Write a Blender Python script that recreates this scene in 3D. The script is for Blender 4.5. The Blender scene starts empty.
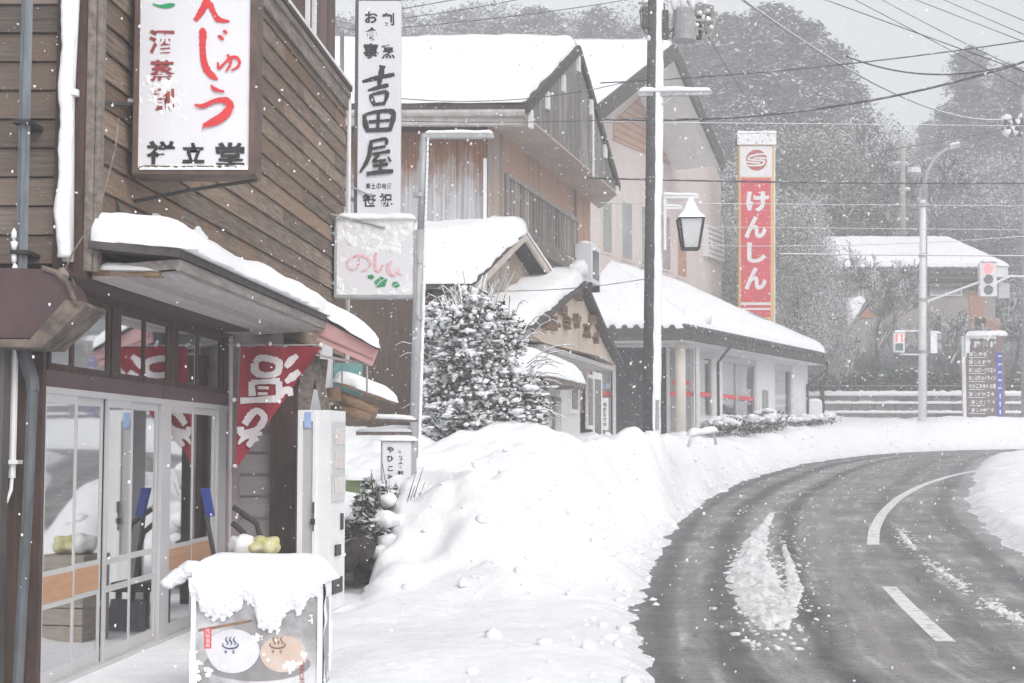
import bpy, bmesh, math, random
import numpy as np
from mathutils import Vector, Matrix, noise as mn
random.seed(7)
S = bpy.context.scene
COL = S.collection
R = math.radians
F = 1500.0; H0 = 1.6
TT = math.atan(107.0/F); CT, ST = math.cos(TT), math.sin(TT)

# ------------------------------------------------------------------ survey helpers
def ray(px, py):
    u = (px-512)/F; v = (341.5-py)/F
    return u, CT-v*ST, ST+v*CT
def at(px, py, Y):
    a, b, c = ray(px, py); s = Y/b
    return Vector((a*s, Y, H0+c*s))
def zr(Y):
    return 0.02*((Y-20)+np.sqrt((Y-20)**2+9.0))
def gnd(px, py):
    a, b, c = ray(px, py); lo, hi = 3.0, 90.0
    prev = None
    for k in range(2400):
        Y = 4+k*0.03
        z = H0+c*(Y/b)
        if z <= zr(Y): return Vector((a*Y/b, Y, float(zr(Y))))
    return Vector((a*72/b, 72, float(zr(72))))

class Wall:
    """vertical plane through p0 along a horizontal direction; n points to the right of the direction"""
    def __init__(s, p0, d):
        s.p = Vector((p0[0], p0[1])); s.d = Vector(d).normalized(); s.n = Vector((s.d.y, -s.d.x))
    def uv(s, px, py, off=0.0):
        a, b, c = ray(px, py)
        o = s.p+s.n*off
        k = (o.x*s.n.x+o.y*s.n.y)/(a*s.n.x+b*s.n.y)
        q = Vector((a*k, b*k))-o
        return q.dot(s.d), H0+c*k
    def P(s, t, z, off=0.0):
        q = s.p+s.d*t+s.n*off
        return Vector((q.x, q.y, z))
    def px(s, px, py, off=0.0):
        t, z = s.uv(px, py, off); return s.P(t, z, off)

# ------------------------------------------------------------------ mesh builder
class MB:
    def __init__(s): s.v = []; s.f = []; s.m = []
    def add(s, vs, fs, mi=0):
        n = len(s.v); s.v.extend([tuple(v) for v in vs])
        for f in fs: s.f.append([i+n for i in f]); s.m.append(mi)
        return s
    def hexa(s, p, mi=0):
        return s.add(p, [(0,3,2,1),(4,5,6,7),(0,1,5,4),(1,2,6,5),(2,3,7,6),(3,0,4,7)], mi)
    def box(s, x0, x1, y0, y1, z0, z1, mi=0):
        return s.hexa([(x0,y0,z0),(x1,y0,z0),(x1,y1,z0),(x0,y1,z0),(x0,y0,z1),(x1,y0,z1),(x1,y1,z1),(x0,y1,z1)], mi)
    def wbox(s, W, t0, t1, z0, z1, o0, o1, mi=0):
        return s.hexa([W.P(t0,z0,o1),W.P(t1,z0,o1),W.P(t1,z0,o0),W.P(t0,z0,o0),W.P(t0,z1,o1),W.P(t1,z1,o1),W.P(t1,z1,o0),W.P(t0,z1,o0)], mi)
    def prism(s, pts, vec, mi=0):
        vec = Vector(vec); n = len(pts)
        a = [Vector(p) for p in pts]; b = [p+vec for p in a]
        fs = [list(range(n))[::-1], list(range(n, 2*n))]
        for i in range(n): fs.append((i, (i+1) % n, n+(i+1) % n, n+i))
        return s.add(a+b, fs, mi)
    def wprism(s, W, pts, o0, o1, mi=0):
        n3 = Vector((W.n.x, W.n.y, 0))
        return s.prism([W.P(t, z, o0) for t, z in pts], n3*(o1-o0), mi)
    def bar(s, a, b, w, h=None, mi=0, up=(0,0,1)):
        a = Vector(a); b = Vector(b); d = (b-a).normalized(); h = h or w
        x = d.cross(Vector(up))
        if x.length < 1e-4: x = d.cross(Vector((0,1,0)))
        x.normalize(); y = x.cross(d)
        x *= w/2; y *= h/2
        return s.hexa([a-x-y, a+x-y, b+x-y, b-x-y, a-x+y, a+x+y, b+x+y, b-x+y], mi)
    def tube(s, pts, r, n=8, mi=0, cap=True):
        pts = [Vector(p) for p in pts]; k = len(pts)
        rs = r if isinstance(r, (list, tuple)) else [r]*k
        vs = []; ref = None
        for i, p in enumerate(pts):
            d = (pts[min(i+1, k-1)]-pts[max(i-1, 0)])
            if d.length < 1e-9: d = Vector((0,0,1))
            d.normalize()
            if ref is None: ref = Vector((0,0,1)) if abs(d.z) < .9 else Vector((1,0,0))
            x = d.cross(ref)
            if x.length < 1e-4: x = d.cross(Vector((0,1,0)))
            x.normalize(); y = x.cross(d); ref = y
            for j in range(n):
                a = 2*math.pi*j/n
                vs.append(p+(x*math.cos(a)+y*math.sin(a))*rs[i])
        fs = []
        for i in range(k-1):
            for j in range(n):
                fs.append((i*n+j, i*n+(j+1) % n, (i+1)*n+(j+1) % n, (i+1)*n+j))
        if cap: fs.append(list(range(n))[::-1]); fs.append([(k-1)*n+j for j in range(n)])
        return s.add(vs, fs, mi)
    def blob(s, c, r, sub=1, jit=.12, squash=(1,1,1), mi=0):
        vs, fs = ICO[sub]; o = random.random()*50
        out = []
        for v in vs:
            k = r*(1+jit*2*mn.noise(Vector(v)*1.7+Vector((o, o*.7, 0))))
            out.append((c[0]+v[0]*k*squash[0], c[1]+v[1]*k*squash[1], c[2]+v[2]*k*squash[2]))
        return s.add(out, fs, mi)

ICO = {}
for sub in (0, 1, 2, 3):
    bm = bmesh.new(); bmesh.ops.create_icosphere(bm, subdivisions=sub if sub else 1, radius=1)
    if sub == 0:
        bm.free(); ICO[0] = ([(1,0,0),(-1,0,0),(0,1,0),(0,-1,0),(0,0,1),(0,0,-1)], [(0,2,4),(2,1,4),(1,3,4),(3,0,4),(2,0,5),(1,2,5),(3,1,5),(0,3,5)])
        continue
    bm.verts.ensure_lookup_table()
    ICO[sub] = ([tuple(v.co) for v in bm.verts], [[v.index for v in f.verts] for f in bm.faces]); bm.free()

def root_of(o):
    while o.parent: o = o.parent
    return o
def tagp(o, label=None, cat=None, group=None, kind=None):
    if label: o['label'] = label
    if cat: o['category'] = cat
    if group: o['group'] = group
    if kind: o['kind'] = kind
    return o
def T(name, label, cat, loc, group=None):
    o = bpy.data.objects.new(name, None); COL.objects.link(o)
    o.location = loc; o.empty_display_size = .2
    return tagp(o, label, cat, group)
def O(name, mb, mat, parent=None, smooth=False, fix=True, label=None, cat=None, group=None, kind=None, attr=None):
    me = bpy.data.meshes.new(name)
    if parent is not None: L = Vector(root_of(parent).location)
    else:
        A = np.array(mb.v); L = Vector(((A[:,0].min()+A[:,0].max())/2, (A[:,1].min()+A[:,1].max())/2, A[:,2].min()))
    A = np.array(mb.v, dtype=float)-np.array(L)
    me.from_pydata(A.tolist(), [], mb.f)
    mats = mat if isinstance(mat, (list, tuple)) else [mat]
    for m in mats: me.materials.append(m)
    if len(mats) > 1: me.polygons.foreach_set('material_index', mb.m)
    if fix:
        bm = bmesh.new(); bm.from_mesh(me); bmesh.ops.recalc_face_normals(bm, faces=bm.faces); bm.to_mesh(me); bm.free()
    if smooth: me.polygons.foreach_set('use_smooth', [True]*len(me.polygons))
    me.update()
    o = bpy.data.objects.new(name, me); COL.objects.link(o)
    if parent is not None: o.parent = parent
    else: o.location = L
    return tagp(o, label, cat, group, kind)
def OM(name, mb, mat, parent, **kw):
    """one object for each loose piece of the builder"""
    n = len(mb.v); lab = list(range(n))
    def find(i):
        while lab[i] != i: lab[i] = lab[lab[i]]; i = lab[i]
        return i
    for f in mb.f:
        r0 = find(f[0])
        for k in f[1:]: lab[find(k)] = r0
    groups = {}
    for f in mb.f: groups.setdefault(find(f[0]), []).append(f)
    outs = []
    for fs in groups.values():
        ids = sorted({i for f in fs for i in f}); mp = {i: j for j, i in enumerate(ids)}
        m2 = MB(); m2.add([mb.v[i] for i in ids], [[mp[i] for i in f] for f in fs]); outs.append(O(name, m2, mat, parent, **kw))
    return outs
def copy_tree(o, parent=None):
    c = o.copy(); COL.objects.link(c)
    if parent is not None: c.parent = parent
    for ch in list(o.children): copy_tree(ch, c)
    return c

# ------------------------------------------------------------------ materials
def newmat(name):
    m = bpy.data.materials.new(name); m.use_nodes = True
    nt = m.node_tree; nt.nodes.clear()
    out = nt.nodes.new('ShaderNodeOutputMaterial'); b = nt.nodes.new('ShaderNodeBsdfPrincipled')
    nt.links.new(b.outputs[0], out.inputs[0])
    return m, nt, b, out
def node(nt, t, **kw):
    n = nt.nodes.new(t)
    for k, v in kw.items(): setattr(n, k, v)
    return n
def mixc(nt, fac, a, b):
    n = node(nt, 'ShaderNodeMix', data_type='RGBA')
    for sock, val in ((n.inputs[0], fac), (n.inputs[6], a), (n.inputs[7], b)):
        if hasattr(val, 'links'): nt.links.new(val, sock)
        elif isinstance(val, (int, float)): sock.default_value = val
        else: sock.default_value = (*val, 1)
    return n.outputs[2]
def mapr(nt, v, a, b, c=0.0, d=1.0):
    n = node(nt, 'ShaderNodeMapRange'); n.inputs[1].default_value = a; n.inputs[2].default_value = b
    n.inputs[3].default_value = c; n.inputs[4].default_value = d
    nt.links.new(v, n.inputs[0]); return n.outputs[0]
def math_(nt, op, a, b=0.0):
    n = node(nt, 'ShaderNodeMath', operation=op)
    for i, v in enumerate((a, b)):
        if hasattr(v, 'links'): nt.links.new(v, n.inputs[i])
        else: n.inputs[i].default_value = v
    return n.outputs[0]
def coords(nt, stretch=(1,1,1), which='Object'):
    tc = node(nt, 'ShaderNodeTexCoord'); mp = node(nt, 'ShaderNodeMapping')
    mp.inputs['Scale'].default_value = stretch
    nt.links.new(tc.outputs[which], mp.inputs[0]); return mp.outputs[0]
def noise_(nt, vec, scale, detail=4, rough=.6):
    n = node(nt, 'ShaderNodeTexNoise'); n.inputs['Scale'].default_value = scale
    n.inputs['Detail'].default_value = detail; n.inputs['Roughness'].default_value = rough
    if vec is not None: nt.links.new(vec, n.inputs['Vector'])
    return n.outputs['Fac']
def bump_(nt, b, h, strength=.4, dist=.02):
    n = node(nt, 'ShaderNodeBump'); n.inputs['Strength'].default_value = strength; n.inputs['Distance'].default_value = dist
    nt.links.new(h, n.inputs['Height']); nt.links.new(n.outputs[0], b.inputs['Normal'])
SNOWC = (.86, .87, .89)
def snow_top(nt, col, lo=.25, hi=.6, amt=1.0, scale=3.0, vary=1.2):
    """snow lying on the faces that look up, broken by noise"""
    g = node(nt, 'ShaderNodeNewGeometry'); sx = node(nt, 'ShaderNodeSeparateXYZ')
    nt.links.new(g.outputs['Normal'], sx.inputs[0])
    n = noise_(nt, coords(nt), scale, 3)
    v = math_(nt, 'ADD', sx.outputs[2], math_(nt, 'MULTIPLY', math_(nt, 'SUBTRACT', n, .5), vary))
    return mixc(nt, mapr(nt, v, lo, hi, 0, amt), col, SNOWC)
def M(name, c1, c2=None, rough=.75, scale=4, stretch=(1,1,1), bump=0.0, bscale=30, spec=.3, metal=0.0, island=0.0, lo=.35, hi=.65, detail=5, snow=None, dist=.01):
    m, nt, b, out = newmat(name)
    c2 = c2 or tuple(x*.8 for x in c1)
    vec = coords(nt, stretch)
    f = mapr(nt, noise_(nt, vec, scale, detail), lo, hi)
    col = mixc(nt, f, c1, c2)
    if island:
        g = node(nt, 'ShaderNodeNewGeometry')
        hs = node(nt, 'ShaderNodeHueSaturation')
        nt.links.new(mapr(nt, g.outputs['Random Per Island'], 0, 1, 1-island, 1+island), hs.inputs['Value'])
        nt.links.new(col, hs.inputs['Color']); col = hs.outputs[0]
    if snow: col = snow_top(nt, col, *snow)
    nt.links.new(col, b.inputs['Base Color'])
    b.inputs['Roughness'].default_value = rough; b.inputs['Specular IOR Level'].default_value = spec
    b.inputs['Metallic'].default_value = metal
    if bump: bump_(nt, b, noise_(nt, vec, bscale, 4), bump, dist)
    return m

# snow
def snow_mat(name, lump=.5, sc=7.0, dist=.06):
    m, nt, b, out = newmat(name)
    v = coords(nt)
    a = noise_(nt, v, sc, 6, .62); c = noise_(nt, v, 90, 2)
    col = mixc(nt, mapr(nt, a, .3, .7), (.84,.85,.88), (.90,.905,.92))
    nt.links.new(col, b.inputs['Base Color'])
    b.inputs['Roughness'].default_value = .9; b.inputs['Specular IOR Level'].default_value = .15
    h = math_(nt, 'ADD', a, math_(nt, 'MULTIPLY', c, .06))
    bump_(nt, b, h, lump, dist)
    return m
SNOW = snow_mat('snow'); SNOWF = snow_mat('roof_snow', .25, 2.2, .08)

def planks_mat(name, c1, c2, c3, stretch, island=.35, rough=.85, specks=0.0):
    """weathered boards: streaky grain along the board, tone by board, knots"""
    m, nt, b, out = newmat(name)
    v = coords(nt, stretch)
    g1 = noise_(nt, v, 3.0, 8, .7); g2 = noise_(nt, coords(nt), 1.1, 3)
    g = node(nt, 'ShaderNodeNewGeometry'); rnd = g.outputs['Random Per Island']
    col = mixc(nt, mapr(nt, g1, .36, .66), c1, c2)
    wn = node(nt, 'ShaderNodeTexWhiteNoise', noise_dimensions='1D'); nt.links.new(rnd, wn.inputs['W'])
    f = math_(nt, 'MULTIPLY', mapr(nt, g2, .3, .65), mapr(nt, wn.outputs[0], .1, .9, .25, 1))
    col = mixc(nt, f, col, c3)
    if specks: col = mixc(nt, mapr(nt, noise_(nt, coords(nt), 46, 2), specks, specks+.05, 0, .8), col, SNOWC)
    hs = node(nt, 'ShaderNodeHueSaturation')
    nt.links.new(mapr(nt, rnd, 0, 1, 1-island, 1+island), hs.inputs['Value']); nt.links.new(col, hs.inputs['Color'])
    nt.links.new(hs.outputs[0], b.inputs['Base Color'])
    b.inputs['Roughness'].default_value = rough; b.inputs['Specular IOR Level'].default_value = .2
    bump_(nt, b, g1, .8, .008)
    return m
SIDING = planks_mat('aged_siding', (.275,.225,.185), (.06,.047,.04), (.23,.145,.095), (1,1,14), .28, specks=.71)
SIDING_GREY = planks_mat('grey_siding', (.19,.165,.15), (.06,.05,.045), (.19,.14,.11), (.8,1,16), .35, specks=.70)
BOARDV = planks_mat('grey_upright_boards', (.40,.37,.345), (.24,.215,.20), (.36,.25,.18), (9,9,.7), .25)
BOARDV_DK = planks_mat('dark_upright_boards', (.10,.075,.06), (.05,.037,.03), (.15,.095,.065), (9,9,.7), .3)
LATT = planks_mat('lattice_wood', (.36,.335,.325), (.21,.19,.18), (.27,.215,.19), (9,9,.7), .3)
SOFFIT = planks_mat('soffit_boards', (.50,.47,.47), (.33,.30,.30), (.42,.36,.34), (14,1,14), .16)
DKWOOD = M('dark_brown_wood', (.085,.05,.042), (.045,.026,.022), .7, 5, (3,3,.8), .3, 18)
PURPLE = M('purple_brown_paint', (.105,.062,.066), (.075,.045,.048), .55, 3, bump=.1)
GREYWOOD = M('grey_trim_wood', (.27,.235,.21), (.14,.115,.10), .8, 5, (4,.6,4), .3, 20)
LOG = M('log_wood', (.34,.23,.15), (.19,.12,.075), .8, 5, (1.5,5,5), .3, 12)
PINK = M('pink_fascia', (.62,.36,.36), (.52,.31,.31), .7, 4)
LILAC = M('lilac_boards', (.45,.40,.405), (.39,.345,.35), .7, 3, (1,1,6))
WHITE = M('white_paint', (.80,.80,.81), (.72,.72,.74), .45, 3)
OFFW = M('off_white_panel', (.76,.76,.80), (.72,.72,.77), .4, 2)
ALU = M('aluminium', (.60,.59,.60), (.55,.54,.55), .4, 2, metal=.2)
STEEL = M('galvanised_steel', (.44,.45,.46), (.32,.33,.34), .5, 8, (1,1,.3), metal=.3)
BLUEPIPE = M('blue_grey_pipe', (.20,.225,.25), (.10,.115,.135), .5, 6, (3,3,.5))
DKPIPE = M('dark_grey_pipe', (.12,.13,.145), (.07,.075,.08), .5, 6, (3,3,.5))
BLACK = M('black_metal', (.03,.03,.032), (.05,.048,.046), .55, 8)
BLACKPAINT = M('black_lettering', (.022,.022,.024), (.05,.05,.052), .6, 14)
REDPAINT = M('red_lettering', (.72,.055,.06), (.60,.04,.05), .5, 9)
MAROON = M('maroon_lettering', (.36,.07,.07), (.26,.05,.055), .5, 9)
GREENPAINT = M('green_paint', (.03,.33,.13), (.04,.25,.12), .5, 9)
PINKLET = M('pink_faded_lettering', (.78,.30,.34), (.80,.62,.65), .6, 26, lo=.42, hi=.56)
BROWNFR = M('brown_sign_frame', (.16,.105,.085), (.09,.06,.05), .6, 6)
MOSS = M('mossy_edge', (.16,.15,.09), (.07,.06,.05), .9, 30)
ORANGE = M('orange_wood_panel', (.52,.29,.165), (.44,.245,.145), .55, 5, (.6,.6,5))
FLAGRED = M('flag_red', (.33,.022,.040), (.22,.016,.030), .8, 3, bump=.2, bscale=8)
FLAGWHITE = M('flag_white', (.72,.68,.69), (.62,.56,.58), .8, 7)
CONC = M('concrete', (.42,.41,.40), (.30,.295,.29), .85, 5, bump=.2)
DARKPOLE = M('dark_pole', (.06,.058,.06), (.12,.118,.12), .8, 12, bump=.2)

TANSIDE = M('tan_siding', (.55,.36,.26), (.49,.315,.23), .75, 2)
CREAM = M('cream_render', (.68,.63,.56), (.62,.57,.50), .8, 2)
BANKW = M('bank_white', (.74,.74,.75), (.69,.69,.71), .6, 1.2)
TILE = M('dark_roof_tile', (.11,.105,.105), (.06,.058,.058), .6, 8)
DARKROOF = M('dark_roof_edge', (.10,.09,.085), (.05,.045,.042), .7, 8)
REDSTRIPE = M('red_stripe', (.70,.08,.10), (.66,.07,.09), .5, 4)
SIGNRED = M('sign_red', (.66,.045,.07), (.58,.035,.06), .45, 2)
LOGORED = M('logo_red', (.48,.07,.06), (.42,.06,.05), .5, 4)
YELLOW = M('sign_yellow', (.72,.47,.16), (.66,.43,.15), .5, 3)
YBAG = M('yellow_bag', (.56,.52,.18), (.62,.60,.42), .35, 12)
TEAL = M('teal_panel', (.18,.36,.36), (.14,.30,.31), .3, 5)
BLUE = M('blue_plastic', (.03,.05,.27), (.025,.04,.22), .4, 5)
SKYBLUE = M('pale_blue_paper', (.35,.48,.75), (.32,.44,.72), .7, 5)
GUIDE = M('guide_board_brown', (.17,.125,.115), (.14,.105,.10), .6, 3)
GUIDEBLUE = M('guide_blue', (.07,.08,.42), (.06,.07,.36), .5, 4)
YELLOWWALL = M('yellow_wall', (.56,.48,.27), (.50,.43,.25), .8, 2)
BRICKO = M('orange_brick', (.47,.24,.15), (.38,.19,.13), .85, 3)
SOIL = M('dark_soil', (.05,.038,.032), (.028,.022,.02), .95, 6, bump=.5)
INTER = M('shop_interior', (.13,.115,.11), (.06,.055,.05), .8, 1.3)
def glass_mat(name, tint, refl, ior=1.45):
    m, nt, b, out = newmat(name); nt.nodes.remove(b)
    tr = node(nt, 'ShaderNodeBsdfTransparent'); tr.inputs[0].default_value = (*tint, 1)
    gl = node(nt, 'ShaderNodeBsdfGlossy'); gl.inputs['Roughness'].default_value = .03; gl.inputs[0].default_value = (.93,.94,.95,1)
    n = noise_(nt, coords(nt), 1.2, 2); bp = node(nt, 'ShaderNodeBump'); bp.inputs['Strength'].default_value = .05
    nt.links.new(n, bp.inputs['Height']); nt.links.new(bp.outputs[0], gl.inputs['Normal'])
    fr = node(nt, 'ShaderNodeFresnel'); fr.inputs[0].default_value = ior
    mx = node(nt, 'ShaderNodeMixShader'); f = math_(nt, 'ADD', fr.outputs[0], refl); gg = node(nt, 'ShaderNodeNewGeometry'); f2 = math_(nt, 'MULTIPLY', math_(nt, 'MINIMUM', f, 1.0), math_(nt, 'SUBTRACT', 1.0, gg.outputs['Backfacing']))
    nt.links.new(f2, mx.inputs[0]); nt.links.new(tr.outputs[0], mx.inputs[1]); nt.links.new(gl.outputs[0], mx.inputs[2])
    nt.links.new(mx.outputs[0], out.inputs[0]); return m
GLASS = glass_mat('window_glass', (.50,.52,.53), .55)
GLASSC = glass_mat('bank_glass', (.90,.91,.91), .03, 1.3)
DGLASS = M('dark_window', (.05,.053,.057), (.08,.083,.088), .12, 1.5, spec=.6)
GGLASS = M('grey_window', (.26,.265,.27), (.36,.365,.37), .12, 1.2, spec=.6)
MILK = M('lantern_glass', (.62,.63,.64), (.54,.55,.56), .25, 3, spec=.5)

def rust_mat():
    m, nt, b, out = newmat('rusty_corrugated_iron')
    tc = node(nt, 'ShaderNodeTexCoord'); sx = node(nt, 'ShaderNodeSeparateXYZ'); nt.links.new(tc.outputs['Object'], sx.inputs[0])
    n1 = noise_(nt, coords(nt, (1.9,1.9,.7)), 1.0, 10, .75); n2 = noise_(nt, coords(nt, (26,26,.5)), 1.0, 5)
    zz = mapr(nt, sx.outputs[2], 4.6, 6.6)
    v = math_(nt, 'ADD', math_(nt, 'MULTIPLY', zz, .42), math_(nt, 'ADD', math_(nt, 'MULTIPLY', n1, .75), math_(nt, 'MULTIPLY', n2, .22)))
    gal = mixc(nt, mapr(nt, n2, .3, .7), (.56,.56,.58), (.27,.27,.29))
    ru = mixc(nt, mapr(nt, n2, .35, .65), (.33,.155,.085), (.15,.075,.05))
    col = mixc(nt, mapr(nt, v, .66, .80), gal, ru)
    nt.links.new(col, b.inputs['Base Color']); b.inputs['Roughness'].default_value = .75
    return m
RUST = rust_mat()
def streaky(name, c1, c2, rustc, lo=.56, hi=.75):
    m, nt, b, out = newmat(name)
    n1 = noise_(nt, coords(nt, (3.2,3.2,.35)), 1.0, 6, .65); n2 = noise_(nt, coords(nt), 3, 4)
    col = mixc(nt, n2, c1, c2); col = mixc(nt, mapr(nt, n1, lo, hi), col, rustc)
    nt.links.new(col, b.inputs['Base Color']); b.inputs['Roughness'].default_value = .8
    return m
GABLECREAM = streaky('rust_streaked_cream', (.63,.53,.44), (.57,.48,.40), (.40,.20,.10))
GABLEGREY = streaky('weathered_grey_boarding', (.20,.185,.17), (.13,.12,.11), (.42,.40,.385), .47, .68)
ORWALL = streaky('faded_orange_board', (.50,.315,.235), (.43,.27,.20), (.28,.18,.14))
BEIGE = streaky('beige_render', (.65,.575,.55), (.60,.53,.51), (.50,.435,.415), .54, .74)
LOWWHITE = streaky('stained_white_wall', (.70,.69,.67), (.64,.63,.62), (.46,.43,.40))

def foliage(name, c1, c2, snow=(.2,.55,1.0), trans=.0):
    return M(name, c1, c2, .8, 2.5, island=.45, snow=snow)
LEAF = foliage('shrub_leaves', (.035,.05,.032), (.06,.075,.05), (.55,.9,.8))
CONIF = foliage('conifer_leaves', (.11,.117,.112), (.12,.12,.116), (-1.0,.95,.95,8,2.2))
EVER = foliage('evergreen_leaves', (.105,.115,.10), (.12,.12,.108), (-1.0,.95,.95,8,2.2))
BAMB = foliage('bamboo_leaves', (.12,.12,.06), (.16,.15,.085), (-.2,1.1,.8,8,3))
HEDGE = foliage('hedge_leaves', (.075,.118,.055), (.10,.12,.07), (.85,1.25,.6))
BARK = M('bark', (.09,.075,.065), (.055,.045,.04), .9, 6, bump=.3, snow=(.2,.5,1.0))
FROST = M('frosted_bark', (.16,.145,.135), (.11,.10,.095), .9, 5, snow=(-.12,.35,1.0,9))
BARKD = M('bark_dark', (.07,.058,.05), (.045,.036,.03), .9, 6, bump=.3)

# ------------------------------------------------------------------ writing
_gc = {}
def glyph_geo(ch, off=0.0):
    k = (ch, off)
    if k not in _gc:
        cu = bpy.data.curves.new('glyph_curve', 'FONT'); cu.body = ch; cu.size = 1; cu.offset = off; cu.resolution_u = 4
        ob = bpy.data.objects.new('glyph_tmp', cu); COL.objects.link(ob)
        bpy.context.view_layer.update()
        dg = bpy.context.evaluated_depsgraph_get()
        me = bpy.data.meshes.new_from_object(ob.evaluated_get(dg))
        V = [tuple(v.co)[:2] for v in me.vertices]; Fc = [list(p.vertices) for p in me.polygons]
        bpy.data.objects.remove(ob); bpy.data.curves.remove(cu); bpy.data.meshes.remove(me)
        if V:
            xs = [v[0] for v in V]; ys = [v[1] for v in V]
            bb = (min(xs), min(ys), max(xs), max(ys))
        else: bb = (0,0,1,1)
        _gc[k] = (V, Fc, bb)
    return _gc[k]
def glyph(mb, ch, f, x0, y0, x1, y1, off=.02, mi=0, jit=0.0, mirror=False):
    """fit one character into the box x0..x1, y0..y1 (y downwards) of a flat frame f(x, y) -> point"""
    V, Fc, bb = glyph_geo(ch, off)
    if not V: return
    w = (bb[2]-bb[0]) or 1; h = (bb[3]-bb[1]) or 1
    out = []
    for (a, b) in V:
        u = (a-bb[0])/w; v = 1-(b-bb[1])/h
        if mirror: u = 1-u
        if jit:
            u += jit*mn.noise(Vector((a*5, b*5, 3.1))); v += jit*mn.noise(Vector((a*5, b*5, 9.7)))
        out.append(f(x0+u*(x1-x0), y0+v*(y1-y0)))
    mb.add(out, Fc, mi)
def line_text(mb, s, f, x0, y0, x1, y1, off=.02, mi=0, pad=.08, vert=False):
    n = len(s)
    for i, ch in enumerate(s):
        if vert: a, b, c, d = x0, y0+(y1-y0)*(i+pad)/n, x1, y0+(y1-y0)*(i+1-pad)/n
        else: a, b, c, d = x0+(x1-x0)*(i+pad)/n, y0, x0+(x1-x0)*(i+1-pad)/n, y1
        if ch in 'ー一-' and not vert: b, d = b+(d-b)*.42, b+(d-b)*.58
        glyph(mb, ch, f, a, b, c, d, off, mi)
def brush(mb, pts, f, mi=0, n=7):
    """a brush stroke: (x, y, width) control points, smoothed, ragged at the end"""
    P = [pts[0]]+list(pts)+[pts[-1]]; C = []
    for i in range(1, len(P)-2):
        for k in range(n):
            t = k/n; q = []
            for d in range(3):
                a, b, c, e = P[i-1][d], P[i][d], P[i+1][d], P[i+2][d]
                q.append(.5*(2*b+(c-a)*t+(2*a-5*b+4*c-e)*t*t+(3*b-a-3*c+e)*t**3))
            C.append(q)
    C.append(list(pts[-1]))
    L = []; Rr = []
    for i, (x, y, w) in enumerate(C):
        x2, y2, _ = C[min(i+1, len(C)-1)]; x1, y1, _ = C[max(i-1, 0)]
        dx, dy = x2-x1, y2-y1; l = math.hypot(dx, dy) or 1
        w = max(w, .5)*(1+.12*math.sin(i*2.3+x))/2
        L.append((x-dy/l*w, y+dx/l*w)); Rr.append((x+dy/l*w, y-dx/l*w))
    k = len(L); q0 = getattr(mb, 'layer', 0)*.0012; mb.layer = getattr(mb, 'layer', 0)+1   # each stroke of paint lies a hair over the last
    vs = [Vector(f(*p))+Vector((0, -q0-.0009*i/k, 0)) for i, p in enumerate(L)]+[Vector(f(*p))+Vector((0, -q0-.0009*i/k, 0)) for i, p in enumerate(Rr)]
    mb.add(vs, [(i, i+1, k+i+1, k+i) for i in range(k-1)], mi)

# ------------------------------------------------------------------ snow shapes
def snow_sheet(mb, P00, P10, P11, P01, th, nu=24, nv=12, rnd=(1,1,1,1), edge=.35, amp=.25, seed=0, sag=0.0, mi=0, ns=1.3):
    """a snow layer on a sloping quad: rounded lips on the edges in rnd (u0, u1, v0, v1), uneven top"""
    P00, P10, P11, P01 = map(Vector, (P00, P10, P11, P01))
    lu = ((P10-P00).length+(P11-P01).length)/2; lv = ((P01-P00).length+(P11-P10).length)/2
    def par(n, l, a, b):
        k = [i/n for i in range(n+1)]
        return [x for x in k]
    us = sorted(set([i/nu for i in range(nu+1)]+([.02*j*min(1, edge/lu*5) for j in range(1, 5)] if rnd[0] else [])+([1-.02*j*min(1, edge/lu*5) for j in range(1, 5)] if rnd[1] else [])))
    vs_ = sorted(set([i/nv for i in range(nv+1)]+([.05*j*min(1, edge/lv*3) for j in range(1, 5)] if rnd[2] else [])+([1-.05*j*min(1, edge/lv*3) for j in range(1, 5)] if rnd[3] else [])))
    top = []; bot = []
    for u in us:
        for v in vs_:
            b = (P00*(1-u)+P10*u)*(1-v)+(P01*(1-u)+P11*u)*v
            h = 1.0
            for flag, d in ((rnd[0], u*lu), (rnd[1], (1-u)*lu), (rnd[2], v*lv), (rnd[3], (1-v)*lv)):
                if flag and d < edge: h = min(h, max(0.0, 1-(1-d/edge)**2)**.5)
            n = mn.noise(b*ns+Vector((seed, 0, seed)))+.5*mn.noise(b*ns*2.7+Vector((0, seed, 0)))+.3*mn.noise(b*ns*6+Vector((0, seed, 3)))
            hz = th*max(.03, h*(1+amp*n))
            e = min(u, 1-u, v, 1-v)
            w = (.07*mn.noise(b*2.3+Vector((seed, 5, 1)))+.05*mn.noise(b*6+Vector((seed, 1, 1)))) if e == 0 else 0
            top.append(b+Vector((w, w, hz))); bot.append(b+Vector((w, w, -.004)))
    a = len(us); c = len(vs_); N = a*c
    fs = []
    for i in range(a-1):
        for j in range(c-1):
            q = (i*c+j, (i+1)*c+j, (i+1)*c+j+1, i*c+j+1)
            fs.append(q); fs.append(tuple(N+k for k in q[::-1]))
    ring = [i*c for i in range(a)]+[(a-1)*c+j for j in range(1, c)]+[i*c+c-1 for i in range(a-2, -1, -1)]+[j for j in range(c-2, 0, -1)]
    for k in range(len(ring)):
        p, q = ring[k], ring[(k+1) % len(ring)]
        fs.append((p, q, N+q, N+p))
    return mb.add(top+bot, fs, mi)
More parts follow.
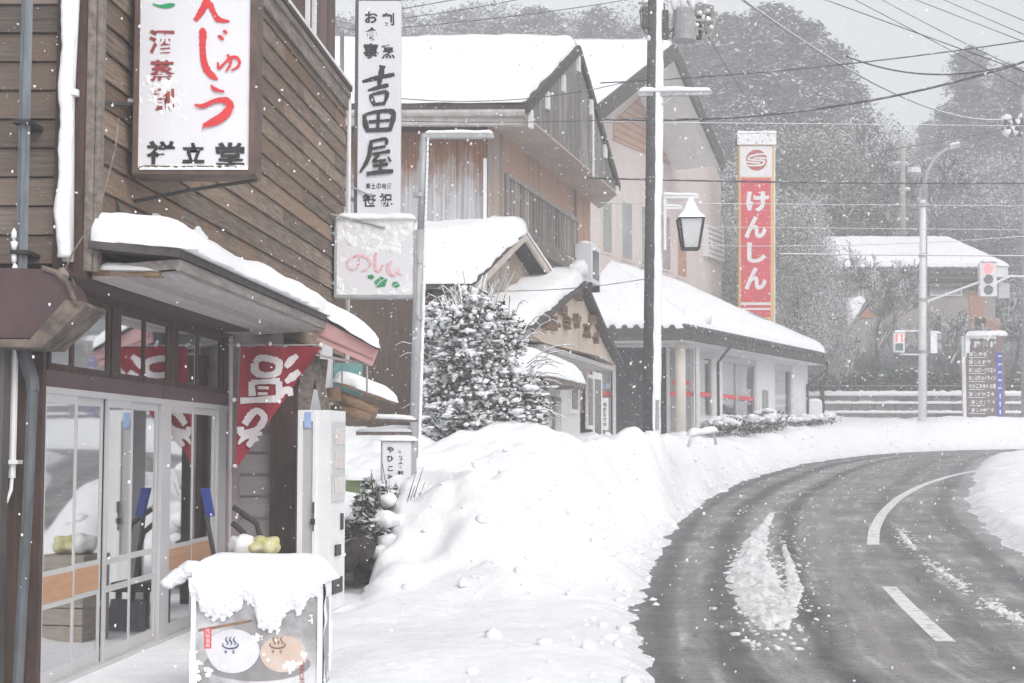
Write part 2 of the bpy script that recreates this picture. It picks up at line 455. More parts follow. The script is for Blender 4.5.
def snow_line(mb, a, b, w, h, n=16, seed=0, mi=0):
    """a rounded strip of snow lying along a bar"""
    a, b = Vector(a), Vector(b); d = (b-a); x = Vector((-d.y, d.x, 0))
    if x.length < 1e-6: x = Vector((1, 0, 0))
    x.normalize(); prof = [(-.5, 0), (-.42, .55), (-.2, .95), (.0, 1.0), (.2, .95), (.42, .55), (.5, 0)]
    vs = []; k = len(prof)
    for i in range(n+1):
        t = i/n; p = a+d*t; e = min(1, min(t, 1-t)*n*.6+.25)
        s = (1+.35*mn.noise(p*4+Vector((seed, 0, 0))))*e
        for (q, z) in prof: vs.append(p+x*(q*w*(.7+.3*s))+Vector((0, 0, z*h*s)))
    fs = [(i*k+j, i*k+j+1, (i+1)*k+j+1, (i+1)*k+j) for i in range(n) for j in range(k-1)]
    fs += [(i*k, (i+1)*k, (i+1)*k+k-1, i*k+k-1) for i in range(n)]
    fs += [list(range(k)), [n*k+j for j in range(k)][::-1]]
    return mb.add(vs, fs, mi)
def stuck_snow(mb, f, nrm, x0, y0, x1, y1, fn, step, th, mi=0):
    """wind-blown snow clinging to a panel f(x, y): only where fn(x, y) > 0 does it stand proud of the panel"""
    nx = max(2, int(abs(x1-x0)/step)); ny = max(2, int(abs(y1-y0)/step)); nrm = Vector(nrm)
    idx = {}; vs = []; fs = []
    val = [[fn(x0+(x1-x0)*i/nx, y0+(y1-y0)*j/ny) for j in range(ny+1)] for i in range(nx+1)]
    def vid(i, j):
        if (i, j) not in idx:
            idx[(i, j)] = len(vs); vs.append(f(x0+(x1-x0)*i/nx, y0+(y1-y0)*j/ny)+nrm*(max(-.3, min(1, val[i][j]))*th))
        return idx[(i, j)]
    for i in range(nx):
        for j in range(ny):
            if max(val[i][j], val[i+1][j], val[i][j+1], val[i+1][j+1]) > 0:
                fs.append((vid(i, j), vid(i+1, j), vid(i+1, j+1), vid(i, j+1)))
    if fs: mb.add(vs, fs, mi)
def nz(x, y, s, sd=0.0):
    return mn.noise(Vector((x*s, y*s, sd)))+.5*mn.noise(Vector((x*s*2.1, y*s*2.1, sd+7)))
EXPO = 0.57; HAZE = 0.0046; NFLAKE = 75000
# ------------------------------------------------------------------ camera, light, air
cam = bpy.data.cameras.new('camera'); co = bpy.data.objects.new('camera', cam); COL.objects.link(co)
co.location = (0, 0, H0); co.rotation_euler = (R(90)+TT, 0, 0); cam.sensor_width = 36; cam.lens = F/1024*36
cam.clip_start = .1; cam.clip_end = 600; S.camera = co
SUN_EL, SUN_AZ = 42, 150
w = bpy.data.worlds.new('World'); S.world = w; w.use_nodes = True
nt = w.node_tree; bg = nt.nodes['Background']
sky = nt.nodes.new('ShaderNodeTexSky'); sky.sky_type = 'NISHITA'; sky.sun_disc = False
sky.sun_elevation = R(SUN_EL); sky.sun_rotation = R(SUN_AZ); sky.air_density = 1.6; sky.dust_density = 3; sky.ozone_density = 1
hs = nt.nodes.new('ShaderNodeHueSaturation'); hs.inputs['Saturation'].default_value = .2
nt.links.new(sky.outputs[0], hs.inputs['Color']); nt.links.new(hs.outputs[0], bg.inputs[0]); bg.inputs[1].default_value = .15
sl = bpy.data.lights.new('sun', 'SUN'); sl.energy = .5; sl.angle = R(30); sl.color = (1, .97, .93)
so = bpy.data.objects.new('sun', sl); COL.objects.link(so)
dv = Vector((math.sin(R(SUN_AZ))*math.cos(R(SUN_EL)), math.cos(R(SUN_AZ))*math.cos(R(SUN_EL)), math.sin(R(SUN_EL))))
so.rotation_euler = dv.to_track_quat('Z', 'Y').to_euler(); so.location = (20, -20, 40)
S.view_settings.view_transform = 'Standard'; S.view_settings.look = 'None'; S.view_settings.gamma = 1; S.view_settings.exposure = EXPO
S.cycles.use_denoising = True; S.cycles.max_bounces = 8; S.cycles.volume_bounces = 1; S.cycles.transparent_max_bounces = 12

m = bpy.data.materials.new('haze_air'); m.use_nodes = True; nt = m.node_tree; nt.nodes.clear()
out = nt.nodes.new('ShaderNodeOutputMaterial'); pv = nt.nodes.new('ShaderNodeVolumePrincipled')
pv.inputs['Color'].default_value = (.95, .955, .99, 1); pv.inputs['Density'].default_value = HAZE; pv.inputs['Anisotropy'].default_value = -.2
nt.links.new(pv.outputs[0], out.inputs['Volume'])
hz = MB().box(-150, 160, -30, 235, -1.0, 75)
O('haze', hz, m, kind='stuff')

# ------------------------------------------------------------------ ground
def vn2(x, y, sd=0):
    xi = np.floor(x).astype(np.int64); yi = np.floor(y).astype(np.int64); fx = x-xi; fy = y-yi
    fx = fx*fx*fx*(fx*(fx*6-15)+10); fy = fy*fy*fy*(fy*(fy*6-15)+10)
    def h(a, b):
        n = (a*374761393+b*668265263+sd*1442695041) & 0x7fffffff
        n = ((n ^ (n >> 13))*1274126177) & 0x7fffffff
        return ((n ^ (n >> 16)) & 0xffff)/32767.5-1
    return (h(xi, yi)*(1-fx)+h(xi+1, yi)*fx)*(1-fy)+(h(xi, yi+1)*(1-fx)+h(xi+1, yi+1)*fx)*fy
def fbm(x, y, s, o=4, sd=0, g=.5):
    r = 0; a = 1
    for k in range(o): r = r+a*vn2(x*s, y*s, sd+k); s *= 2.03; a *= g
    return r
def smooth(x): x = np.clip(x, 0, 1); return x*x*(3-2*x)

LEFT_PX = [(652,700),(644,683),(637,655),(636,625),(641,595),(650,567),(668,535),(690,511),(722,490),(762,474),(808,463),(860,455.5),(920,451.5),(980,449.5)]
RIGHT_PX = [(1190,683),(1130,625),(1075,590),(1024,557),(989,531),(968,508),(967,496),(977,484),(975,470),(985,459),(1000,453.5)]
LP = [gnd(*p) for p in LEFT_PX]; RP = [gnd(*p) for p in RIGHT_PX]
LP = [Vector((1.55,-14,0)), Vector((1.15,0,0)), Vector((.95,6,0))]+LP+[Vector((26,LP[-1].y+1.6,0)), Vector((46,LP[-1].y+2.8,0))]
RP = [Vector((7.6,-14,0)), Vector((6.7,0,0)), Vector((6.35,6,0))]+RP[0:]+[Vector((27,RP[-1].y-.3,0)), Vector((46,RP[-1].y-1.0,0))]
def resample(P, n):
    A = np.array([[p.x, p.y] for p in P])
    # smooth the polyline a little (Chaikin), ends kept
    for _ in range(2):
        B = [A[0]]
        for i in range(len(A)-1): B += [A[i]*.75+A[i+1]*.25, A[i]*.25+A[i+1]*.75]
        B.append(A[-1]); A = np.array(B)
    d = np.concatenate([[0], np.cumsum(np.hypot(*(np.diff(A, axis=0).T)))])
    return A, d, n
def by_y(A, d, k):
    s = np.linspace(0, d[-1], k); return np.stack([np.interp(s, d, A[:,0]), np.interp(s, d, A[:,1])], 1)
LA, Ld, _ = resample(LP, 0); RA, Rd, _ = resample(RP, 0)
NR = 260
LS = by_y(LA, Ld, NR); 
# pair each left point with a right point: warp the right arc so that cross lines stay square to the road
def nearest(A, q):
    a = A[:-1]; b = A[1:]; ab = b-a; t = np.clip(((q-a)*ab).sum(1)/((ab**2).sum(1)+1e-9), 0, 1)
    p = a+ab*t[:,None]; k = np.argmin(((p-q)**2).sum(1)); return k+t[k], p[k]
pr = []
for q in LS:
    k, p = nearest(RA, q); pr.append(np.interp(k, np.arange(len(Rd)), Rd))
pr = np.maximum.accumulate(np.array(pr)); ker = np.ones(31)/31
pr = np.convolve(np.pad(pr, 15, mode='edge'), ker, 'valid')
RS = np.stack([np.interp(pr, Rd, RA[:,0]), np.interp(pr, Rd, RA[:,1])], 1)
ROADPOLY = np.concatenate([LS, RS[::-1]])

def seg_dist(X, Y, A):
    """distance to a polyline"""
    D = np.full(X.shape, 1e9)
    for i in range(len(A)-1):
        ax, ay = A[i]; bx, by = A[i+1]; dx, dy = bx-ax, by-ay; l = dx*dx+dy*dy+1e-12
        t = np.clip(((X-ax)*dx+(Y-ay)*dy)/l, 0, 1); D = np.minimum(D, (X-ax-t*dx)**2+(Y-ay-t*dy)**2)
    return np.sqrt(D)
def inside(X, Y, Pg):
    c = np.zeros(X.shape, bool); n = len(Pg); j = n-1
    for i in range(n):
        xi, yi = Pg[i]; xj, yj = Pg[j]
        if abs(yj-yi) > 1e-12: c ^= ((yi > Y) != (yj > Y)) & (X < (xj-xi)*(Y-yi)/(yj-yi)+xi)
        j = i
    return c
PY = [-30, 14.6, 15.5, 16.2, 17.2, 18.5, 20, 22, 24, 27, 30, 38, 46, 54, 60, 75, 140]
PZ = [.10, .13, .20, .55, .82, .92, 1.05, 1.32, 1.62, 1.80, 1.74, 1.80, 1.86, 2.35, 2.7, 3.3, 5.0]
def terrain(X, Y):
    X = np.asarray(X, float); Y = np.asarray(Y, float)
    thin_l = LS[::4]; thin_r = RS[::4]
    dl = seg_dist(X, Y, thin_l); dr = seg_dist(X, Y, thin_r); ins = inside(X, Y, np.concatenate([thin_l, thin_r[::-1]]))
    z0 = zr(Y)
    # left: ploughed pile and deep snow
    Yw = Y+.35*fbm(X, Y, .9, 3, 5)+np.where(Y < 17.5, .9*np.clip(X+.2, 0, 3)*.5, 0)
    pl = np.interp(Yw, PY, PZ)
    lump = fbm(X, Y, .55, 4, 11)*.2+np.maximum(0, fbm(X, Y, 1.15, 2, 21))*.2+(.5-np.abs(fbm(X, Y, .8, 2, 25)))*.10+fbm(X, Y, 2.2, 3, 31)*.06+fbm(X, Y, 8, 2, 41)*.008
    amp = np.interp(Y, [10, 14.5, 16.5, 24, 40, 80], [.12, .2, 1, 1, .5, .4])
    pl = pl+lump*amp
    # rounded individual mounds on the pile
    for (cx, cy, r, h) in ((-.55, 16.9, .75, .18), (.15, 16.6, .9, .22), (-.95, 17.6, .6, .22), (.5, 18.4, 1.1, .2), (.55, 24.2, 1.3, .25), (1.2, 21.5, 1.4, .2), (2.4, 27.5, 1.6, .22), (-.2, 15.3, .7, .12)):
        pl = pl+h*np.exp(-((X-cx)**2+(Y-cy)**2)/(r*r)*1.4)
    # the hollow beside the shop, behind the vending machine, and the clear strip by the shop front
    hol = smooth((-1.27-.10*fbm(X, Y, 2.1, 2, 3)-X)/.22)*smooth((Y-13.2)/.8)*smooth((18.6-Y)/1.2)
    pl = pl*(1-hol)+(.12+.03*fbm(X, Y, 2, 2, 9))*hol
    near = smooth((-1.6-X)/.5)*smooth((14.6-Y)/1.0)
    pl = pl*(1-near)+.07*near
    wid = np.interp(Y, [8, 14, 17, 22, 27, 30, 40, 50, 70], [.9, 1.1, 1.9, 1.8, 1.2, .9, 1.2, 1.5, 2.4])
    rag = .10*fbm(X, Y, 1.2, 3, 51)+.035*fbm(X, Y, 5, 2, 61); rag2 = .25*fbm(X, Y, .5, 2, 55)
    edge = lambda d: np.clip((d+rag)/.30, -.8, 1)
    dls = np.where(ins, -dl, dl)
    hl = z0+.075*edge(dls)+np.maximum(pl-z0-.075, -.02)*smooth((dls+rag2)/wid)
    hr_ = z0+.14*edge(dr+.0)+.10*smooth(dr/1.2)+np.maximum(0, dr-1)*.035*np.clip((60-Y)/40, 0, 1)+(.05*fbm(X, Y, 1.1, 4, 71)+.02*fbm(X, Y, 4, 2, 73))*smooth(dr/.6)
    din = np.minimum(dl, dr)
    ragi = .10*fbm(X, Y, 1.2, 3, 51)+.035*fbm(X, Y, 5, 2, 61)
    hin = z0+.075*np.clip((ragi-din)/.30, -.9, 1)
    left = dl < dr
    z = np.where(ins, hin, np.where(left, hl, hr_))
    # far side of the bend: the bank in front of the stone wall
    far = smooth((Y-64)/5)*smooth((X-6)/6)
    z = np.where(ins, z, z*(1-far)+(2.75+.10*fbm(X, Y, .35, 3, 81)+.02*(Y-66))*far)
    return z, dl, dr, ins
def tz(x, y): return float(terrain(np.array([x]), np.array([y]))[0][0])

xs = np.concatenate([np.arange(-90, -30, 6), np.arange(-30, -5, .9), np.arange(-5, 8.5, .07), np.arange(8.5, 22, .14), np.arange(22, 50, .7), np.arange(50, 121, 6)])
ys = np.concatenate([np.arange(-28, 4, 2), np.arange(4, 9, .25), np.arange(9, 23, .065), np.arange(23, 46, .13), np.arange(46, 72, .3), np.arange(72, 82, 1.6)])
GX, GY = np.meshgrid(xs, ys)
GZ, DL, DR, INS = terrain(GX.ravel(), GY.ravel())
nx, ny = len(xs), len(ys)
me = bpy.data.meshes.new('snow_ground')
V = np.stack([GX.ravel(), GY.ravel(), GZ], 1)
ii = (np.arange(ny-1)[:,None]*nx+np.arange(nx-1)[None,:]).ravel()
Q = np.stack([ii, ii+1, ii+nx+1, ii+nx], 1)
me.vertices.add(len(V)); me.vertices.foreach_set('co', V.ravel())
me.loops.add(Q.size); me.loops.foreach_set('vertex_index', Q.ravel().astype(np.int32))
me.polygons.add(len(Q)); me.polygons.foreach_set('loop_start', (np.arange(len(Q))*4).astype(np.int32)); me.polygons.foreach_set('loop_total', np.full(len(Q), 4, np.int32))
me.update(calc_edges=True); me.validate()
me.polygons.foreach_set('use_smooth', [True]*len(me.polygons))
at_ = me.attributes.new('grit', 'FLOAT', 'POINT'); at_.data.foreach_set('value', np.exp(-np.minimum(DL, DR)/.30).astype(np.float32))
m, nt, b, out = newmat('ground_snow')
v = coords(nt); a = noise_(nt, v, 5, 7, .62); c = noise_(nt, v, 60, 3); d = noise_(nt, v, 3.2, 5, .7)
col = mixc(nt, mapr(nt, a, .3, .7), (.83,.84,.87), (.90,.905,.92))
an = node(nt, 'ShaderNodeAttribute', attribute_name='grit')
gr = math_(nt, 'MULTIPLY', an.outputs['Fac'], mapr(nt, math_(nt, 'ADD', math_(nt, 'MULTIPLY', c, .5), math_(nt, 'MULTIPLY', d, .5)), .42, .62))
col = mixc(nt, math_(nt, 'MULTIPLY', gr, .75), col, (.42,.41,.41))
nt.links.new(col, b.inputs['Base Color']); b.inputs['Roughness'].default_value = .9; b.inputs['Specular IOR Level'].default_value = .15
bump_(nt, b, math_(nt, 'ADD', a, math_(nt, 'MULTIPLY', c, .10)), .55, .07)
me.materials.append(m)
g = bpy.data.objects.new('snow_ground', me); COL.objects.link(g); g['kind'] = 'structure'

# clods broken off the ploughed pile
rc = random.Random(12); cl = MB()
for k in range(420):
    if k < 260: i = rc.randint(40, 170); px_, py_ = LS[i]; dd = abs(rc.gauss(0, .55)); nx_, ny_ = (LS[i]-RS[i])/np.linalg.norm(LS[i]-RS[i]); x_, y_ = px_+nx_*dd, py_+ny_*dd
    else: x_, y_ = rc.uniform(-1.1, 1.6), rc.uniform(14.6, 22)
    r_ = rc.choice((.015,.02,.03,.04,.06)); cl.blob((x_, y_, tz(x_, y_)+r_*.25), r_, 1, .35, (1.2,1.2,.8))
O('snow_clods', cl, SNOW, smooth=True, kind='structure', fix=False)
# ------------------------------------------------------------------ road
NU = 18
vs = []; uvs = []; fs = []
dist = np.concatenate([[0], np.cumsum(np.hypot(*(np.diff((LS+RS)/2, axis=0).T)))])
for i in range(NR):
    for j in range(NU+1):
        u = j/NU; p = LS[i]*(1-u)+RS[i]*u
        if u == 0: p = p+(LS[i]-RS[i])*.08
        if u == 1: p = p+(RS[i]-LS[i])*.08
        vs.append((p[0], p[1], float(zr(p[1])))); uvs.append((u, dist[i]))
for i in range(NR-1):
    for j in range(NU):
        k = i*(NU+1)+j; fs.append((k, k+1, k+NU+2, k+NU+1))
me = bpy.data.meshes.new('road'); me.from_pydata(vs, [], fs)
uvl = me.uv_layers.new(name='lane')
uvl.data.foreach_set('uv', np.array([uvs[l.vertex_index] for l in me.loops]).ravel())
m, nt, b, out = newmat('wet_winter_asphalt')
tc = node(nt, 'ShaderNodeTexCoord'); sx = node(nt, 'ShaderNodeSeparateXYZ'); nt.links.new(tc.outputs['UV'], sx.inputs[0])
U = sx.outputs[0]; Vv = sx.outputs[1]
oc = coords(nt)
wob = math_(nt, 'MULTIPLY', math_(nt, 'SUBTRACT', noise_(nt, oc, .5, 4), .5), .07)
Uw = math_(nt, 'ADD', U, wob)
mp = node(nt, 'ShaderNodeMapping'); mp.inputs['Scale'].default_value = (26, .55, 1); nt.links.new(tc.outputs['UV'], mp.inputs[0])
streak = noise_(nt, mp.outputs[0], 1.0, 6, .62)
mp2 = node(nt, 'ShaderNodeMapping'); mp2.inputs['Scale'].default_value = (3, 2.6, 1); nt.links.new(tc.outputs['UV'], mp2.inputs[0])
cross = noise_(nt, mp2.outputs[0], 1.0, 6, .7)
fine = noise_(nt, oc, 34, 6, .75); blot = noise_(nt, oc, .9, 5, .6)
def band(c, wd):
    d = math_(nt, 'ABSOLUTE', math_(nt, 'SUBTRACT', Uw, c)); return mapr(nt, d, wd, wd*.35, 0, 1)
base = mixc(nt, mapr(nt, math_(nt, 'ADD', math_(nt, 'MULTIPLY', fine, .45), math_(nt, 'MULTIPLY', blot, .55)), .35, .65), (.15,.146,.146), (.34,.332,.33))
base = mixc(nt, math_(nt, 'MULTIPLY', mapr(nt, cross, .56, .70), .22), base, (.10,.097,.10))
base = mixc(nt, math_(nt, 'MULTIPLY', mapr(nt, cross, .40, .28), .10), base, (.42,.41,.41))
base = mixc(nt, math_(nt, 'MULTIPLY', mapr(nt, streak, .52, .68), .55), base, (.44,.435,.435))
base = mixc(nt, math_(nt, 'MULTIPLY', mapr(nt, noise_(nt, oc, 9, 6, .75), .50, .66), .5), base, (.09,.088,.09))
tr = math_(nt, 'MAXIMUM', math_(nt, 'MAXIMUM', band(.035, .05), band(.185, .05)), math_(nt, 'MAXIMUM', band(.365, .04), math_(nt, 'MULTIPLY', math_(nt, 'MAXIMUM', band(.68, .045), band(.90, .05)), .6)))
tr = math_(nt, 'MULTIPLY', tr, mapr(nt, streak, .3, .6, .35, 1))
base = mixc(nt, math_(nt, 'MULTIPLY', tr, .92), base, (.045,.044,.046))
# lighter seam of old patching left of the centre line
base = mixc(nt, math_(nt, 'MULTIPLY', band(.475, .028), mapr(nt, fine, .3, .6, .4, .85)), base, (.30,.285,.27))
# thin film of slush
slm = math_(nt, 'MULTIPLY', mapr(nt, math_(nt, 'ADD', math_(nt, 'MULTIPLY', streak, .6), math_(nt, 'MULTIPLY', fine, .4)), .50, .64), mapr(nt, blot, .42, .62))
ed = math_(nt, 'MAXIMUM', mapr(nt, U, .05, -.02), mapr(nt, U, .93, 1.02))
crk = node(nt, 'ShaderNodeTexVoronoi', feature='DISTANCE_TO_EDGE'); crk.inputs['Scale'].default_value = 1.1; nt.links.new(oc, crk.inputs['Vector'])
base = mixc(nt, math_(nt, 'MULTIPLY', mapr(nt, crk.outputs['Distance'], .018, .004), mapr(nt, blot, .45, .6, 0, .6)), base, (.05,.05,.05))
slm = math_(nt, 'MAXIMUM', slm, math_(nt, 'MULTIPLY', math_(nt, 'MULTIPLY', band(.275, .055), mapr(nt, fine, .42, .60, .1, 1)), mapr(nt, streak, .35, .6)))
slm = math_(nt, 'MINIMUM', math_(nt, 'ADD', math_(nt, 'MULTIPLY', slm, .55), math_(nt, 'MULTIPLY', ed, mapr(nt, fine, .4, .55, .2, .9))), 1.0)
base = mixc(nt, slm, base, (.62,.61,.62))
# last grains: specks of snow
sp = noise_(nt, oc, 75, 2); base = mixc(nt, mapr(nt, sp, .66, .72, 0, .75), base, (.7,.7,.72))
nt.links.new(base, b.inputs['Base Color'])
rg = mixc(nt, tr, (.62,.62,.62), (.5,.5,.5)); nt.links.new(rg, b.inputs['Roughness']); b.inputs['Specular IOR Level'].default_value = .14
bump_(nt, b, math_(nt, 'ADD', fine, math_(nt, 'MULTIPLY', streak, .6)), .35, .012)
me.materials.append(m); me.update()
o = bpy.data.objects.new('road', me); COL.objects.link(o); o['kind'] = 'structure'

LINE = M('worn_line_paint', (.74,.74,.74), (.30,.295,.295), .7, 7, lo=.50, hi=.72, detail=9)
def strip(name, pts_px, w0, mat=LINE, lift=.004):
    P = [gnd(*p) for p in pts_px]; mb = MB()
    Q = []
    for i in range(len(P)-1):
        for k in range(6): Q.append(P[i].lerp(P[i+1], k/6))
    Q.append(P[-1])
    for _ in range(3): Q = [Q[0]]+[(Q[i-1]+Q[i]*2+Q[i+1])/4 for i in range(1, len(Q)-1)]+[Q[-1]]
    vs = []
    for i, p in enumerate(Q):
        d = Q[min(i+1, len(Q)-1)]-Q[max(i-1, 0)]; n = Vector((-d.y, d.x, 0)).normalized()*w0/2
        for q in (p+n, p-n): vs.append((q.x, q.y, float(zr(q.y))+lift))
    mb.add(vs, [(2*i, 2*i+1, 2*i+3, 2*i+2) for i in range(len(Q)-1)])
    return O(name, mb, mat, kind='structure', fix=False)
strip('lane_line', [(889,587),(907,606),(925,623),(946,642)], .165)
strip('lane_line', [(873,545),(874,530),(882,514),(897,499),(920,486),(950,476),(985,469)], .185)
# slush left between the wheel tracks: low lumpy ridges
def slush(px_c, halfw, hgt, seed, lumpy=1.0):
    """px_c: centre line in picture points; halfw: half widths in metres along it"""
    P = [gnd(*p) for p in px_c]; n = 90; k = 34; cl = []
    L = [0]
    for i in range(1, len(P)): L.append(L[-1]+(P[i]-P[i-1]).length)
    vs = []
    for i in range(n+1):
        s = L[-1]*i/n; c = Vector((np.interp(s, L, [p.x for p in P]), np.interp(s, L, [p.y for p in P]), 0)); hw = float(np.interp(s, L, halfw))
        s2 = min(L[-1], s+.1); s1 = max(0, s-.1)
        d = Vector((np.interp(s2, L, [p.x for p in P])-np.interp(s1, L, [p.x for p in P]), np.interp(s2, L, [p.y for p in P])-np.interp(s1, L, [p.y for p in P]), 0)).normalized(); nn = Vector((-d.y, d.x, 0))
        for j in range(k+1):
            q = j/k*2-1
            w_ = hw*1.25*(1+.30*mn.noise(Vector((c.x*1.9, c.y*1.9, seed+(3 if q > 0 else 0)))))
            p = c+nn*q*w_
            e = max(0, 1-q*q)**.8*min(1, min(i, n-i)/4)
            lum = .60+.9*abs(mn.noise(Vector((p.x*4.2, p.y*4.2, seed))))*lumpy+.6*mn.noise(Vector((p.x*10, p.y*10, seed)))*lumpy+.35*mn.noise(Vector((p.x*23, p.y*23, seed)))
            vs.append((p.x, p.y, float(zr(p.y))-.5*hgt+hgt*1.35*e*max(.0, lum)))
    fs = [(i*(k+1)+j, (i+1)*(k+1)+j, (i+1)*(k+1)+j+1, i*(k+1)+j+1) for i in range(n) for j in range(k)]
    return MB().add(vs, fs)
SLUSH = M('slush_snow', (.78,.78,.79), (.42,.41,.41), .85, 6, bump=.7, bscale=22, lo=.45, hi=.75, dist=.03)
sl1 = slush([(774,511),(763,528),(753,549),(750,571),(758,592),(770,612),(776,634)], [.03,.11,.19,.28,.32,.26,.08], .06, 1, 1.4)
sl1b = slush([(783,545),(790,565),(795,590),(790,610)], [.03,.06,.10,.05], .035, 8, 1.6)
sl1.add(sl1b.v, sl1b.f)
rc = random.Random(4)
for k in range(900):
    q = gnd(rc.gauss(768, 20), min(650, max(512, rc.gauss(585, 30)))); hr2 = rc.choice((.006,.008,.010,.013,.018,.028)); sl1.blob((q.x, q.y, q.z+hr2*.3), hr2, 1, .35, (1.2,1.2,.7))
O('slush_ridge', sl1, SLUSH, smooth=True, kind='structure', fix=False)
for k, (pp, hw, hh) in enumerate([([(899,530),(906,540),(915,550)], [.03,.07,.03], .03), ([(925,562),(945,575),(968,589)], [.02,.07,.03], .035), ([(985,603),(1003,612),(1024,622)], [.03,.08,.04], .03)]):
    cm = slush(pp, [w_*.7 for w_ in hw], hh*.8, k*3.3+2, 1.6)
    for q_ in range(110):
        t_ = rc.random()*(len(pp)-1); i_ = min(int(t_), len(pp)-2); f_ = t_-i_; q = gnd(pp[i_][0]*(1-f_)+pp[i_+1][0]*f_+rc.gauss(0,6), pp[i_][1]*(1-f_)+pp[i_+1][1]*f_+rc.gauss(0,4)); r_ = rc.choice((.006,.009,.013,.02)); cm.blob((q.x, q.y, q.z+r_*.2), r_, 1, .35, (1.5,1.5,.6))
    O('slush_ridge', cm, SLUSH, smooth=True, kind='structure', fix=False)

# ------------------------------------------------------------------ hill behind the village
def hillz(X, Y):
    X = np.asarray(X, float); Y = np.asarray(Y, float)
    z = 3.7+np.clip(Y-74, 0, 16)*.06+np.maximum(0, Y-92)*.27*np.clip(1-(np.abs(X-36)<14)*0, .2, 1)
    valley = np.exp(-((X-(.26*Y))/(.055*Y))**2)
    z = z-np.maximum(0, Y-92)*.10*valley+1.5*fbm(X, Y, .03, 3, 5)*np.clip((Y-90)/20, 0, 1)
    side = np.maximum(0, np.abs(X-10)-75)*.35
    return z+side
hx = np.arange(-130, 141, 4.0); hy = np.arange(73, 225, 3.0)
HX, HY = np.meshgrid(hx, hy); HZ = hillz(HX.ravel(), HY.ravel())
mb = MB(); n_ = len(hx)
mb.add(np.stack([HX.ravel(), HY.ravel(), HZ], 1).tolist(), [(j*n_+i, j*n_+i+1, (j+1)*n_+i+1, (j+1)*n_+i) for j in range(len(hy)-1) for i in range(n_-1)])
HILLM = M('hill_undergrowth', (.10,.10,.095), (.50,.51,.53), .9, .35, lo=.45, hi=.7, detail=8)
O('hill', mb, HILLM, smooth=True, kind='structure', fix=False)
# rising ground on the right of the road (seen only mirrored in the shop windows)
mb = MB(); hx = np.arange(30, 110, 4.0); hy = np.arange(-20, 74, 4.0); n_ = len(hx)
HX, HY = np.meshgrid(hx, hy); HZ = -.3+np.maximum(0, HX-30)*.35+1.2*fbm(HX, HY, .05, 3, 9).reshape(HX.shape)
mb.add(np.stack([HX.ravel(), HY.ravel(), HZ.ravel()], 1).tolist(), [(j*n_+i, j*n_+i+1, (j+1)*n_+i+1, (j+1)*n_+i) for j in range(len(hy)-1) for i in range(n_-1)])
O('hill', mb, HILLM, smooth=True, kind='structure', fix=False)
def hz_(x, y): return float(hillz(np.array([x]), np.array([y]))[0])
# ================================================================== wooden bun shop on the left
DSH = (.0716, .9974)
W1 = Wall((-3.38+.0718*9.5, 9.5), DSH)                  # upper side wall (t = 0 at the near corner)
W1b = Wall((-3.68+.0718*9.5, 9.5), DSH)                 # shop front, set back under the canopy
shop = T('wooden_shop', 'weathered brown plank sided wooden shop with a snow covered canopy over glass doors', 'shop building', (-3.6, 13.5, .05))
TE = W1.uv(345, 90)[0]                                  # far end
ZE = 6.0
def siding(W, t0, t1, z0, z1, pitch, off0=0, lap=.022, slope=0.0, seg=2.7):
    mb = MB(); z = z0; row = 0
    while z < z1-.01:
        zt = min(z+pitch-.009, z1); t = t0-(row % 3)*.9
        while t < t1:
            a = max(t, t0); e = min(t+seg, t1)
            if e-a > .05:
                o = off0+random.uniform(0, .004)
                mb.hexa([W.P(a, z, o+lap), W.P(e, z, o+lap), W.P(e, z, o), W.P(a, z, o), W.P(a, zt, o+.004), W.P(e, zt, o+.004), W.P(e, zt, o-.004), W.P(a, zt, o-.004)])
            t += seg+.004
        z += pitch; row += 1
    return mb
zw = lambda px, py, W=W1: W.uv(px, py)[1]
zcap = zw(347, 93)
mb = siding(W1, .02, TE, 2.72, zcap+.05, .185); O('plank_wall', mb, SIDING, shop)
mb = MB(); mb.wbox(W1, -.1, TE, 2.70, zcap+.1, -.2, -.01); mb.wbox(W1b, -.2, 4.2, 2.665, 2.72, -.15, .30); O('wall_core', mb, DKWOOD, shop)
# eaves trim
za = zw(342, 105)
mb = MB(); mb.wbox(W1, -.3, TE-.02, za-.03, za+.13, .022, .05); mb.wbox(W1, -.3, TE, za+.13, zcap+.03, .022, .075)
O('eaves_board', mb, GREYWOOD, shop)
mb = MB(); mb.wbox(W1, -.3, TE+.02, zcap+.03, zcap+.065, -.3, .10); O('eaves_flashing', mb, WHITE, shop)
mb = MB(); mb.wbox(W1, -.3, TE, zcap-.02, zcap+.028, .077, .095); O('eaves_gutter', mb, DKWOOD, shop)
# upper storey, boards and a yellow wall behind
mb = MB()
t = 2.2
while t < 8.3:
    mb.wbox(W1, t, t+.17, zcap+.07, 8.6, -.10-random.uniform(0,.01), -.04); t += .176
O('upper_storey_boards', mb, planks_mat('plum_upright_boards', (.12,.085,.085), (.07,.05,.05), (.16,.11,.10), (9,9,.7), .2), shop)
mb = MB(); mb.wbox(W1, 2.0, 8.45, zcap+.066, 10.2, -.4, -.12); O('upper_wall', mb, YELLOWWALL, shop)
mb = MB()
for tt in (6.6, 6.95): mb.wbox(W1, tt, tt+.11, zcap+.07, 9.6, -.035, .0)
mb.wbox(W1, 4.0, 6.599, 8.1, 8.2, -.035, -.0); OM('upper_window_frame', mb, WHITE, shop)
mb = MB(); mb.tube([W1.P(TE+.03, 2.6, .05), W1.P(TE+.03, zcap-.05, .05)], .025); O('downpipe', mb, WHITE, shop)
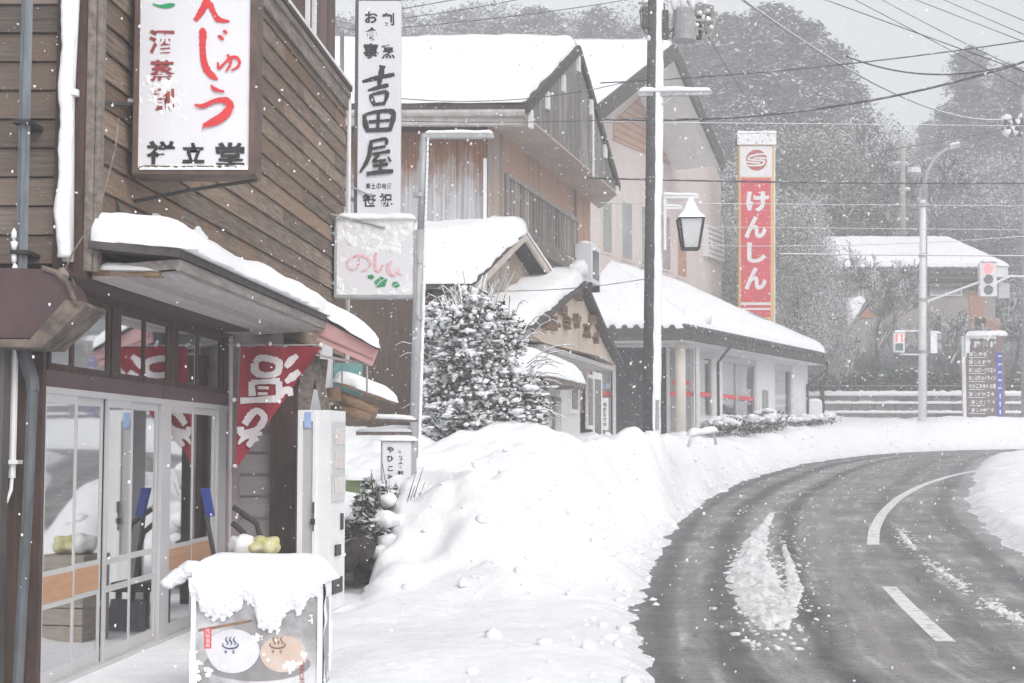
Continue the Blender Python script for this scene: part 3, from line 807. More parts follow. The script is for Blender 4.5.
# front wall towards the camera
WF = Wall((-6.2, 9.5), (1, 0))                          # n = (0,-1): towards the camera
zf0 = at(30, 264, 9.5).z
mb = MB(); z = zf0; row = 0
while z < 6.6:
    a = 0.0
    for k, L in enumerate((1.9+.2*(row % 3), 4)):
        e = min(a+L, 6.2-2.78)
        if e > a: mb.hexa([WF.P(a, z, .028), WF.P(e, z, .028), WF.P(e, z, 0), WF.P(a, z, 0), WF.P(a, z+.179, .006), WF.P(e, z+.179, .006), WF.P(e, z+.179, -.002), WF.P(a, z+.179, -.002)])
        a = e+.004
    z += .187; row += 1
O('plank_wall', mb, SIDING_GREY, shop)
mb = MB(); mb.box(-6.2, -2.80, 9.51, 9.9, zf0-.02, 6.6); mb.box(-6.2, -3.10, 9.51, 9.7, .05, zf0-.021); O('wall_core', mb, DKWOOD, shop)
mb = MB(); c = at(87, 200, 9.5); mb.box(c.x-.075, c.x+.055, 9.43, 9.56, at(87, 272, 9.5).z, 6.6); mb.box(c.x+.057, c.x+.085, 9.46, 9.56, at(87, 272, 9.5).z, 6.6)
O('corner_post', mb, GREYWOOD, shop)
# drainpipes on the front
def bumpy_pipe(px0, py0, px1, py1, Y, r, side, seed):
    a, b = at(px0, py0, Y), at(px1, py1, Y); n = 60; pts = []; rs = []
    for i in range(n+1):
        p = a.lerp(b, i/n); q = mn.noise(Vector((i*.37, seed, 0))); q2 = mn.noise(Vector((i*.11, seed, 4)))
        pts.append(p+Vector((side*(.018+.02*q2), -.01, 0))); rs.append(r*(1+.22*q+.3*max(0, q2)))
    return MB().tube(pts, rs, 10)
mb = MB(); mb.tube([at(75, -20, 9.38), at(69, 100, 9.38), at(68, 262, 9.38)], .036, 10)
pipe = O('white_downpipe', mb, WHITE, shop, smooth=True)
O('pipe_snow', bumpy_pipe(72.5, -20, 66, 258, 9.36, .043, -1, 3), SNOW, pipe, smooth=True)
mb = MB(); a = at(70, 93, 9.37); mb.tube([a+Vector((0,0,-.02)), a+Vector((0,0,.02))], .058, 10); O('pipe_collar', mb, WHITE, pipe)
mb = MB(); mb.tube([at(27.5,-20,9.28), at(24.5,120,9.28), at(21.5,262,9.28), at(20,338,9.28)], .037, 4); gp = O('grey_downpipe', mb, BLUEPIPE, shop)
mb = MB(); mb.tube([at(20,334,9.28), at(21,345,9.27), at(32,380,9.22), at(33,392,9.2)], [.045,.045,.042,.04], 8); mb.tube([at(32.5,390,9.2), at(28,500,9.2), at(22,600,9.2), at(17,700,9.2)], .034, 8); O('lower_downpipe', mb, DKPIPE, gp)
mb = MB()
for py, px in ((123,24.5), (253,21.8)): q = at(px, py, 9.28); mb.box(q.x-.055, q.x+.055, 9.22, 9.48, q.z-.012, q.z+.012)
OM('pipe_bracket', mb, BLACK, gp)
mb = MB(); q = at(19, 335, 9.25); mb.blob(q, .055, 2, .3, (1.2,.8,1.1)); q = at(21, 300, 9.25)
for k in range(9): q = at(15.5-.2*k, 330-12*k, 9.25); mb.blob(q, .022, 1, .3, (1,1,2))
O('pipe_snow', mb, SNOW, gp, smooth=True)
mb = MB(); mb.tube([at(15,345,9.25), at(13.5,420,9.25), at(12,478,9.25)], .022, 8); mb.tube([at(12,478,9.25), at(11,490,9.22), at(5,505,9.2), at(-8,515,9.2)], .012, 6); q = at(12,462,9.25); mb.box(q.x-.04, q.x+.05, 9.2, 9.3, q.z-.012, q.z+.012)
O('conduit', mb, WHITE, shop, smooth=False)
# lower front wall, dark boards
mb = MB(); x = -6.2
while x < at(30, 683, 9.4).x-.12: mb.box(x, x+.118, 9.34-random.uniform(0,.008), 9.5, .02, at(20, 341, 9.4).z); x += .122
O('lower_wall', mb, BOARDV_DK, shop)
mb = MB(); a0 = at(39, 346, 9.4); a1 = at(32, 683, 9.4)
mb.hexa([Vector((a1.x+o_,y_,0)) for o_, y_ in ((-.035,9.38),(.035,9.38),(.035,9.45),(-.035,9.45))]+[Vector((a0.x+o_,y_,a0.z)) for o_, y_ in ((-.035,9.38),(.035,9.38),(.035,9.45),(-.035,9.45))])
O('front_post', mb, DKWOOD, shop)
# plum side awning seen end on
pts = [at(*p, 8.98) for p in ((-60,268),(20,268),(42,269.5),(55,275),(64,284),(70,298),(30,338),(-60,338))]
aw = O('side_awning', MB().prism(pts, (0,.42,0)), PURPLE, shop)
mb = MB()
P2 = [at(*p, 8.96) for p in ((42,267.5),(56,272),(66,281),(73,296),(76,306))]; mb.tube(P2, .016, 6)
mb.prism([at(*p, 8.96) for p in ((28,341),(66,299),(84,302),(86,306),(42,347),(30,347))], (0,.46,0)); mb.prism([at(*p, 8.96) for p in ((-60,339),(28,339),(30,347),(-60,347))], (0,.44,0))
O('awning_frame', mb, M('rusty_awning_frame', (.06,.05,.047), (.19,.15,.125), .8, 9), aw)
# wires and insulators at the corner
mb = MB(); mb.tube([at(*p, 9.3) for p in ((66,268),(73,252),(82,238),(92,224),(105,190),(115,150),(119,118))], .006, 5); mb.tube([at(*p, 9.3) for p in ((68,270),(75,285),(78,300),(74,308))], .005, 5)
mb.blob(at(63,275,9.3), .045, 2, .2); O('service_wire', mb, GREYWOOD, shop)

# ---- canopy
CW = Wall((-2.83+.0718*9.55, 9.55), DSH)
LC = CW.uv(323, 320)[0]
wall_z = [W1.uv(92, 248)[1], W1.uv(318, 320)[1]]
zi = sum(wall_z)/2-.10
zo = 2.81
t0i = W1.uv(95, 250)[0]; 
mb = MB(); A = W1.P(-.10, zi, .03); B = W1.P(LC+.0, zi, .03); Cc = CW.P(LC, zo, .05); D = CW.P(-.12, zo, .05)
th = Vector((0,0,.05)); mb.hexa([D, Cc, B, A, D+th, Cc+th, B+th, A+th]); can = O('canopy_roof', mb, DARKROOF, shop)
mb = MB(); up = Vector((0,0,.055))
snow_sheet(mb, D+up+Vector((.05,-.03,0)), Cc+up+Vector((.05,0,0)), B+up, A+up, .215, 60, 12, (1,1,1,0), .28, .22, 3)
O('canopy_snow', mb, SNOWF, can, smooth=True)
mb = MB(); mb.wbox(CW, -.03, LC, 2.735, 2.805, .0, .03); mb.bar(W1b.P(.1, 2.715, 0), CW.P(-.02, 2.775, 0), .03, .06); O('canopy_fascia', mb, M('pale_weathered_board', (.36,.325,.31), (.22,.195,.185), .8, 5, (4,.6,4), .3, 20), can)
mb = MB(); n = 7
for k in range(n):
    a, e = k/n, (k+.97)/n
    def sp(t, q, z=0): 
        p = W1b.P(t, 2.665, .02).lerp(CW.P(t, 2.72, -.005), q); return p+Vector((0,0,z))
    mb.hexa([sp(.05,a), sp(LC,a), sp(LC,e), sp(.05,e), sp(.05,a,.02), sp(LC,a,.02), sp(LC,e,.02), sp(.05,e,.02)])
O('canopy_soffit', mb, SOFFIT, can)
# snow on the little ledge under the canopy end, and clots stuck on the wall
mb = MB(); snow_line(mb, at(100,271,9.6), at(160,272,9.6), .16, .045, 14, 2); O('ledge_snow', mb, SNOW, can, smooth=True)
mb = MB(); mb.bar(at(98,273.5,9.62), at(162,275,9.62), .14, .03); O('ledge', mb, LOG, can)
def wfr(W, off): return lambda x, y: W.px(x, y, off)
mb = MB()
def clot(x, y): 
    d1 = 1-((x-165)/22-(y-223)/30)**2*9-((x-165)/24)**2; d2 = 1-((x-203)/15-(y-243)/40)**2*5-((x-203)/16)**2-((y-243)/15)**2
    return max(d1*.5-abs(y-(223+(x-165)*.42))/7+.35, d2*.8)+.35*nz(x, y, .2)
stuck_snow(mb, wfr(W1, .03), (1,0,0), 140, 205, 225, 265, clot, 1.6, .05); O('wall_snow', mb, SNOW, shop, smooth=True)

# ---- glazed shop front on W1b
def wb(mb, x0, y0, x1, y1, o0, o1, W=W1b, ref=None):
    """box between picture points (x0, y0) and (x1, y1) on the wall; heights read at ref"""
    t0 = W.uv(x0, 450)[0]; t1 = W.uv(x1, 450)[0]; z0 = W.uv(x0, y1)[1]; z1 = W.uv(x0, y0)[1]
    mb.wbox(W, t0, t1, z0, z1, o0, o1)
tpx = lambda x, y=450: W1b.uv(x, y)[0]
zt = W1b.uv(42, 391)[1]; zr0 = W1b.uv(40, 603)[1]; zr1 = W1b.uv(40, 579)[1]; zb_ = .10
zbeam = W1b.uv(46, 370)[1]
t_end = tpx(229)
mb = MB(); mb.wbox(W1b, -.1, t_end, zt+.03, zbeam, -.06, .03); mb.wbox(W1b, tpx(160)-.03, tpx(160)+.03, zt+.032, zbeam, .0301, .036); O('transom_beam', mb, PURPLE, shop)
mb = MB()
for x in (112, 170, 224): mb.wbox(W1b, tpx(x)-.075, tpx(x)+.075, zbeam-.002, 2.70, -.05, .012)
mb.wbox(W1b, -.1, t_end, 2.625, 2.664, -.05, .05); OM('transom_post', mb, DKWOOD, shop)
mb = MB(); mb.wbox(W1b, tpx(229)-.05, tpx(229)+.06, .05, 2.70, -.05, .09); O('end_post', mb, M('pale_purple_post', (.36,.30,.31), (.28,.235,.245), .7, 6), shop)
for (xa, xb, xm) in ((47, 106, 70), (117, 166, 142), (175, 219, 196)):
    mb = MB(); a, e = tpx(xa), tpx(xb); z0, z1 = zbeam+.0, 2.625
    for t_ in (a, tpx(xm), e): mb.wbox(W1b, t_-.024, t_+.024, z0, z1, -.02, .008)
    mb.wbox(W1b, a, e, z0, z0+.05, -.018, .006); mb.wbox(W1b, a, e, z1-.04, z1, -.018, .006)
    f = O('transom_window', mb, DKWOOD, shop)
    O('window_glass', MB().wbox(W1b, a, e, z0+.02, z1-.02, -.008, -.003), GLASS, f)
leaf = [(39,74,0), (74,103,0), (103,130,1), (130,158,1), (166,191,0), (191,215,0)]
for (xa, xb, clear) in leaf:
    a, e = tpx(xa)+.012, tpx(xb)-.012; o0 = -.02 if xa in (74, 130, 191) else .004; o1 = o0+.022
    mb = MB()
    for t_ in (a, e-.036): mb.wbox(W1b, t_, t_+.036, zb_, zt-.01, o0, o1)
    for (z0, z1) in ((zt-.07, zt-.011), (zr1, zr1+.045), (zr0-.045, zr0), (zb_+.001, zb_+.09)): mb.wbox(W1b, a+.037, e-.037, z0, z1, o0+.002, o1-.003)
    d = O('sliding_door', mb, ALU, shop)
    O('door_glass', MB().wbox(W1b, a+.032, e-.032, zr1+.02, zt-.05, o0+.012, o0+.017), GLASS, d)
    O('lower_glass', MB().wbox(W1b, a+.032, e-.032, zb_+.08, zr0-.02, o0+.012, o0+.017), GLASS, d)
    if clear: O('middle_glass', MB().wbox(W1b, a+.032, e-.032, zr0-.02, zr1+.02, o0+.011, o0+.016), GLASS, d)
    else: O('middle_panel', MB().wbox(W1b, a+.032, e-.032, zr0-.01, zr1+.01, o0+.008, o0+.022), ORANGE, d)
mb = MB(); mb.wbox(W1b, tpx(158), tpx(166), zb_, zt-.012, -.03, .03); mb.wbox(W1b, tpx(215), tpx(223), zb_, zt-.012, -.03, .03); mb.wbox(W1b, -.05, t_end, zt-.012, zt+.03, -.03, .032); mb.wbox(W1b, -.05, t_end, .05, zb_, -.05, .06)
O('door_frame', mb, ALU, shop)
# inside the shop
mb = MB(); mb.wbox(W1b, -.4, 5.2, .0, .04, -2.6, -.06); mb.wbox(W1b, -.4, 5.2, .04, 2.6, -2.65, -2.55); mb.wbox(W1b, -.4, -.3, .04, 2.6, -2.5, -.06); mb.wbox(W1b, 5.1, 5.2, .04, 2.6, -2.5, -.1)
O('interior', mb, INTER, shop)
mb = MB()
for z in (.55, .95, 1.4): mb.wbox(W1b, .3, 4.6, z, z+.03, -2.4, -1.7)
for t_ in (.3, 1.7, 3.2, 4.55): mb.wbox(W1b, t_, t_+.05, .05, 1.9, -2.4, -1.72)
O('display_shelf', mb, OFFW, shop)
# end wall of the porch: lilac boards, dark post, braces
WR = Wall((-2.75, 14.55), (1, 0)); mb = MB(); z = .1
while z < 2.72: mb.wbox(WR, -.1, .52, z, z+.179, -.03, .0); z += .21
mb.wbox(WR, -.1, .52, .1, 2.72, -.06, -.031); O('porch_wall', mb, LILAC, shop)
mb = MB(); q0, q1 = at(271, 450, 14.45), at(297, 450, 14.45); mb.box(q0.x, q1.x, 14.4, 14.56, .06, 2.5); O('porch_post', mb, DKWOOD, shop)
mb = MB(); mb.bar(at(300,420,14.5), at(313,352,14.5), .07, .14); mb.bar(at(327,416,14.5), at(316,362,14.5), .05, .08); mb.bar(at(296,372,14.6), at(326,375,14.6), .1, .3); OM('porch_brace', mb, GREYWOOD, shop)
# pink fascia porch roof further along
WPk = Wall((0, 14.25), (1, 0))
def pk(x, y, Y=14.25): return at(x, y, Y)
pa, pb, pc, pd = pk(300,307), pk(378,350), pk(372,366), pk(320,342)
mb = MB().prism([pk(318,317), pb, pc, pd, pk(316,341)], (0,.04,0)); pr_ = O('porch_fascia', mb, PINK, shop)
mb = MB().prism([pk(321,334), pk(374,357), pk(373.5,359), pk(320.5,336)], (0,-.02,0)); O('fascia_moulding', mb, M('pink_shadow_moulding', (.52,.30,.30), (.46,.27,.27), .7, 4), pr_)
I0 = Vector((-2.45, 14.26, 3.20)); E0 = pk(379,350.5); L2 = Vector((-.35, 1.6, .12))
up = Vector((0,0,.03)); mb = MB().hexa([I0, E0, E0+L2, I0+L2, I0+up, E0+up, E0+L2+up, I0+L2+up]); O('porch_roof', mb, DARKROOF, pr_)
mb = MB(); snow_sheet(mb, I0+up+Vector((0,-.04,0)), E0+up+Vector((.03,-.04,-.01)), E0+L2+up+Vector((.03,0,0)), I0+L2+up, .165, 24, 20, (0,1,1,1), .25, .2, 9); O('porch_snow', mb, SNOWF, pr_, smooth=True)
mb = MB(); q = Vector((-2.5, 14.3, pk(320,343).z)); e = pk(371,366,14.3); mb.hexa([q, e, e+L2, q+L2, q+Vector((0,0,.02)), e+Vector((0,0,.02)), e+L2+Vector((0,0,.02)), q+L2+Vector((0,0,.02))]); O('porch_soffit', mb, SOFFIT, pr_)
mb = MB(); mb.tube([at(367,366,15.5), at(367,392,15.5)], .012, 6); mb.tube([at(342,364,15.9), at(342,384,15.9)], .01, 6); OM('hanger', mb, STEEL, pr_)
# back wall under the porch: pale and teal panes
mb = MB(); mb.box(-2.6, at(333,380,16.9).x-.02, 16.9, 17.0, .1, 3.0); mb.box(-2.6, -2.2, 17.05, 18.4, .1, 3.0); O('rear_wall', mb, OFFW, shop)
mb = MB(); a, e = at(334,363,16.9), at(362,395,16.9); mb.box(a.x, e.x, 16.88, 16.94, e.z, a.z); O('teal_pane', mb, TEAL, shop)

# ---- log roofed shelter beside the porch
lr = T('log_shelter', 'tiny shelter roof of logs under a rounded strip of snow beside the pink porch', 'shelter', (-1.7, 16.6, .1))
a, e = at(337,384,16.2), at(396,405,16.2); L3 = Vector((-.10, .6, .05)); up = Vector((0,0,.03))
O('roof', MB().hexa([a, e, e+L3, a+L3, a+up, e+up, e+L3+up, a+L3+up]), LOG, lr)
mb = MB(); snow_sheet(mb, a+up, e+up+Vector((.03,0,-.005)), e+L3+up, a+L3+up, .13, 20, 12, (1,1,1,1), .2, .2, 4); O('roof_snow', mb, SNOWF, lr, smooth=True)
for (p, q, r) in (((336,396),(378,412),.075), ((338,410),(372,416),.07)): O('log', MB().tube([at(*p,16.3), at(*q,16.35)], [r, r*.9], 10), LOG, lr, smooth=True)
O('log', MB().tube([at(331,388,16.2), at(333,402,16.2)], .1, 10), LOG, lr, smooth=True)
for (x, YY) in ((334,16.5), (372,16.6)): O('post', MB().tube([at(x,405,YY), Vector((at(x,405,YY).x, YY, .1 if x < 340 else at(372,424,YY).z))], .04, 8), LOG, lr, smooth=True)
mb = MB(); mb.bar(at(356,419,17.2), at(418,421,17.2), .03, .03); mb.bar(at(356,433,17.3), at(412,433,17.3), .03, .05); rl = O('rail', mb, GREYWOOD, lr)
mb = MB(); snow_line(mb, at(356,418,17.2), at(416,420,17.2), .06, .05, 18, 3); snow_line(mb, at(356,432,17.3), at(412,432,17.3), .06, .04, 18, 5); O('rail_snow', mb, SNOW, rl, smooth=True)

# ---- hanging bun sign
sg = T('hanging_sign', 'tall white hanging sign with red brush lettering in a brown frame on the plank wall', 'sign', at(200, 176, 10.25))
YS = 10.1; sgx0, sgx1 = at(139,100,YS).x, at(249.5,100,YS).x
zb0 = at(200,169,YS).z; zt0 = at(200,-110,YS).z
O('panel', MB().box(sgx0, sgx1, YS, YS+.27, zb0, zt0), OFFW, sg)
mb = MB(); fw = .035
mb.box(sgx0-fw, sgx0-.001, YS-.015, YS+.285, zb0-.035, zt0+fw); mb.box(sgx1+.001, sgx1+.04, YS-.015, YS+.285, zb0-.035, zt0+fw); mb.box(sgx0, sgx1, YS-.014, YS+.284, zb0-.036, zb0-.001); mb.box(sgx0, sgx1, YS-.014, YS+.284, zt0+.001, zt0+.035)
O('frame', mb, BROWNFR, sg)
mb = MB(); snow_line(mb, Vector((sgx0, YS-.01, zb0)), Vector((sgx1, YS-.01, zb0)), .012, .022, 30, 3); O('mossy_edge', mb, MOSS, sg)
fs_ = lambda d: (lambda cx, cy: at(130+cx/3.593, cy/3.593, YS-d))
mb = MB()
B = lambda *p: brush(mb, p, fs_(.006))
B((292,-40,20),(266,25,26),(234,74,16)); B((258,38,14),(284,14,22),(300,44,18),(318,70,20),(358,77,6))
B((252,106,16),(262,118,27),(261,170,22),(266,222,24),(280,256,26),(303,278,18),(316,286,5))
B((316,128,6),(326,134,13),(336,144,9)); B((334,112,7),(342,114,12),(348,122,8))
B((316,224,7),(320,246,10),(334,234,9),(356,212,10),(380,206,12),(394,222,10),(388,240,9),(364,254,5)); B((350,196,8),(362,216,11),(358,238,9),(344,258,5))
B((292,306,6),(306,322,14),(340,330,6)); B((232,377,6),(262,382,16),(312,362,17),(348,364,26),(360,386,28),(336,418,32),(298,440,28),(264,452,12)); B((266,450,7),(262,468,3))
O('lettering', mb, REDPAINT, sg, fix=False)
mb = MB(); fr = fs_(.006)
glyph(mb, '酒', fr, 68, 106, 160, 192, .03, jit=.03); glyph(mb, '蒸', fr, 72, 216, 160, 292, .03, jit=.04); glyph(mb, '剤', fr, 78, 318, 160, 396, .03, jit=.04)
O('lettering', mb, MAROON, sg, fix=False)
mb = MB()
glyph(mb, '祥', fr, 60, 506, 164, 590, .035, jit=.05); glyph(mb, '立', fr, 188, 512, 268, 586, .035, jit=.05); glyph(mb, '堂', fr, 308, 512, 412, 598, .035, jit=.05)
O('lettering', mb, BLACKPAINT, sg, fix=False)
mb = MB(); brush(mb, ((82,14,6),(110,22,10),(140,20,16),(162,16,6)), fr); O('lettering', mb, GREENPAINT, sg, fix=False)
mb = MB()
def sf(cx, cy):
    e = .9-cx/18 if cx < 60 else -9
    n = nz(cx, cy, .022, 3); n2 = nz(cx, cy, .07, 8)
    body = -.62+n*.5+n2*.40+.62*math.exp(-((cx-110)/95)**2-((cy-325)/120)**2)+.30*math.exp(-((cx-240)/110)**2-((cy-400)/70)**2)
    edge = .55-(cx-18)/26+.5*n2
    bot = .5-(600-cy)/14+.4*n2 if cy > 560 else -9
    return max(-.3, min(1, max(body*1.5, edge, bot)))
stuck_snow(mb, lambda x, y: at(130+x/3.593, y/3.593, YS-.002), (0,-1,0), 36, -60, 426, 612, sf, 6, .022)
O('stuck_snow', mb, SNOW, sg, smooth=True, fix=False)
mb = MB(); mb.tube([W1.px(116,207,.0), at(122,204,YS+.2), at(190,190,YS+.13), at(258,180,YS+.1)], .014, 6); mb.tube([W1.px(116,200,.0), W1.px(118,212,.03), at(123,214,YS+.1)], .02, 6)
mb.bar(W1.px(97,103,.0), at(140,104,YS+.12), .04, .02); mb.tube([at(119,118,YS), at(98,132,YS)], .006, 5); O('bracket', mb, BLACK, sg)
mb = MB(); snow_line(mb, at(96,102,YS+.1), at(136,103,YS+.1), .07, .035, 12, 4); O('bracket_snow', mb, SNOW, sg, smooth=True)

# ---- red banner
YB = 13.55
bn = T('banner', 'torn red cloth banner with white lettering hanging as a triangle under the canopy', 'banner', at(236, 465, YB))
def bf(x, y, d=0.0):
    w_ = .035*math.sin((x-235)*.13)+.02*math.sin((y-345)*.07+(x-235)*.05)
    return at(x, y, YB+w_-d)
N = 26; vs = []; fs = []
for j in range(N+1):
    y = 346+(466-346)*j/N; xl = 241-6*j/N; xr = 322-(322-238)*j/N
    for i in range(N+1): vs.append(bf(xl+(xr-xl)*i/N, y+(1.5*math.sin(i*.6)*(1-j/N))))
fs = [(j*(N+1)+i, j*(N+1)+i+1, (j+1)*(N+1)+i+1, (j+1)*(N+1)+i) for j in range(N) for i in range(N)]
O('cloth', MB().add(vs, fs), FLAGRED, bn, smooth=True, fix=False)
bb = lambda cx, cy: bf(225+cx/4.55, 330+cy/4.55, .012)
mb = MB(); BW = lambda *p: brush(mb, p, bb)
BW((135,150,34),(140,190,38),(180,205,26),(235,195,32),(245,150,34),(205,132,30),(160,128,30),(136,150,30))
BW((276,170,22),(300,140,32),(330,115,24)); BW((276,238,22),(305,215,36),(340,188,24))
BW((120,235,26),(125,300,34)); BW((120,240,26),(175,235,22),(250,232,30)); BW((245,235,30),(250,310,34)); BW((70,322,30),(150,318,26),(255,312,34)); BW((150,262,14),(200,264,12)); BW((150,290,14),(195,290,12)); BW((254,290,30),(290,270,32),(300,300,22))
BW((72,440,32),(75,470,30),(110,462,24),(150,450,30),(180,400,32),(150,368,28),(120,385,34),(90,430,30)); BW((120,450,20),(130,490,30),(105,530,26)); BW((62,520,8),(90,490,22),(170,470,16)); BW((135,480,16),(152,505,12))
O('lettering', mb, FLAGWHITE, bn, fix=False)
mb = MB()
for (x, y) in ((238,345),(270,344),(321,345),(234,400),(235,466)): q = at(x, y, YB-.02); mb.blob(q, .022, 1, .2)
OM('tie', mb, WHITE, bn)
mb = MB(); mb.tube([at(231,336,YB+.02), at(230,480,YB+.02), at(229,560,YB+.02)], .018, 8); mb.tube([at(229,345,YB), at(324,345,YB)], .008, 6); O('pole', mb, M('banner_pole', (.42,.38,.38), (.34,.30,.30), .6, 4), bn)

# ---- snow pusher, cart, crate and bag by the door
sv = T('snow_shovel', 'blue handled snow shovel leaning against the glass door', 'shovel', (-2.60, 12.6, .07))
O('shaft', MB().tube([at(206,515,12.45), at(212,545,12.5), at(222,600,12.55), Vector((at(222,600,12.55).x+.1, 12.6, .3))], .02, 8), BLACK, sv, smooth=True)
O('grip', MB().prism([at(*p,12.44) for p in ((200,488),(209,488),(211,500),(214,516),(206,518),(203,502))], (0,.05,0)), BLUE, sv)
q = Vector((at(222,600,12.55).x+.1, 12.6, .3)); mb = MB(); mb.hexa([q+Vector((-.2,-.03,-.22)), q+Vector((.2,-.03,-.22)), q+Vector((.2,0,-.22)), q+Vector((-.2,0,-.22)), q+Vector((-.17,.02,.04)), q+Vector((.17,.02,.04)), q+Vector((.17,.04,.04)), q+Vector((-.17,.04,.04))]); O('blade', mb, DKPIPE, sv)
ct = T('hand_cart', 'black tubular cart handles standing behind the snowed sign by the lilac wall', 'hand cart', (-2.35, 13.0, .07))
for (p, q, r) in (((233,507),(257,524),(260,538)), ((232,523),(244,533),(248,548))):
    O('handle', MB().tube([at(*p,13.0), at((p[0]+q[0])/2-1,(p[1]+q[1])/2-1,13.0), at(*q,13.0), at(*r,13.0), Vector((at(*r,13.0).x, 13.0, .45))], .024, 8), BLACK, ct, smooth=True)
mb = MB(); q = at(247,600,13.0); mb.box(q.x-.16, q.x+.22, 12.8, 13.3, .38, .46); mb.box(q.x-.14, q.x-.10, 12.85, 12.9, .07, .38); mb.box(q.x+.16, q.x+.2, 12.85, 12.9, .07, .38); mb.box(q.x-.14, q.x-.10, 13.2, 13.25, .07, .38); mb.box(q.x+.16, q.x+.2, 13.2, 13.25, .07, .38); O('bed', mb, BLACK, ct)
mb = MB(); a = at(228,553,12.0); e = at(282,600,12.0); zc = at(250,556,12.0).z
for k in range(5): mb.box(a.x, e.x, 11.9, 11.93, .07+k*(zc-.07)/5, .07+(k+.93)*(zc-.07)/5)
mb.box(a.x, a.x+.03, 11.932, 12.3, .07, zc); mb.box(e.x-.03, e.x, 11.932, 12.3, .07, zc); mb.box(a.x+.031, e.x-.031, 12.27, 12.3, .07, zc); mb.box(a.x+.031, e.x-.031, 11.932, 12.268, zc-.03, zc)
O('crate', mb, M('pale_crate_wood', (.42,.37,.32), (.30,.26,.22), .8, 5, (1,1,6)), label='pale wooden crate behind the snowed sign, under a white and yellow bag', cat='crate')
bg_ = T('plastic_bag', 'crumpled white and yellow plastic bag lying on the crate', 'bag', at(254,556,12.1))
mb = MB(); q = at(243,547,12.1); mb.blob((q.x, q.y, zc+.085), .10, 3, .25, (1.1,1,.85)); O('white_part', mb, WHITE, bg_, smooth=True)
mb = MB(); q = at(265,547,12.1); mb.blob((q.x, q.y, zc+.075), .11, 3, .25, (1.1,1,.75)); O('yellow_part', mb, YBAG, bg_, smooth=True)

# ---- white vending machine
vm = T('vending_machine', 'narrow white vending machine with a locked side door standing under the pink porch', 'vending machine', (-1.75, 13.85, .1))
P0 = at(297,560,13.6); P1 = at(328.5,560,13.6); P2_ = at(344.5,560,14.15); d = P2_-P1; P3 = P0+Vector((d.x, d.y, 0))
zt_ = at(318,410,13.6).z; zb1 = .14
def vbox(mb, a, e, z0, z1, o0, o1, side='near'):
    W = Wall((P0.x, P0.y), (P1.x-P0.x, P1.y-P0.y)) if side == 'near' else Wall((P1.x, P1.y), (d.x, d.y))
    L = (Vector((P1.x-P0.x, P1.y-P0.y)) if side == 'near' else Vector((d.x, d.y))).length
    mb.wbox(W, a*L, e*L, z0, z1, o0, o1)
mb = MB(); mb.hexa([Vector((p.x, p.y, zb1)) for p in (P0, P1, P2_, P3)]+[Vector((p.x, p.y, zt_)) for p in (P0, P1, P2_, P3)]); O('body', mb, WHITE, vm)
mb = MB(); vbox(mb, .0, .16, zb1, zt_-.01, .001, .03); vbox(mb, .48, .56, zb1, zt_-.01, .001, .03); vbox(mb, .16, .48, zt_-.1, zt_-.012, .001, .028); vbox(mb, .16, .48, zb1+.001, zb1+.5, .001, .028); dr_ = O('side_door', mb, WHITE, vm)
O('door_pane', MB() .add([], []) if False else (lambda m_: (vbox(m_, .16, .48, zb1+.5, zt_-.1, .002, .012), m_)[1])(MB()), M('grey_pane', (.50,.49,.50), (.42,.41,.42), .2, 3), dr_)
mb = MB(); vbox(mb, .50, .55, 1.02, 1.12, .03, .06); vbox(mb, .44, .58, .92, .97, .03, .05); vbox(mb, .50, .54, .86, 1.02, .03, .045); O('door_handle', mb, BLACK, dr_)
mb = MB(); vbox(mb, .20, .42, zt_-.16, zt_-.02, .0285, .033); O('blue_notice', mb, SKYBLUE, dr_)
mb = MB(); vbox(mb, .14, .86, 1.12, zt_-.1, .002, .02, 'front'); O('display_window', mb, M('pale_display', (.58,.58,.59), (.48,.48,.50), .2, 3), vm)
mb = MB()
for k in range(3):
    for i in range(5): vbox(mb, .2+i*.125, .2+i*.125+.08, 1.2+k*.22, 1.34+k*.22, .021, .03, 'front')
OM('drink', mb, M('drink_row', (.70,.69,.69), (.60,.50,.50), .4, 20), vm)
mb = MB(); vbox(mb, .35, .65, .62, .72, .002, .02, 'front'); vbox(mb, .2, .8, .28, .42, .002, .015, 'front'); vbox(mb, .7, .8, .85, 1.0, .002, .02, 'front'); OM('slot', mb, BLACK, vm)
mb = MB(); mb.box(P0.x+.02, P1.x-.02, 13.65, 13.9, .06, .14); O('foot', mb, BLACK, vm)
# ---- boxed food sign at the kerb side, heaped with snow
bx = T('food_sign', 'glass fronted sign box picturing two steamed buns, thickly capped with snow', 'sign', (-1.6, 9.55, .07))
X0, X1 = at(192,600,9.4).x, at(323,600,9.4).x; ZT = at(250,583,9.4).z
O('cabinet', MB().box(X0, X1, 9.4, 9.78, .08, ZT), STEEL, bx)
mb = MB(); fr_ = .03; mb.box(X0, X0+fr_, 9.375, 9.399, .08, ZT); mb.box(X1-fr_, X1, 9.375, 9.399, .08, ZT); mb.box(X0+fr_+.001, X1-fr_-.001, 9.376, 9.399, ZT-.03, ZT); mb.box(X0+fr_+.001, X1-fr_-.001, 9.376, 9.399, .08, .13); O('frame', mb, WHITE, bx)
mb = MB(); mb.box(X0+fr_, X1-fr_, 9.393, 9.398, .13, ZT-.03)
PRINTBG = M('print_background', (.30,.29,.30), (.66,.66,.68), .4, 3.2, lo=.4, hi=.62)
pn = O('poster', mb, PRINTBG, bx)
pf = lambda d: (lambda cx, cy: at(180+cx/6.633, 580+cy/6.633, 9.392-d))
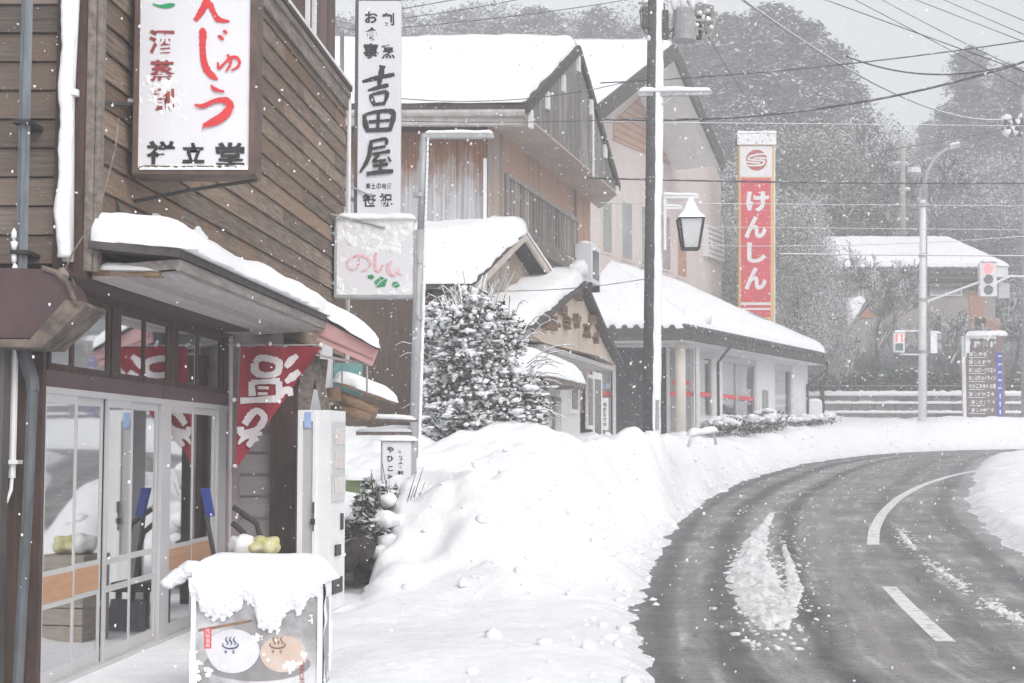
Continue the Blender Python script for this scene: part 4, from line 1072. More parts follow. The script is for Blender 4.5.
def disc(cx, cy, rx, ry, d, seed=0, n=40, wob=.03):
    f = pf(d); return MB().add([f(cx+rx*(1+wob*mn.noise(Vector((math.cos(2*math.pi*i/n), math.sin(2*math.pi*i/n), seed))))*math.cos(2*math.pi*i/n), cy+ry*math.sin(2*math.pi*i/n)) for i in range(n)], [list(range(n))])
PLATE = M('printed_plate', (.62,.62,.64), (.46,.46,.48), .4, 6); BUNW = M('printed_white_bun', (.70,.69,.73), (.55,.54,.58), .5, 4.5, lo=.35, hi=.75); BUNO = M('printed_brown_bun', (.56,.42,.33), (.64,.58,.55), .5, 5, lo=.35, hi=.7)
mb = disc(510, 560, 355, 112, .0008); O('printed_plate', mb, M('printed_dark_dish', (.20,.195,.20), (.30,.29,.30), .4, 6), pn, fix=False)
mb = disc(350, 472, 178, 146, .0016, 1, 48, .10); O('printed_bun', mb, BUNW, pn, fix=False)
mb = disc(685, 490, 155, 122, .0020, 2, 48, .10); O('printed_bun', mb, BUNO, pn, fix=False)
NAVY = M('navy_print', (.07,.09,.22), (.05,.06,.16), .5, 8)
for (ox, oy, s, mat) in ((335, 430, 1.0, NAVY), (648, 428, 1.0, M('brown_print', (.22,.15,.12), (.17,.11,.09), .5, 8))):
    mb = MB(); f = pf(.0028)
    for k in (-26, 0, 26): brush(mb, ((ox+k+6, oy-54, 4), (ox+k-6, oy-34, 9), (ox+k+8, oy-14, 9), (ox+k, oy+2, 4)), f)
    brush(mb, ((ox-46, oy-12, 4), (ox-52, oy+4, 8), (ox-30, oy+20, 10), (ox, oy+24, 10), (ox+30, oy+20, 10), (ox+52, oy+4, 8), (ox+44, oy-12, 4)), f)
    glyph(mb, '饅', f, ox-44, oy+38, ox-22, oy+60, .03); glyph(mb, '頭', f, ox+12, oy+38, ox+34, oy+60, .03)
    O('printed_mark', mb, mat, pn, fix=False)
mb = MB(); f = pf(.0034); mb.add([f(160,318), f(208,318), f(208,455), f(160,455)], [(0,1,2,3)]); O('red_label', mb, REDSTRIPE, pn, fix=False)
mb = MB(); line_text(mb, '元祖温泉', pf(.0044), 168, 322, 200, 450, .02, vert=True); O('label_lettering', mb, FLAGWHITE, pn, fix=False)
mb = MB(); f = pf(.0012); mb.add([f(120,325), f(480,262), f(480,278), f(120,345)], [(0,1,2,3)]); O('printed_stripe', mb, LOG, pn, fix=False)
mb = MB(); line_text(mb, '名物まんじゅう', pf(.0024), 792, 540, 826, 690, .02, vert=True); O('printed_lettering', mb, MAROON, pn, fix=False)
# snow heap: rounded cap, hanging drape over the front, lump leaning off the left
mb = MB(); up = Vector((0,0,ZT+.002))
snow_sheet(mb, Vector((X0-.015,9.36,0))+up, Vector((X1+.02,9.36,0))+up, Vector((X1+.02,9.82,0))+up, Vector((X0-.015,9.82,0))+up, .165, 40, 20, (1,1,1,1), .17, .12, 6)
cap = O('snow_cap', mb, SNOW, bx, smooth=True)
mb = MB()
def df(cx, cy):
    lowy = float(np.interp(cx, [60,118,135,250,380,420,490,520,560,600,660,700,740,790,830,860,960], [110,120,225,265,215,150,170,300,330,345,320,235,195,220,165,120,110]))
    lowy += 26*nz(cx, cy, .012, 2)+22*nz(cx, cy, .04, 5)+9*nz(cx, cy, .11, 6)
    return min(1, (lowy-cy)/95)+.22*nz(cx, cy, .03, 9)
stuck_snow(mb, lambda x, y: at(180+x/6.633, 580+y/6.633, 9.372), (0,-1,0), 66, -20, 950, 440, df, 4.5, .04)
stuck_snow(mb, lambda x, y: at(180+x/6.633, 580+y/6.633, 9.372), (0,-1,0), 66, 470, 240, 700, lambda x, y: .9-(x-66)/60+.6*nz(x, y, .03)-(.0 if y > 540 else .4), 9, .02)
stuck_snow(mb, lambda x, y: at(180+x/6.633, 580+y/6.633, 9.389), (0,-1,0), 112, 230, 880, 690, lambda x, y: -.55+.75*nz(x, y, .013, 12)+.35*nz(x, y, .05, 3)+.5*math.exp(-((x-520)/70)**2-((y-390)/60)**2)+.6*math.exp(-((x-740)/60)**2-((y-560)/60)**2)+.5*math.exp(-((x-180)/60)**2-((y-610)/60)**2)-.9*math.exp(-((x-335)/75)**2-((y-440)/75)**2)-.9*math.exp(-((x-650)/60)**2-((y-430)/60)**2)-1.2*math.exp(-((x-180)/45)**2-((y-385)/90)**2), 3, .006)
O('front_snow', mb, SNOW, cap, smooth=True, fix=False)
mb = MB()
for k in range(7): t = k/6; q = at(192-22*t, 568+14*t, 9.45); mb.blob(q, .06-.012*t, 2, .18, (1.2,1.3,.85))
O('left_snow', mb, SNOW, cap, smooth=True)
mb = MB(); a = Vector((X1+.001, 9.4, .1)); 
stuck_snow(mb, lambda x, y: Vector((X1+.001, 9.4+x*.38, ZT-y*.7)), (1,0,0), 0, 0, 1, 1, lambda x, y: .25+.7*nz(x, y, 3.5, 4)-(.5 if .15 < x < .85 and y > .15 else 0), .04, .03); O('side_snow', mb, SNOW, cap, smooth=True, fix=False)

# ---- potted plant seen through the shop glass, dark bushes in the hollow
pp = T('potted_plant', 'bare twiggy plant in a pot just inside the shop window', 'plant', W1b.P(2.3, .05, -.5))
c = W1b.P(2.3, .05, -.5); mb = MB(); mb.tube([c, c+Vector((0,0,.3))], [.14,.19], 14); O('pot', mb, M('plum_pot', (.22,.05,.12), (.17,.04,.10), .4, 4), pp)
mb = MB()
for k in range(26):
    a = random.random()*6.3; q = c+Vector((0,0,.3)); pts = [q]
    for j in range(5): q = q+Vector((math.cos(a)*.06+random.uniform(-.04,.04), math.sin(a)*.06+random.uniform(-.04,.04), .14)); pts.append(q)
    mb.tube(pts, [.008,.007,.006,.005,.004,.003], 4)
O('twigs', mb, BARKD, pp)
# ================================================================== tall inn sign, lamp post, square sign, lantern sign
YV = 18.7
vs_ = T('vertical_sign', 'very tall narrow white sign with black brush lettering above the square sign', 'sign', at(378,217,YV))
x0, x1 = at(358,100,YV).x, at(400.5,100,YV).x; zb, ztop = at(378,216,YV).z, at(378,1,YV).z
O('panel', MB().box(x0, x1, YV, YV+.16, zb, ztop), OFFW, vs_)
mb = MB(); mb.box(x0-.045, x0-.001, YV+.01, YV+.17, zb+.02, ztop+.02); mb.box(x0-.045, x1, YV+.02, YV+.15, ztop+.001, ztop+.02); O('edge_trim', mb, M('dark_sign_edge', (.13,.12,.12), (.09,.085,.085), .6, 5), vs_)
fv = lambda cx, cy: at(350+cx/3.105, cy/3.105, YV-.006)
mb = MB()
for ch, b, j in (('お',(46,36,86,72),.03), ('食',(46,84,90,128),.03), ('事',(42,134,88,182),.03), ('割',(102,40,138,80),.06), ('烹',(98,138,140,182),.04), ('笹',(38,600,80,642),.03), ('祝',(92,600,132,642),.06)):
    glyph(mb, ch, fv, *b, .05 if (b[3]-b[1]) > 60 else .03, jit=j)
BV = lambda *p: brush(mb, p, fv)
BV((38,254,8),(80,243,15),(138,231,12)); BV((101,203,19),(95,238,16),(88,272,10)); BV((56,281,8),(88,272,13),(120,264,11)); BV((64,293,10),(69,310,15),(78,329,10)); BV((67,294,8),(110,286,13),(114,300,13),(104,326,8)); BV((76,325,9),(106,321,11))
BV((44,355,10),(48,385,17),(57,410,12)); BV((47,356,9),(90,346,11),(133,348,15),(131,380,16),(122,408,10)); BV((58,379,10),(122,374,10)); BV((89,350,11),(86,402,11)); BV((56,405,11),(120,402,13))
BV((60,441,8),(110,432,11),(113,450,9)); BV((62,463,8),(110,455,9)); BV((66,440,11),(58,490,15),(31,537,6)); BV((70,479,8),(125,470,11)); BV((92,480,9),(74,501,10),(112,498,10)); BV((118,487,6),(127,503,9)); BV((72,516,9),(118,510,11)); BV((97,502,11),(94,534,11)); BV((52,541,11),(92,535,14),(135,532,12))
line_text(mb, '郷土の地酒', fv, 48, 569, 130, 586, .02)
O('lettering', mb, BLACKPAINT, vs_, fix=False)
mb = MB()
stuck_snow(mb, lambda x, y: at(350+x/3.105, y/3.105, YV-.008), (0,-1,0), 26, 4, 156, 670, lambda x, y: -.95+.65*nz(x, y, .03, 4)+.5*nz(x, y, .11, 6)+.55*math.exp(-((x-120)/26)**2-((y-60)/40)**2)+.5*math.exp(-((x-115)/40)**2-((y-490)/60)**2), 4, .02)
O('stuck_snow', mb, SNOW, vs_, smooth=True, fix=False)
mb = MB()
for py in (28, 200): mb.bar(at(338,py-3,YV+.1), at(356,py,YV+.1), .05, .05)
mb.tube([at(342,32,YV+.3), at(342,90,YV+.3)], .03, 6); mb.tube([at(340,182,YV), at(372,196,YV-.05)], .012, 5); OM('bracket', mb, STEEL, vs_)
mb = MB()
for k in range(8): mb.blob(at(397+k*2.2, 213-((k-4)**2)*.4, YV+.3), .11, 2, .25)
YL = 21.6
lp = T('lamp_post', 'grey steel lamp post with a flat horizontal arm beside the square sign', 'lamp post', (at(414,480,YL).x, YL, tz(at(414,480,YL).x, YL)-.1))
O('pole', MB().tube([Vector((at(413,490,YL).x, YL, .7)), at(417,330,YL), at(420.5,230,YL)], .072, 10), STEEL, lp, smooth=True)
O('upper_pole', MB().tube([at(420.5,232,YL), at(424,136,YL)], .05, 10), STEEL, lp, smooth=True)
O('arm', MB().box(at(424,136,YL).x-.03, at(494,136,YL).x, YL-.05, YL+.08, at(424,138,YL).z, at(424,134,YL).z), STEEL, lp)
mb = MB(); snow_line(mb, at(425,133.7,YL), at(493,133.7,YL), .11, .05, 30, 2)
for k in range(60):
    y = 480-k*5.8; q = at(418.5+(480-y)/344*9.5, y, YL-.03); mb.blob(q, .042*(1 if y > 232 else .7)*(1+.25*mn.noise(Vector((k*.5,1,1)))), 1, .1, (.7,.7,2.2))
O('pole_snow', mb, SNOW, lp, smooth=True)
mb = MB()
for y in (195, 262, 318): q = at(419,y,YL); mb.tube([q-Vector((0,0,.03)), q+Vector((0,0,.03))], .085, 10)
OM('clamp', mb, STEEL, lp)
YQ = 17.45
sq = T('square_sign', 'square white sign plastered with snow, faded pink lettering and green leaves, beside the lamp post', 'sign', at(376,297,YQ))
x0, x1 = at(337,250,YQ).x, at(413.5,250,YQ).x; z0, z1 = at(376,295,YQ).z, at(376,220,YQ).z
O('panel', MB().box(x0, x1, YQ, YQ+.2, z0, z1), OFFW, sq)
mb = MB(); mb.box(x0-.03, x0-.001, YQ-.01, YQ+.21, z0-.03, z1); mb.box(x1+.001, x1+.03, YQ-.01, YQ+.21, z0-.03, z1-.12); mb.box(x0, x1, YQ-.009, YQ+.209, z0-.031, z0-.001); O('frame', mb, STEEL, sq)
mb = MB(); snow_line(mb, Vector((x0-.02,YQ+.08,z1)), Vector((x1+.03,YQ+.08,z1)), .30, .09, 24, 5)
stuck_snow(mb, lambda x, y: at(335+x/7.59, 210+y/7.59, YQ-.004), (0,-1,0), 12, 76, 600, 640, lambda x, y: max(.9-(y-80)/90+.5*nz(x, y, .02), -.1+.5*nz(x, y, .012, 3)+.4*nz(x, y, .06, 4)-1.2*math.exp(-((x-310)/220)**4-((y-470)/110)**4)), 11, .03)
O('stuck_snow', mb, SNOW, sq, smooth=True, fix=False)
fq = lambda x, y: at(335+x/7.59, 210+y/7.59, YQ-.008)
mb = MB()
brush(mb, ((185,350,12),(180,410,14),(150,450,14),(105,440,16),(95,400,14),(130,362,14),(190,345,16),(250,370,18),(268,410,16),(240,450,16),(200,464,10)), fq)
brush(mb, ((310,320,18),(305,400,22),(312,455,24),(345,455,18),(368,410,12)), fq); brush(mb, ((430,390,16),(400,430,20),(425,490,22),(465,490,18),(480,440,12),(490,480,14),(515,490,10)), fq)
O('lettering', mb, PINKLET, sq, fix=False)
def leaf_shape(cx, cy, w, h, rot):
    pts = []
    for i in range(20):
        a = 2*math.pi*i/20; r = 1+.12*math.cos(5*a); x = math.cos(a)*w*r; y = math.sin(a)*h*r
        pts.append(fq(cx+x*math.cos(rot)-y*math.sin(rot), cy+x*math.sin(rot)+y*math.cos(rot)))
    return pts
mb = MB()
for q in ((348,548,48,38,-.4), (272,508,26,17,0), (462,566,30,22,.3)): mb.add(leaf_shape(*q), [list(range(20))])
OM('leaf_emblem', mb, GREENPAINT, sq, fix=False)
mb = MB(); fq2 = lambda x, y: at(335+x/7.59, 210+y/7.59, YQ-.010); brush(mb, ((305,585,4),(345,545,6),(390,515,4)), fq2); brush(mb, ((345,545,4),(340,515,3)), fq2); brush(mb, ((440,575,4),(485,556,4)), fq2); O('leaf_vein', mb, WHITE, sq, fix=False)
mb = MB(); 
for y in (235, 285): mb.bar(at(337,y,YQ+.12), W1.px(331,y-2,.02), .04, .03)
mb.tube([W1.px(331,214,.03), at(352,219,YQ-.05), at(385,228,YQ-.03)], .012, 5); OM('bracket', mb, STEEL, sq)

YN = 19.6
ls = T('lantern_sign', 'small upright white box sign with two columns of black brush writing standing in the snow', 'sign', Vector((at(396,490,YN).x, YN, .9)))
x0, x1 = at(382.5,460,YN).x, at(411,460,YN).x; z1 = at(396,442,YN).z
O('panel', MB().box(x0, x1, YN, YN+.3, .85, z1), OFFW, ls)
mb = MB()
for (xa, xb) in ((x0-.025, x0-.001), (x1+.001, x1+.055)): mb.box(xa, xb, YN+.02, YN+.29, .85, z1)
mb.box(x0-.025, x1+.055, YN-.01, YN+.31, z1+.001, z1+.02); O('frame', mb, STEEL, ls)
mb = MB(); snow_sheet(mb, Vector((x0-.05,YN-.03,z1+.02)), Vector((x1+.07,YN-.03,z1+.02)), Vector((x1+.07,YN+.33,z1+.02)), Vector((x0-.05,YN+.33,z1+.02)), .065, 16, 10, (1,1,1,1), .1, .15, 2); O('snow_cap', mb, SNOW, ls, smooth=True)
fl = lambda x, y: at(370+x/9.75, 430+y/9.75, YN-.006)
mb = MB(); 
for ch, b in (('や',(162,160,232,225)), ('ひ',(165,250,228,310)), ('こ',(172,352,225,402)), ('亭',(170,430,228,505)), ('二',(272,200,305,222)), ('礼',(278,250,325,300)), ('食',(268,310,330,380)), ('知',(270,395,325,450)), ('屋',(280,455,325,520))): glyph(mb, ch, fl, *b, .04, jit=.05)
O('lettering', mb, BLACKPAINT, ls, fix=False)
mb = MB(); fr2 = lambda x, y: at(370+x/9.75, 430+y/9.75, YN-.006); brush(mb, ((240,530,10),(262,555,26),(285,575,12)), fr2); O('red_seal', mb, PINKLET, ls, fix=False)

# ================================================================== plants by the shop
def leaf_cloud(mb, pts, size, flat=.6, mi=0, jit=.5):
    """one small leaf-shaped face at every point, all at random angles"""
    P = np.array([tuple(p) for p in pts], float); n = len(P); g = np.random.default_rng(random.randint(0, 10**6))
    a = g.random(n)*6.283; x = np.stack([np.cos(a), np.sin(a), g.normal(0, flat, n)*.8], 1); x /= np.linalg.norm(x, axis=1)[:,None]
    y = np.cross(x, np.stack([g.normal(0, .5, n), g.normal(0, .5, n), np.ones(n)], 1)); y /= np.linalg.norm(y, axis=1)[:,None]
    s = (size*g.uniform(1-jit, 1+jit, n))[:,None]
    Q = np.stack([P-x*s, P+y*s*.42, P+x*s, P-y*s*.42], 1).reshape(-1, 3); k = len(mb.v)
    mb.v.extend(map(tuple, Q.tolist())); I = (np.arange(n*4).reshape(-1, 4)+k).tolist(); mb.f.extend(I); mb.m.extend([mi]*n)
def shell_pts(n, c, r, prof=None, inner=.35, lumps=9, seed=0):
    """points through an uneven crown: several overlapping lobes"""
    rnd = random.Random(seed); L = []
    for k in range(lumps):
        a = rnd.random()*6.283; z = rnd.uniform(-.75, .8); q = math.sqrt(max(0, 1-z*z))*rnd.uniform(.35, .72)
        L.append((math.cos(a)*q, math.sin(a)*q, z*.72, rnd.uniform(.32, .5)))
    out = []
    for k in range(n):
        l = rnd.choice(L); d = Vector((rnd.gauss(0,1), rnd.gauss(0,1), rnd.gauss(0,1))).normalized()*(l[3]*rnd.random()**inner)
        out.append(Vector((c[0]+(l[0]+d.x)*r[0], c[1]+(l[1]+d.y)*r[1], c[2]+(l[2]+d.z)*r[2])))
    return out
# big snow laden shrub
YS2 = 24.0
c = at(478,388,YS2); sh = T('snowy_shrub', 'big rounded dark leaved shrub loaded with clots of snow in front of the inn', 'shrub', (c.x, YS2, tz(c.x, YS2)-.2))
rx, rz_ = 62/1500*YS2, 100/1500*YS2
pts = shell_pts(6000, at(470,378,YS2), (rx*.86, rx*.85, rz_*.95), None, .4, 24, 5)+shell_pts(3200, at(510,415,YS2), (rx*.72, rx*.6, rz_*.62), None, .4, 12, 6)+shell_pts(1500, at(447,330,YS2), (rx*.5, rx*.5, rz_*.42), None, .4, 9, 9)+shell_pts(2600, at(443,420,YS2), (rx*.50, rx*.6, rz_*.60), None, .4, 12, 7)+shell_pts(900, at(500,335,YS2), (rx*.5, rx*.5, rz_*.35), None, .4, 9, 8)
mb = MB(); leaf_cloud(mb, pts, .062, .5); 
for k in range(900):
    p = random.choice(pts); leaf_cloud(mb, [p+Vector((random.gauss(0,.16), random.gauss(0,.16), random.gauss(0,.16)))], .05)
O('foliage', mb, LEAF, sh, fix=False)
mb = MB()
for p in random.Random(3).sample(pts, 4600):
    up_ = (p.z-c.z)/rz_; r = random.choice((.014,.02,.026,.032,.044))*random.uniform(.8,1.25)*(1+.25*up_); mb.blob(p+Vector((0,-.01,.02)), r, 1, .55, (random.uniform(.8,1.35),random.uniform(.8,1.3),random.uniform(.65,1.15)))
r5 = random.Random(8); tops = [p for p in pts if p.z > c.z-.5*rz_]
for k in range(330):
    p = r5.choice(tops); rr = r5.uniform(.04,.085)
    for j in range(3): mb.blob(p+Vector((r5.gauss(0,.07), r5.gauss(0,.05)-.02, r5.gauss(.02,.02))), rr*r5.uniform(.6,1), 1, .4, (1.5,1.3,.5))
O('snow_clots', mb, SNOW, sh, smooth=True, fix=False)
mb = MB()
for k in range(9):
    a = k*.7; q = Vector((c.x, YS2, tz(c.x, YS2)-.2)); e = c+Vector((math.cos(a)*rx*.6, math.sin(a)*rx*.6, rz_*random.uniform(-.1,.7))); mb.tube([q, q.lerp(e, .5)+Vector((0,0,.2)), e], [.04,.03,.012], 5)
O('stem', mb, BARKD, sh)
mb = MB()
for k in range(70):
    an_ = random.uniform(-.5,3.6); q = at(480+50*math.cos(an_)+random.uniform(-8,8), 378-74*math.sin(an_)+random.uniform(-8,8), YS2-.4+random.random()*.5); e = q+Vector((math.cos(an_)*random.uniform(.1,.5)+random.uniform(-.1,.15), random.uniform(-.2,.2), math.sin(an_)*random.uniform(.15,.5)+.08))
    mb.tube([q, q.lerp(e,.5)+Vector((0,0,.06)), e, e+Vector((math.cos(an_)*.12,0,-.06))], [.009,.010,.009,.005], 4)
O('bare_twigs', mb, M('frosted_twig', (.12,.105,.095), (.08,.07,.06), .9, 6, snow=(-.5,.1,1.0,9)), sh)
# dark bushes and a snow lump in the hollow
def bush(px, py, Y, rx, rz_, n, label, seed, size=.05, mat=LEAF, clots=60, group=None):
    c = at(px, py, Y); r = T('bush', label, 'bush', (c.x, Y, c.z-rz_), group)
    pts = shell_pts(n, c, (rx, rx, rz_), None, .45, 10, seed); mb = MB(); leaf_cloud(mb, pts, size, .7); O('foliage', mb, mat, r, fix=False)
    mb = MB()
    for p in random.Random(seed).sample(pts, clots): mb.blob(p+Vector((0,0,.02)), random.uniform(.015,.05), 1, .3, (1.3,1.3,.6))
    O('snow_clots', mb, SNOW, r, smooth=True, fix=False)
    mb = MB()
    for k in range(6): mb.tube([Vector((c.x+random.uniform(-.05,.05), Y, c.z-rz_-.05)), c+Vector((random.uniform(-rx,rx)*.7, random.uniform(-rx,rx)*.5, rz_*random.uniform(0,1.1)))], [.014,.005], 4)
    O('stem', mb, BARKD, r); return r
bush(358, 530, 16.4, .34, .46, 1300, 'dark bush in the hollow right beside the vending machine', 1, .055, clots=40)
bush(378, 512, 17.3, .30, .42, 900, 'small snow flecked bush at the foot of the lantern sign', 2, .05, clots=70)
mb = MB(); a = at(350,600,16.0); 
for k in range(60): mb.blob(Vector((random.uniform(-1.95,-1.45), random.uniform(15.8,17.4), random.uniform(.1,.55))), random.uniform(.08,.16), 1, .3)
O('earth_bank', mb, SOIL, kind='structure')
mb = MB()
for (x, y, r, Y) in ((386,520,.12,16.4), (392,543,.13,16.3), (381,553,.10,16.1), (373,590,.085,15.6), (388,500,.10,16.8), (395,565,.12,16.2), (399,525,.16,16.6), (366,603,.06,15.4)): mb.blob(at(x,y,Y), r, 2, .22, (1.1,1,.85))
O('snow_lumps', mb, SNOW, smooth=True, kind='structure')
mb = MB()
for k in range(16):
    q = Vector((at(385,560,16.8).x+random.uniform(-.2,.15), 16.8+random.uniform(-.3,.3), .5)); e = q+Vector((random.uniform(-.25,.3), random.uniform(-.2,.2), random.uniform(.5,.95))); mb.tube([q, q.lerp(e,.6)+Vector((.02,0,.05)), e], [.009,.006,.003], 4)
O('dry_twigs', mb, BARK, label='thin bare twigs sticking up out of the snow below the lantern sign', cat='twigs')
mb = MB(); mb.box(at(346,480,19).x, at(372,480,19).x, 19, 19.5, .5, at(360,480,19).z); gt = O('planter', mb, M('green_planter', (.16,.20,.09), (.12,.15,.07), .7, 4), label='low green planter under snow left of the lantern sign', cat='planter')
mb = MB(); zq = at(360,480,19).z; snow_sheet(mb, Vector((at(345,480,19).x,18.96,zq)), Vector((at(373,480,19).x,18.96,zq)), Vector((at(373,480,19).x,19.54,zq)), Vector((at(345,480,19).x,19.54,zq)), .14, 14, 10, (1,1,1,1), .15, .2, 7); o = O('planter_snow', mb, SNOW, gt, smooth=True)

# ================================================================== the inn
DI = (.2595, .9657)
WG = Wall((.00867*28.5, 28.5), DI)          # plane of the gable overhang
WS = Wall(((488-512)/1500*29.3, 29.3), DI)  # side wall
inn = T('inn', 'large old inn with a snow covered gable roof, rusty corrugated front and latticed side wall', 'inn', (-3, 32, 1.2))
ze = WG.uv(527,112)[1]; tA, zA = WG.uv(577,52); tR = tA*2; DL_ = Vector((-1, .02, 0))
Eg = WG.P(0, ze); Ag = WG.P(tA, zA); Rg = WG.P(tR, ze)
LEN = 10.5
th = Vector((0,0,.14))
mb = MB(); 
for (p, q) in ((Eg, Ag), (Ag, Rg)): mb.hexa([p, q, q+DL_*LEN, p+DL_*LEN, p+th, q+th, q+DL_*LEN+th, p+DL_*LEN+th])
rf = O('roof', mb, DARKROOF, inn)
mb = MB(); snow_sheet(mb, Eg+th+Vector((-.03,-.05,0)), Ag+th, Ag+th+DL_*LEN, Eg+th+DL_*LEN+Vector((0,-.05,0)), .27, 24, 40, (1,0,1,0), .3, .16, 1, ns=.8)
snow_sheet(mb, Ag+th, Rg+th, Rg+th+DL_*LEN, Ag+th+DL_*LEN, .22, 24, 30, (0,1,1,0), .3, .16, 1, ns=.8); O('roof_snow', mb, SNOWF, rf, smooth=True)
mb = MB(); mb.tube([Eg+Vector((0,-.12,-.08)), Eg+DL_*LEN+Vector((0,-.12,-.08))], .07, 8); 
mb.box(-10, .22, 28.45, 28.6, ze-.30, ze-.03); O('eaves_gutter', mb, M('pale_gutter', (.50,.48,.47), (.36,.33,.31), .7, 5), inn)
n3 = Vector((WG.n.x, WG.n.y, 0))
mb = MB(); mb.wprism(WG, [(.05, ze-.05), (tR-.05, ze-.05), (tA, zA-.05)], -.12, .0); O('gable_board', mb, GABLEGREY, inn)
mb = MB()
for (p, q) in ((Eg, Ag), (Rg, Ag)): mb.bar(p+n3*.03+Vector((0,0,.05)), q+n3*.03+Vector((0,0,.05)), .10, .20)
O('barge_board', mb, DARKROOF, inn)
for px, py in ((529,117),(546,99),(562,82),(577,62),(590,106),(604,149),(616,186)):
    t, z = WG.uv(px, py); mb = MB(); mb.wbox(WG, t-.09, t+.09, z-.22, z+.14, .005, .07); O('purlin_end', mb, WHITE, inn)
mb = MB(); t2, z2 = WG.uv(591,150); mb.tube([WG.P(t2, WG.uv(590,176)[1], .05), WG.P(t2, WG.uv(590,110)[1], .05)], .03, 6); O('vent_pipe', mb, WHITE, inn)
tS = WS.uv(590,200)[0]
mb = MB(); zs = ze-.06
mb.hexa([WS.P(-.6, zs, .0), WS.P(tS+1.2, zs, .0), WG.P(tR, zs, 0), WG.P(0, zs, 0), WS.P(-.6, zs-.05, .0), WS.P(tS+1.2, zs-.05, .0), WG.P(tR, zs-.05, 0), WG.P(0, zs-.05, 0)])
O('overhang_soffit', mb, M('stained_soffit', (.50,.42,.37), (.40,.335,.30), .8, 1.5), inn)
# front wall
zf = 3.2
mb = MB(); k = 0; xx = WS.p.x-.02
prof = []; x = -9.0
nseg = int((xx+9.0)/.024)
vs = []; fs = []
for i in range(nseg+1):
    X = -9.0+i*.024; yy = 29.3+.006*math.sin(i*math.pi/2)
    vs += [(X, yy, zf), (X, yy, ze-.25)]
fs = [(2*i, 2*i+2, 2*i+3, 2*i+1) for i in range(nseg)]
O('corrugated_wall', MB().add(vs, fs), RUST, inn, fix=False)
mb = MB(); mb.hexa([Vector((-9,29.36,.5)), WS.P(.02,.5,-.06), WS.P(tS,.5,-.06), Vector((-9,29.36+tS,.5)), Vector((-9,29.36,ze-.1)), WS.P(.02,ze-.1,-.06), WS.P(tS,ze-.1,-.06), Vector((-9,29.36+tS,ze-.1))]); O('wall_core', mb, BOARDV_DK, inn)
mb = MB(); q = at(485,190,29.2); mb.box(q.x-.035, q.x+.035, 29.22, 29.28, at(485,226,29.2).z, at(485,158,29.2).z); O('corner_flashing', mb, WHITE, inn)
# side wall
ztop_ = ze-.07
t1 = WS.uv(504,200)[0]; t2 = WS.uv(574,200)[0]
def upright(W, t0, t1, zf0, zf1, pitch, o0, o1):
    mb = MB(); t = t0
    while t < t1-.02:
        e = min(t+pitch-.012, t1); mb.hexa([W.P(t,zf0(t),o1),W.P(e,zf0(e),o1),W.P(e,zf0(e),o0),W.P(t,zf0(t),o0),W.P(t,zf1(t),o1),W.P(e,zf1(e),o1),W.P(e,zf1(e),o0),W.P(t,zf1(t),o0)]); t += pitch
    return mb
O('side_boards', upright(WS, 0, t1, lambda t: 2.5, lambda t: ztop_, .2, -.02, .012), BOARDV, inn)
zl1 = WS.uv(504.5,174)[1]; zl0 = WS.uv(508,228)[1]
mb = MB(); mb.wbox(WS, t1, tS, zl1+.02, ztop_, -.02, .006); mb.wbox(WS, t2, tS, 2.5, zl1+.019, -.02, .006); OM('orange_boarding', mb, ORWALL, inn)
lat = MB(); t = t1
while t < t2:
    lat.wbox(WS, t, t+(.11 if int(t/.27) % 3 else .2), zl0, zl1, .03, .09); t += .27
lat.wbox(WS, t1, t2, zl1-.08, zl1+.02, .09, .13); lat.wbox(WS, t1, t2, zl0-.02, zl0+.1, .09, .13)
O('lattice', lat, LATT, inn)
mb = MB(); mb.wbox(WS, t1, t2, zl0-.03, zl1, -.02, .02); O('lattice_backing', mb, M('dark_window_band', (.10,.095,.09), (.17,.16,.155), .5, 2, (2,2,.6)), inn); mb = MB(); mb.wbox(WS, t1, t2, zl0-1.6, zl0-.031, -.02, .018); O('lower_boarding', mb, BOARDV, inn)
mb = MB(); zq0 = WS.uv(530,237)[1]; mb.wbox(WS, WS.uv(527,240)[0], t2+.2, zl0-.3, zl0-.03, .0, .22); ledge = O('sill_beam', mb, GREYWOOD, inn)
mb = MB(); snow_line(mb, WS.P(WS.uv(560,240)[0], zl0-.03, .13), WS.P(t2+.1, zl0-.03, .13), .12, .06, 14, 3); O('sill_snow', mb, SNOW, ledge, smooth=True)
for k in range(4):
    a = t1+.6+k*1.15; mb = MB(); mb.wbox(WS, a, a+.9, zl0-1.25, zl0-.42, .03, .07); f = O('window', mb, WHITE, inn); O('pane', MB().wbox(WS, a+.08, a+.82, zl0-1.17, zl0-.5, .071, .08), GGLASS if k % 2 else BOARDV, f)
mb = MB(); mb.wbox(WS, t2-.02, t2+.1, 2.5, ztop_, .007, .06); O('corner_trim', mb, LATT, inn)
ac = T('air_conditioner', 'grey outdoor air conditioner unit fixed high on the orange side of the inn', 'air conditioner', WS.px(575,285,.3))
ta, za_ = WS.uv(572,283); mb = MB(); mb.wbox(WS, ta-.1, ta+1.0, za_, za_+.95, .1, .5); O('casing', mb, OFFW, ac)
mb = MB(); mb.wbox(WS, ta+.1, ta+.8, za_+.12, za_+.83, .5, .515); O('fan_grille', mb, DGLASS, ac)
mb = MB(); mb.wbox(WS, ta-.05, ta+.05, za_-.15, za_-.001, .0, .5); mb.wbox(WS, ta+.85, ta+.95, za_-.15, za_-.001, .0, .5); OM('bracket', mb, BLACK, ac)
mb = MB(); snow_line(mb, WS.P(ta-.1, za_+.95, .3), WS.P(ta+1, za_+.95, .3), .38, .1, 10, 2); O('snow_cap', mb, SNOW, ac, smooth=True)
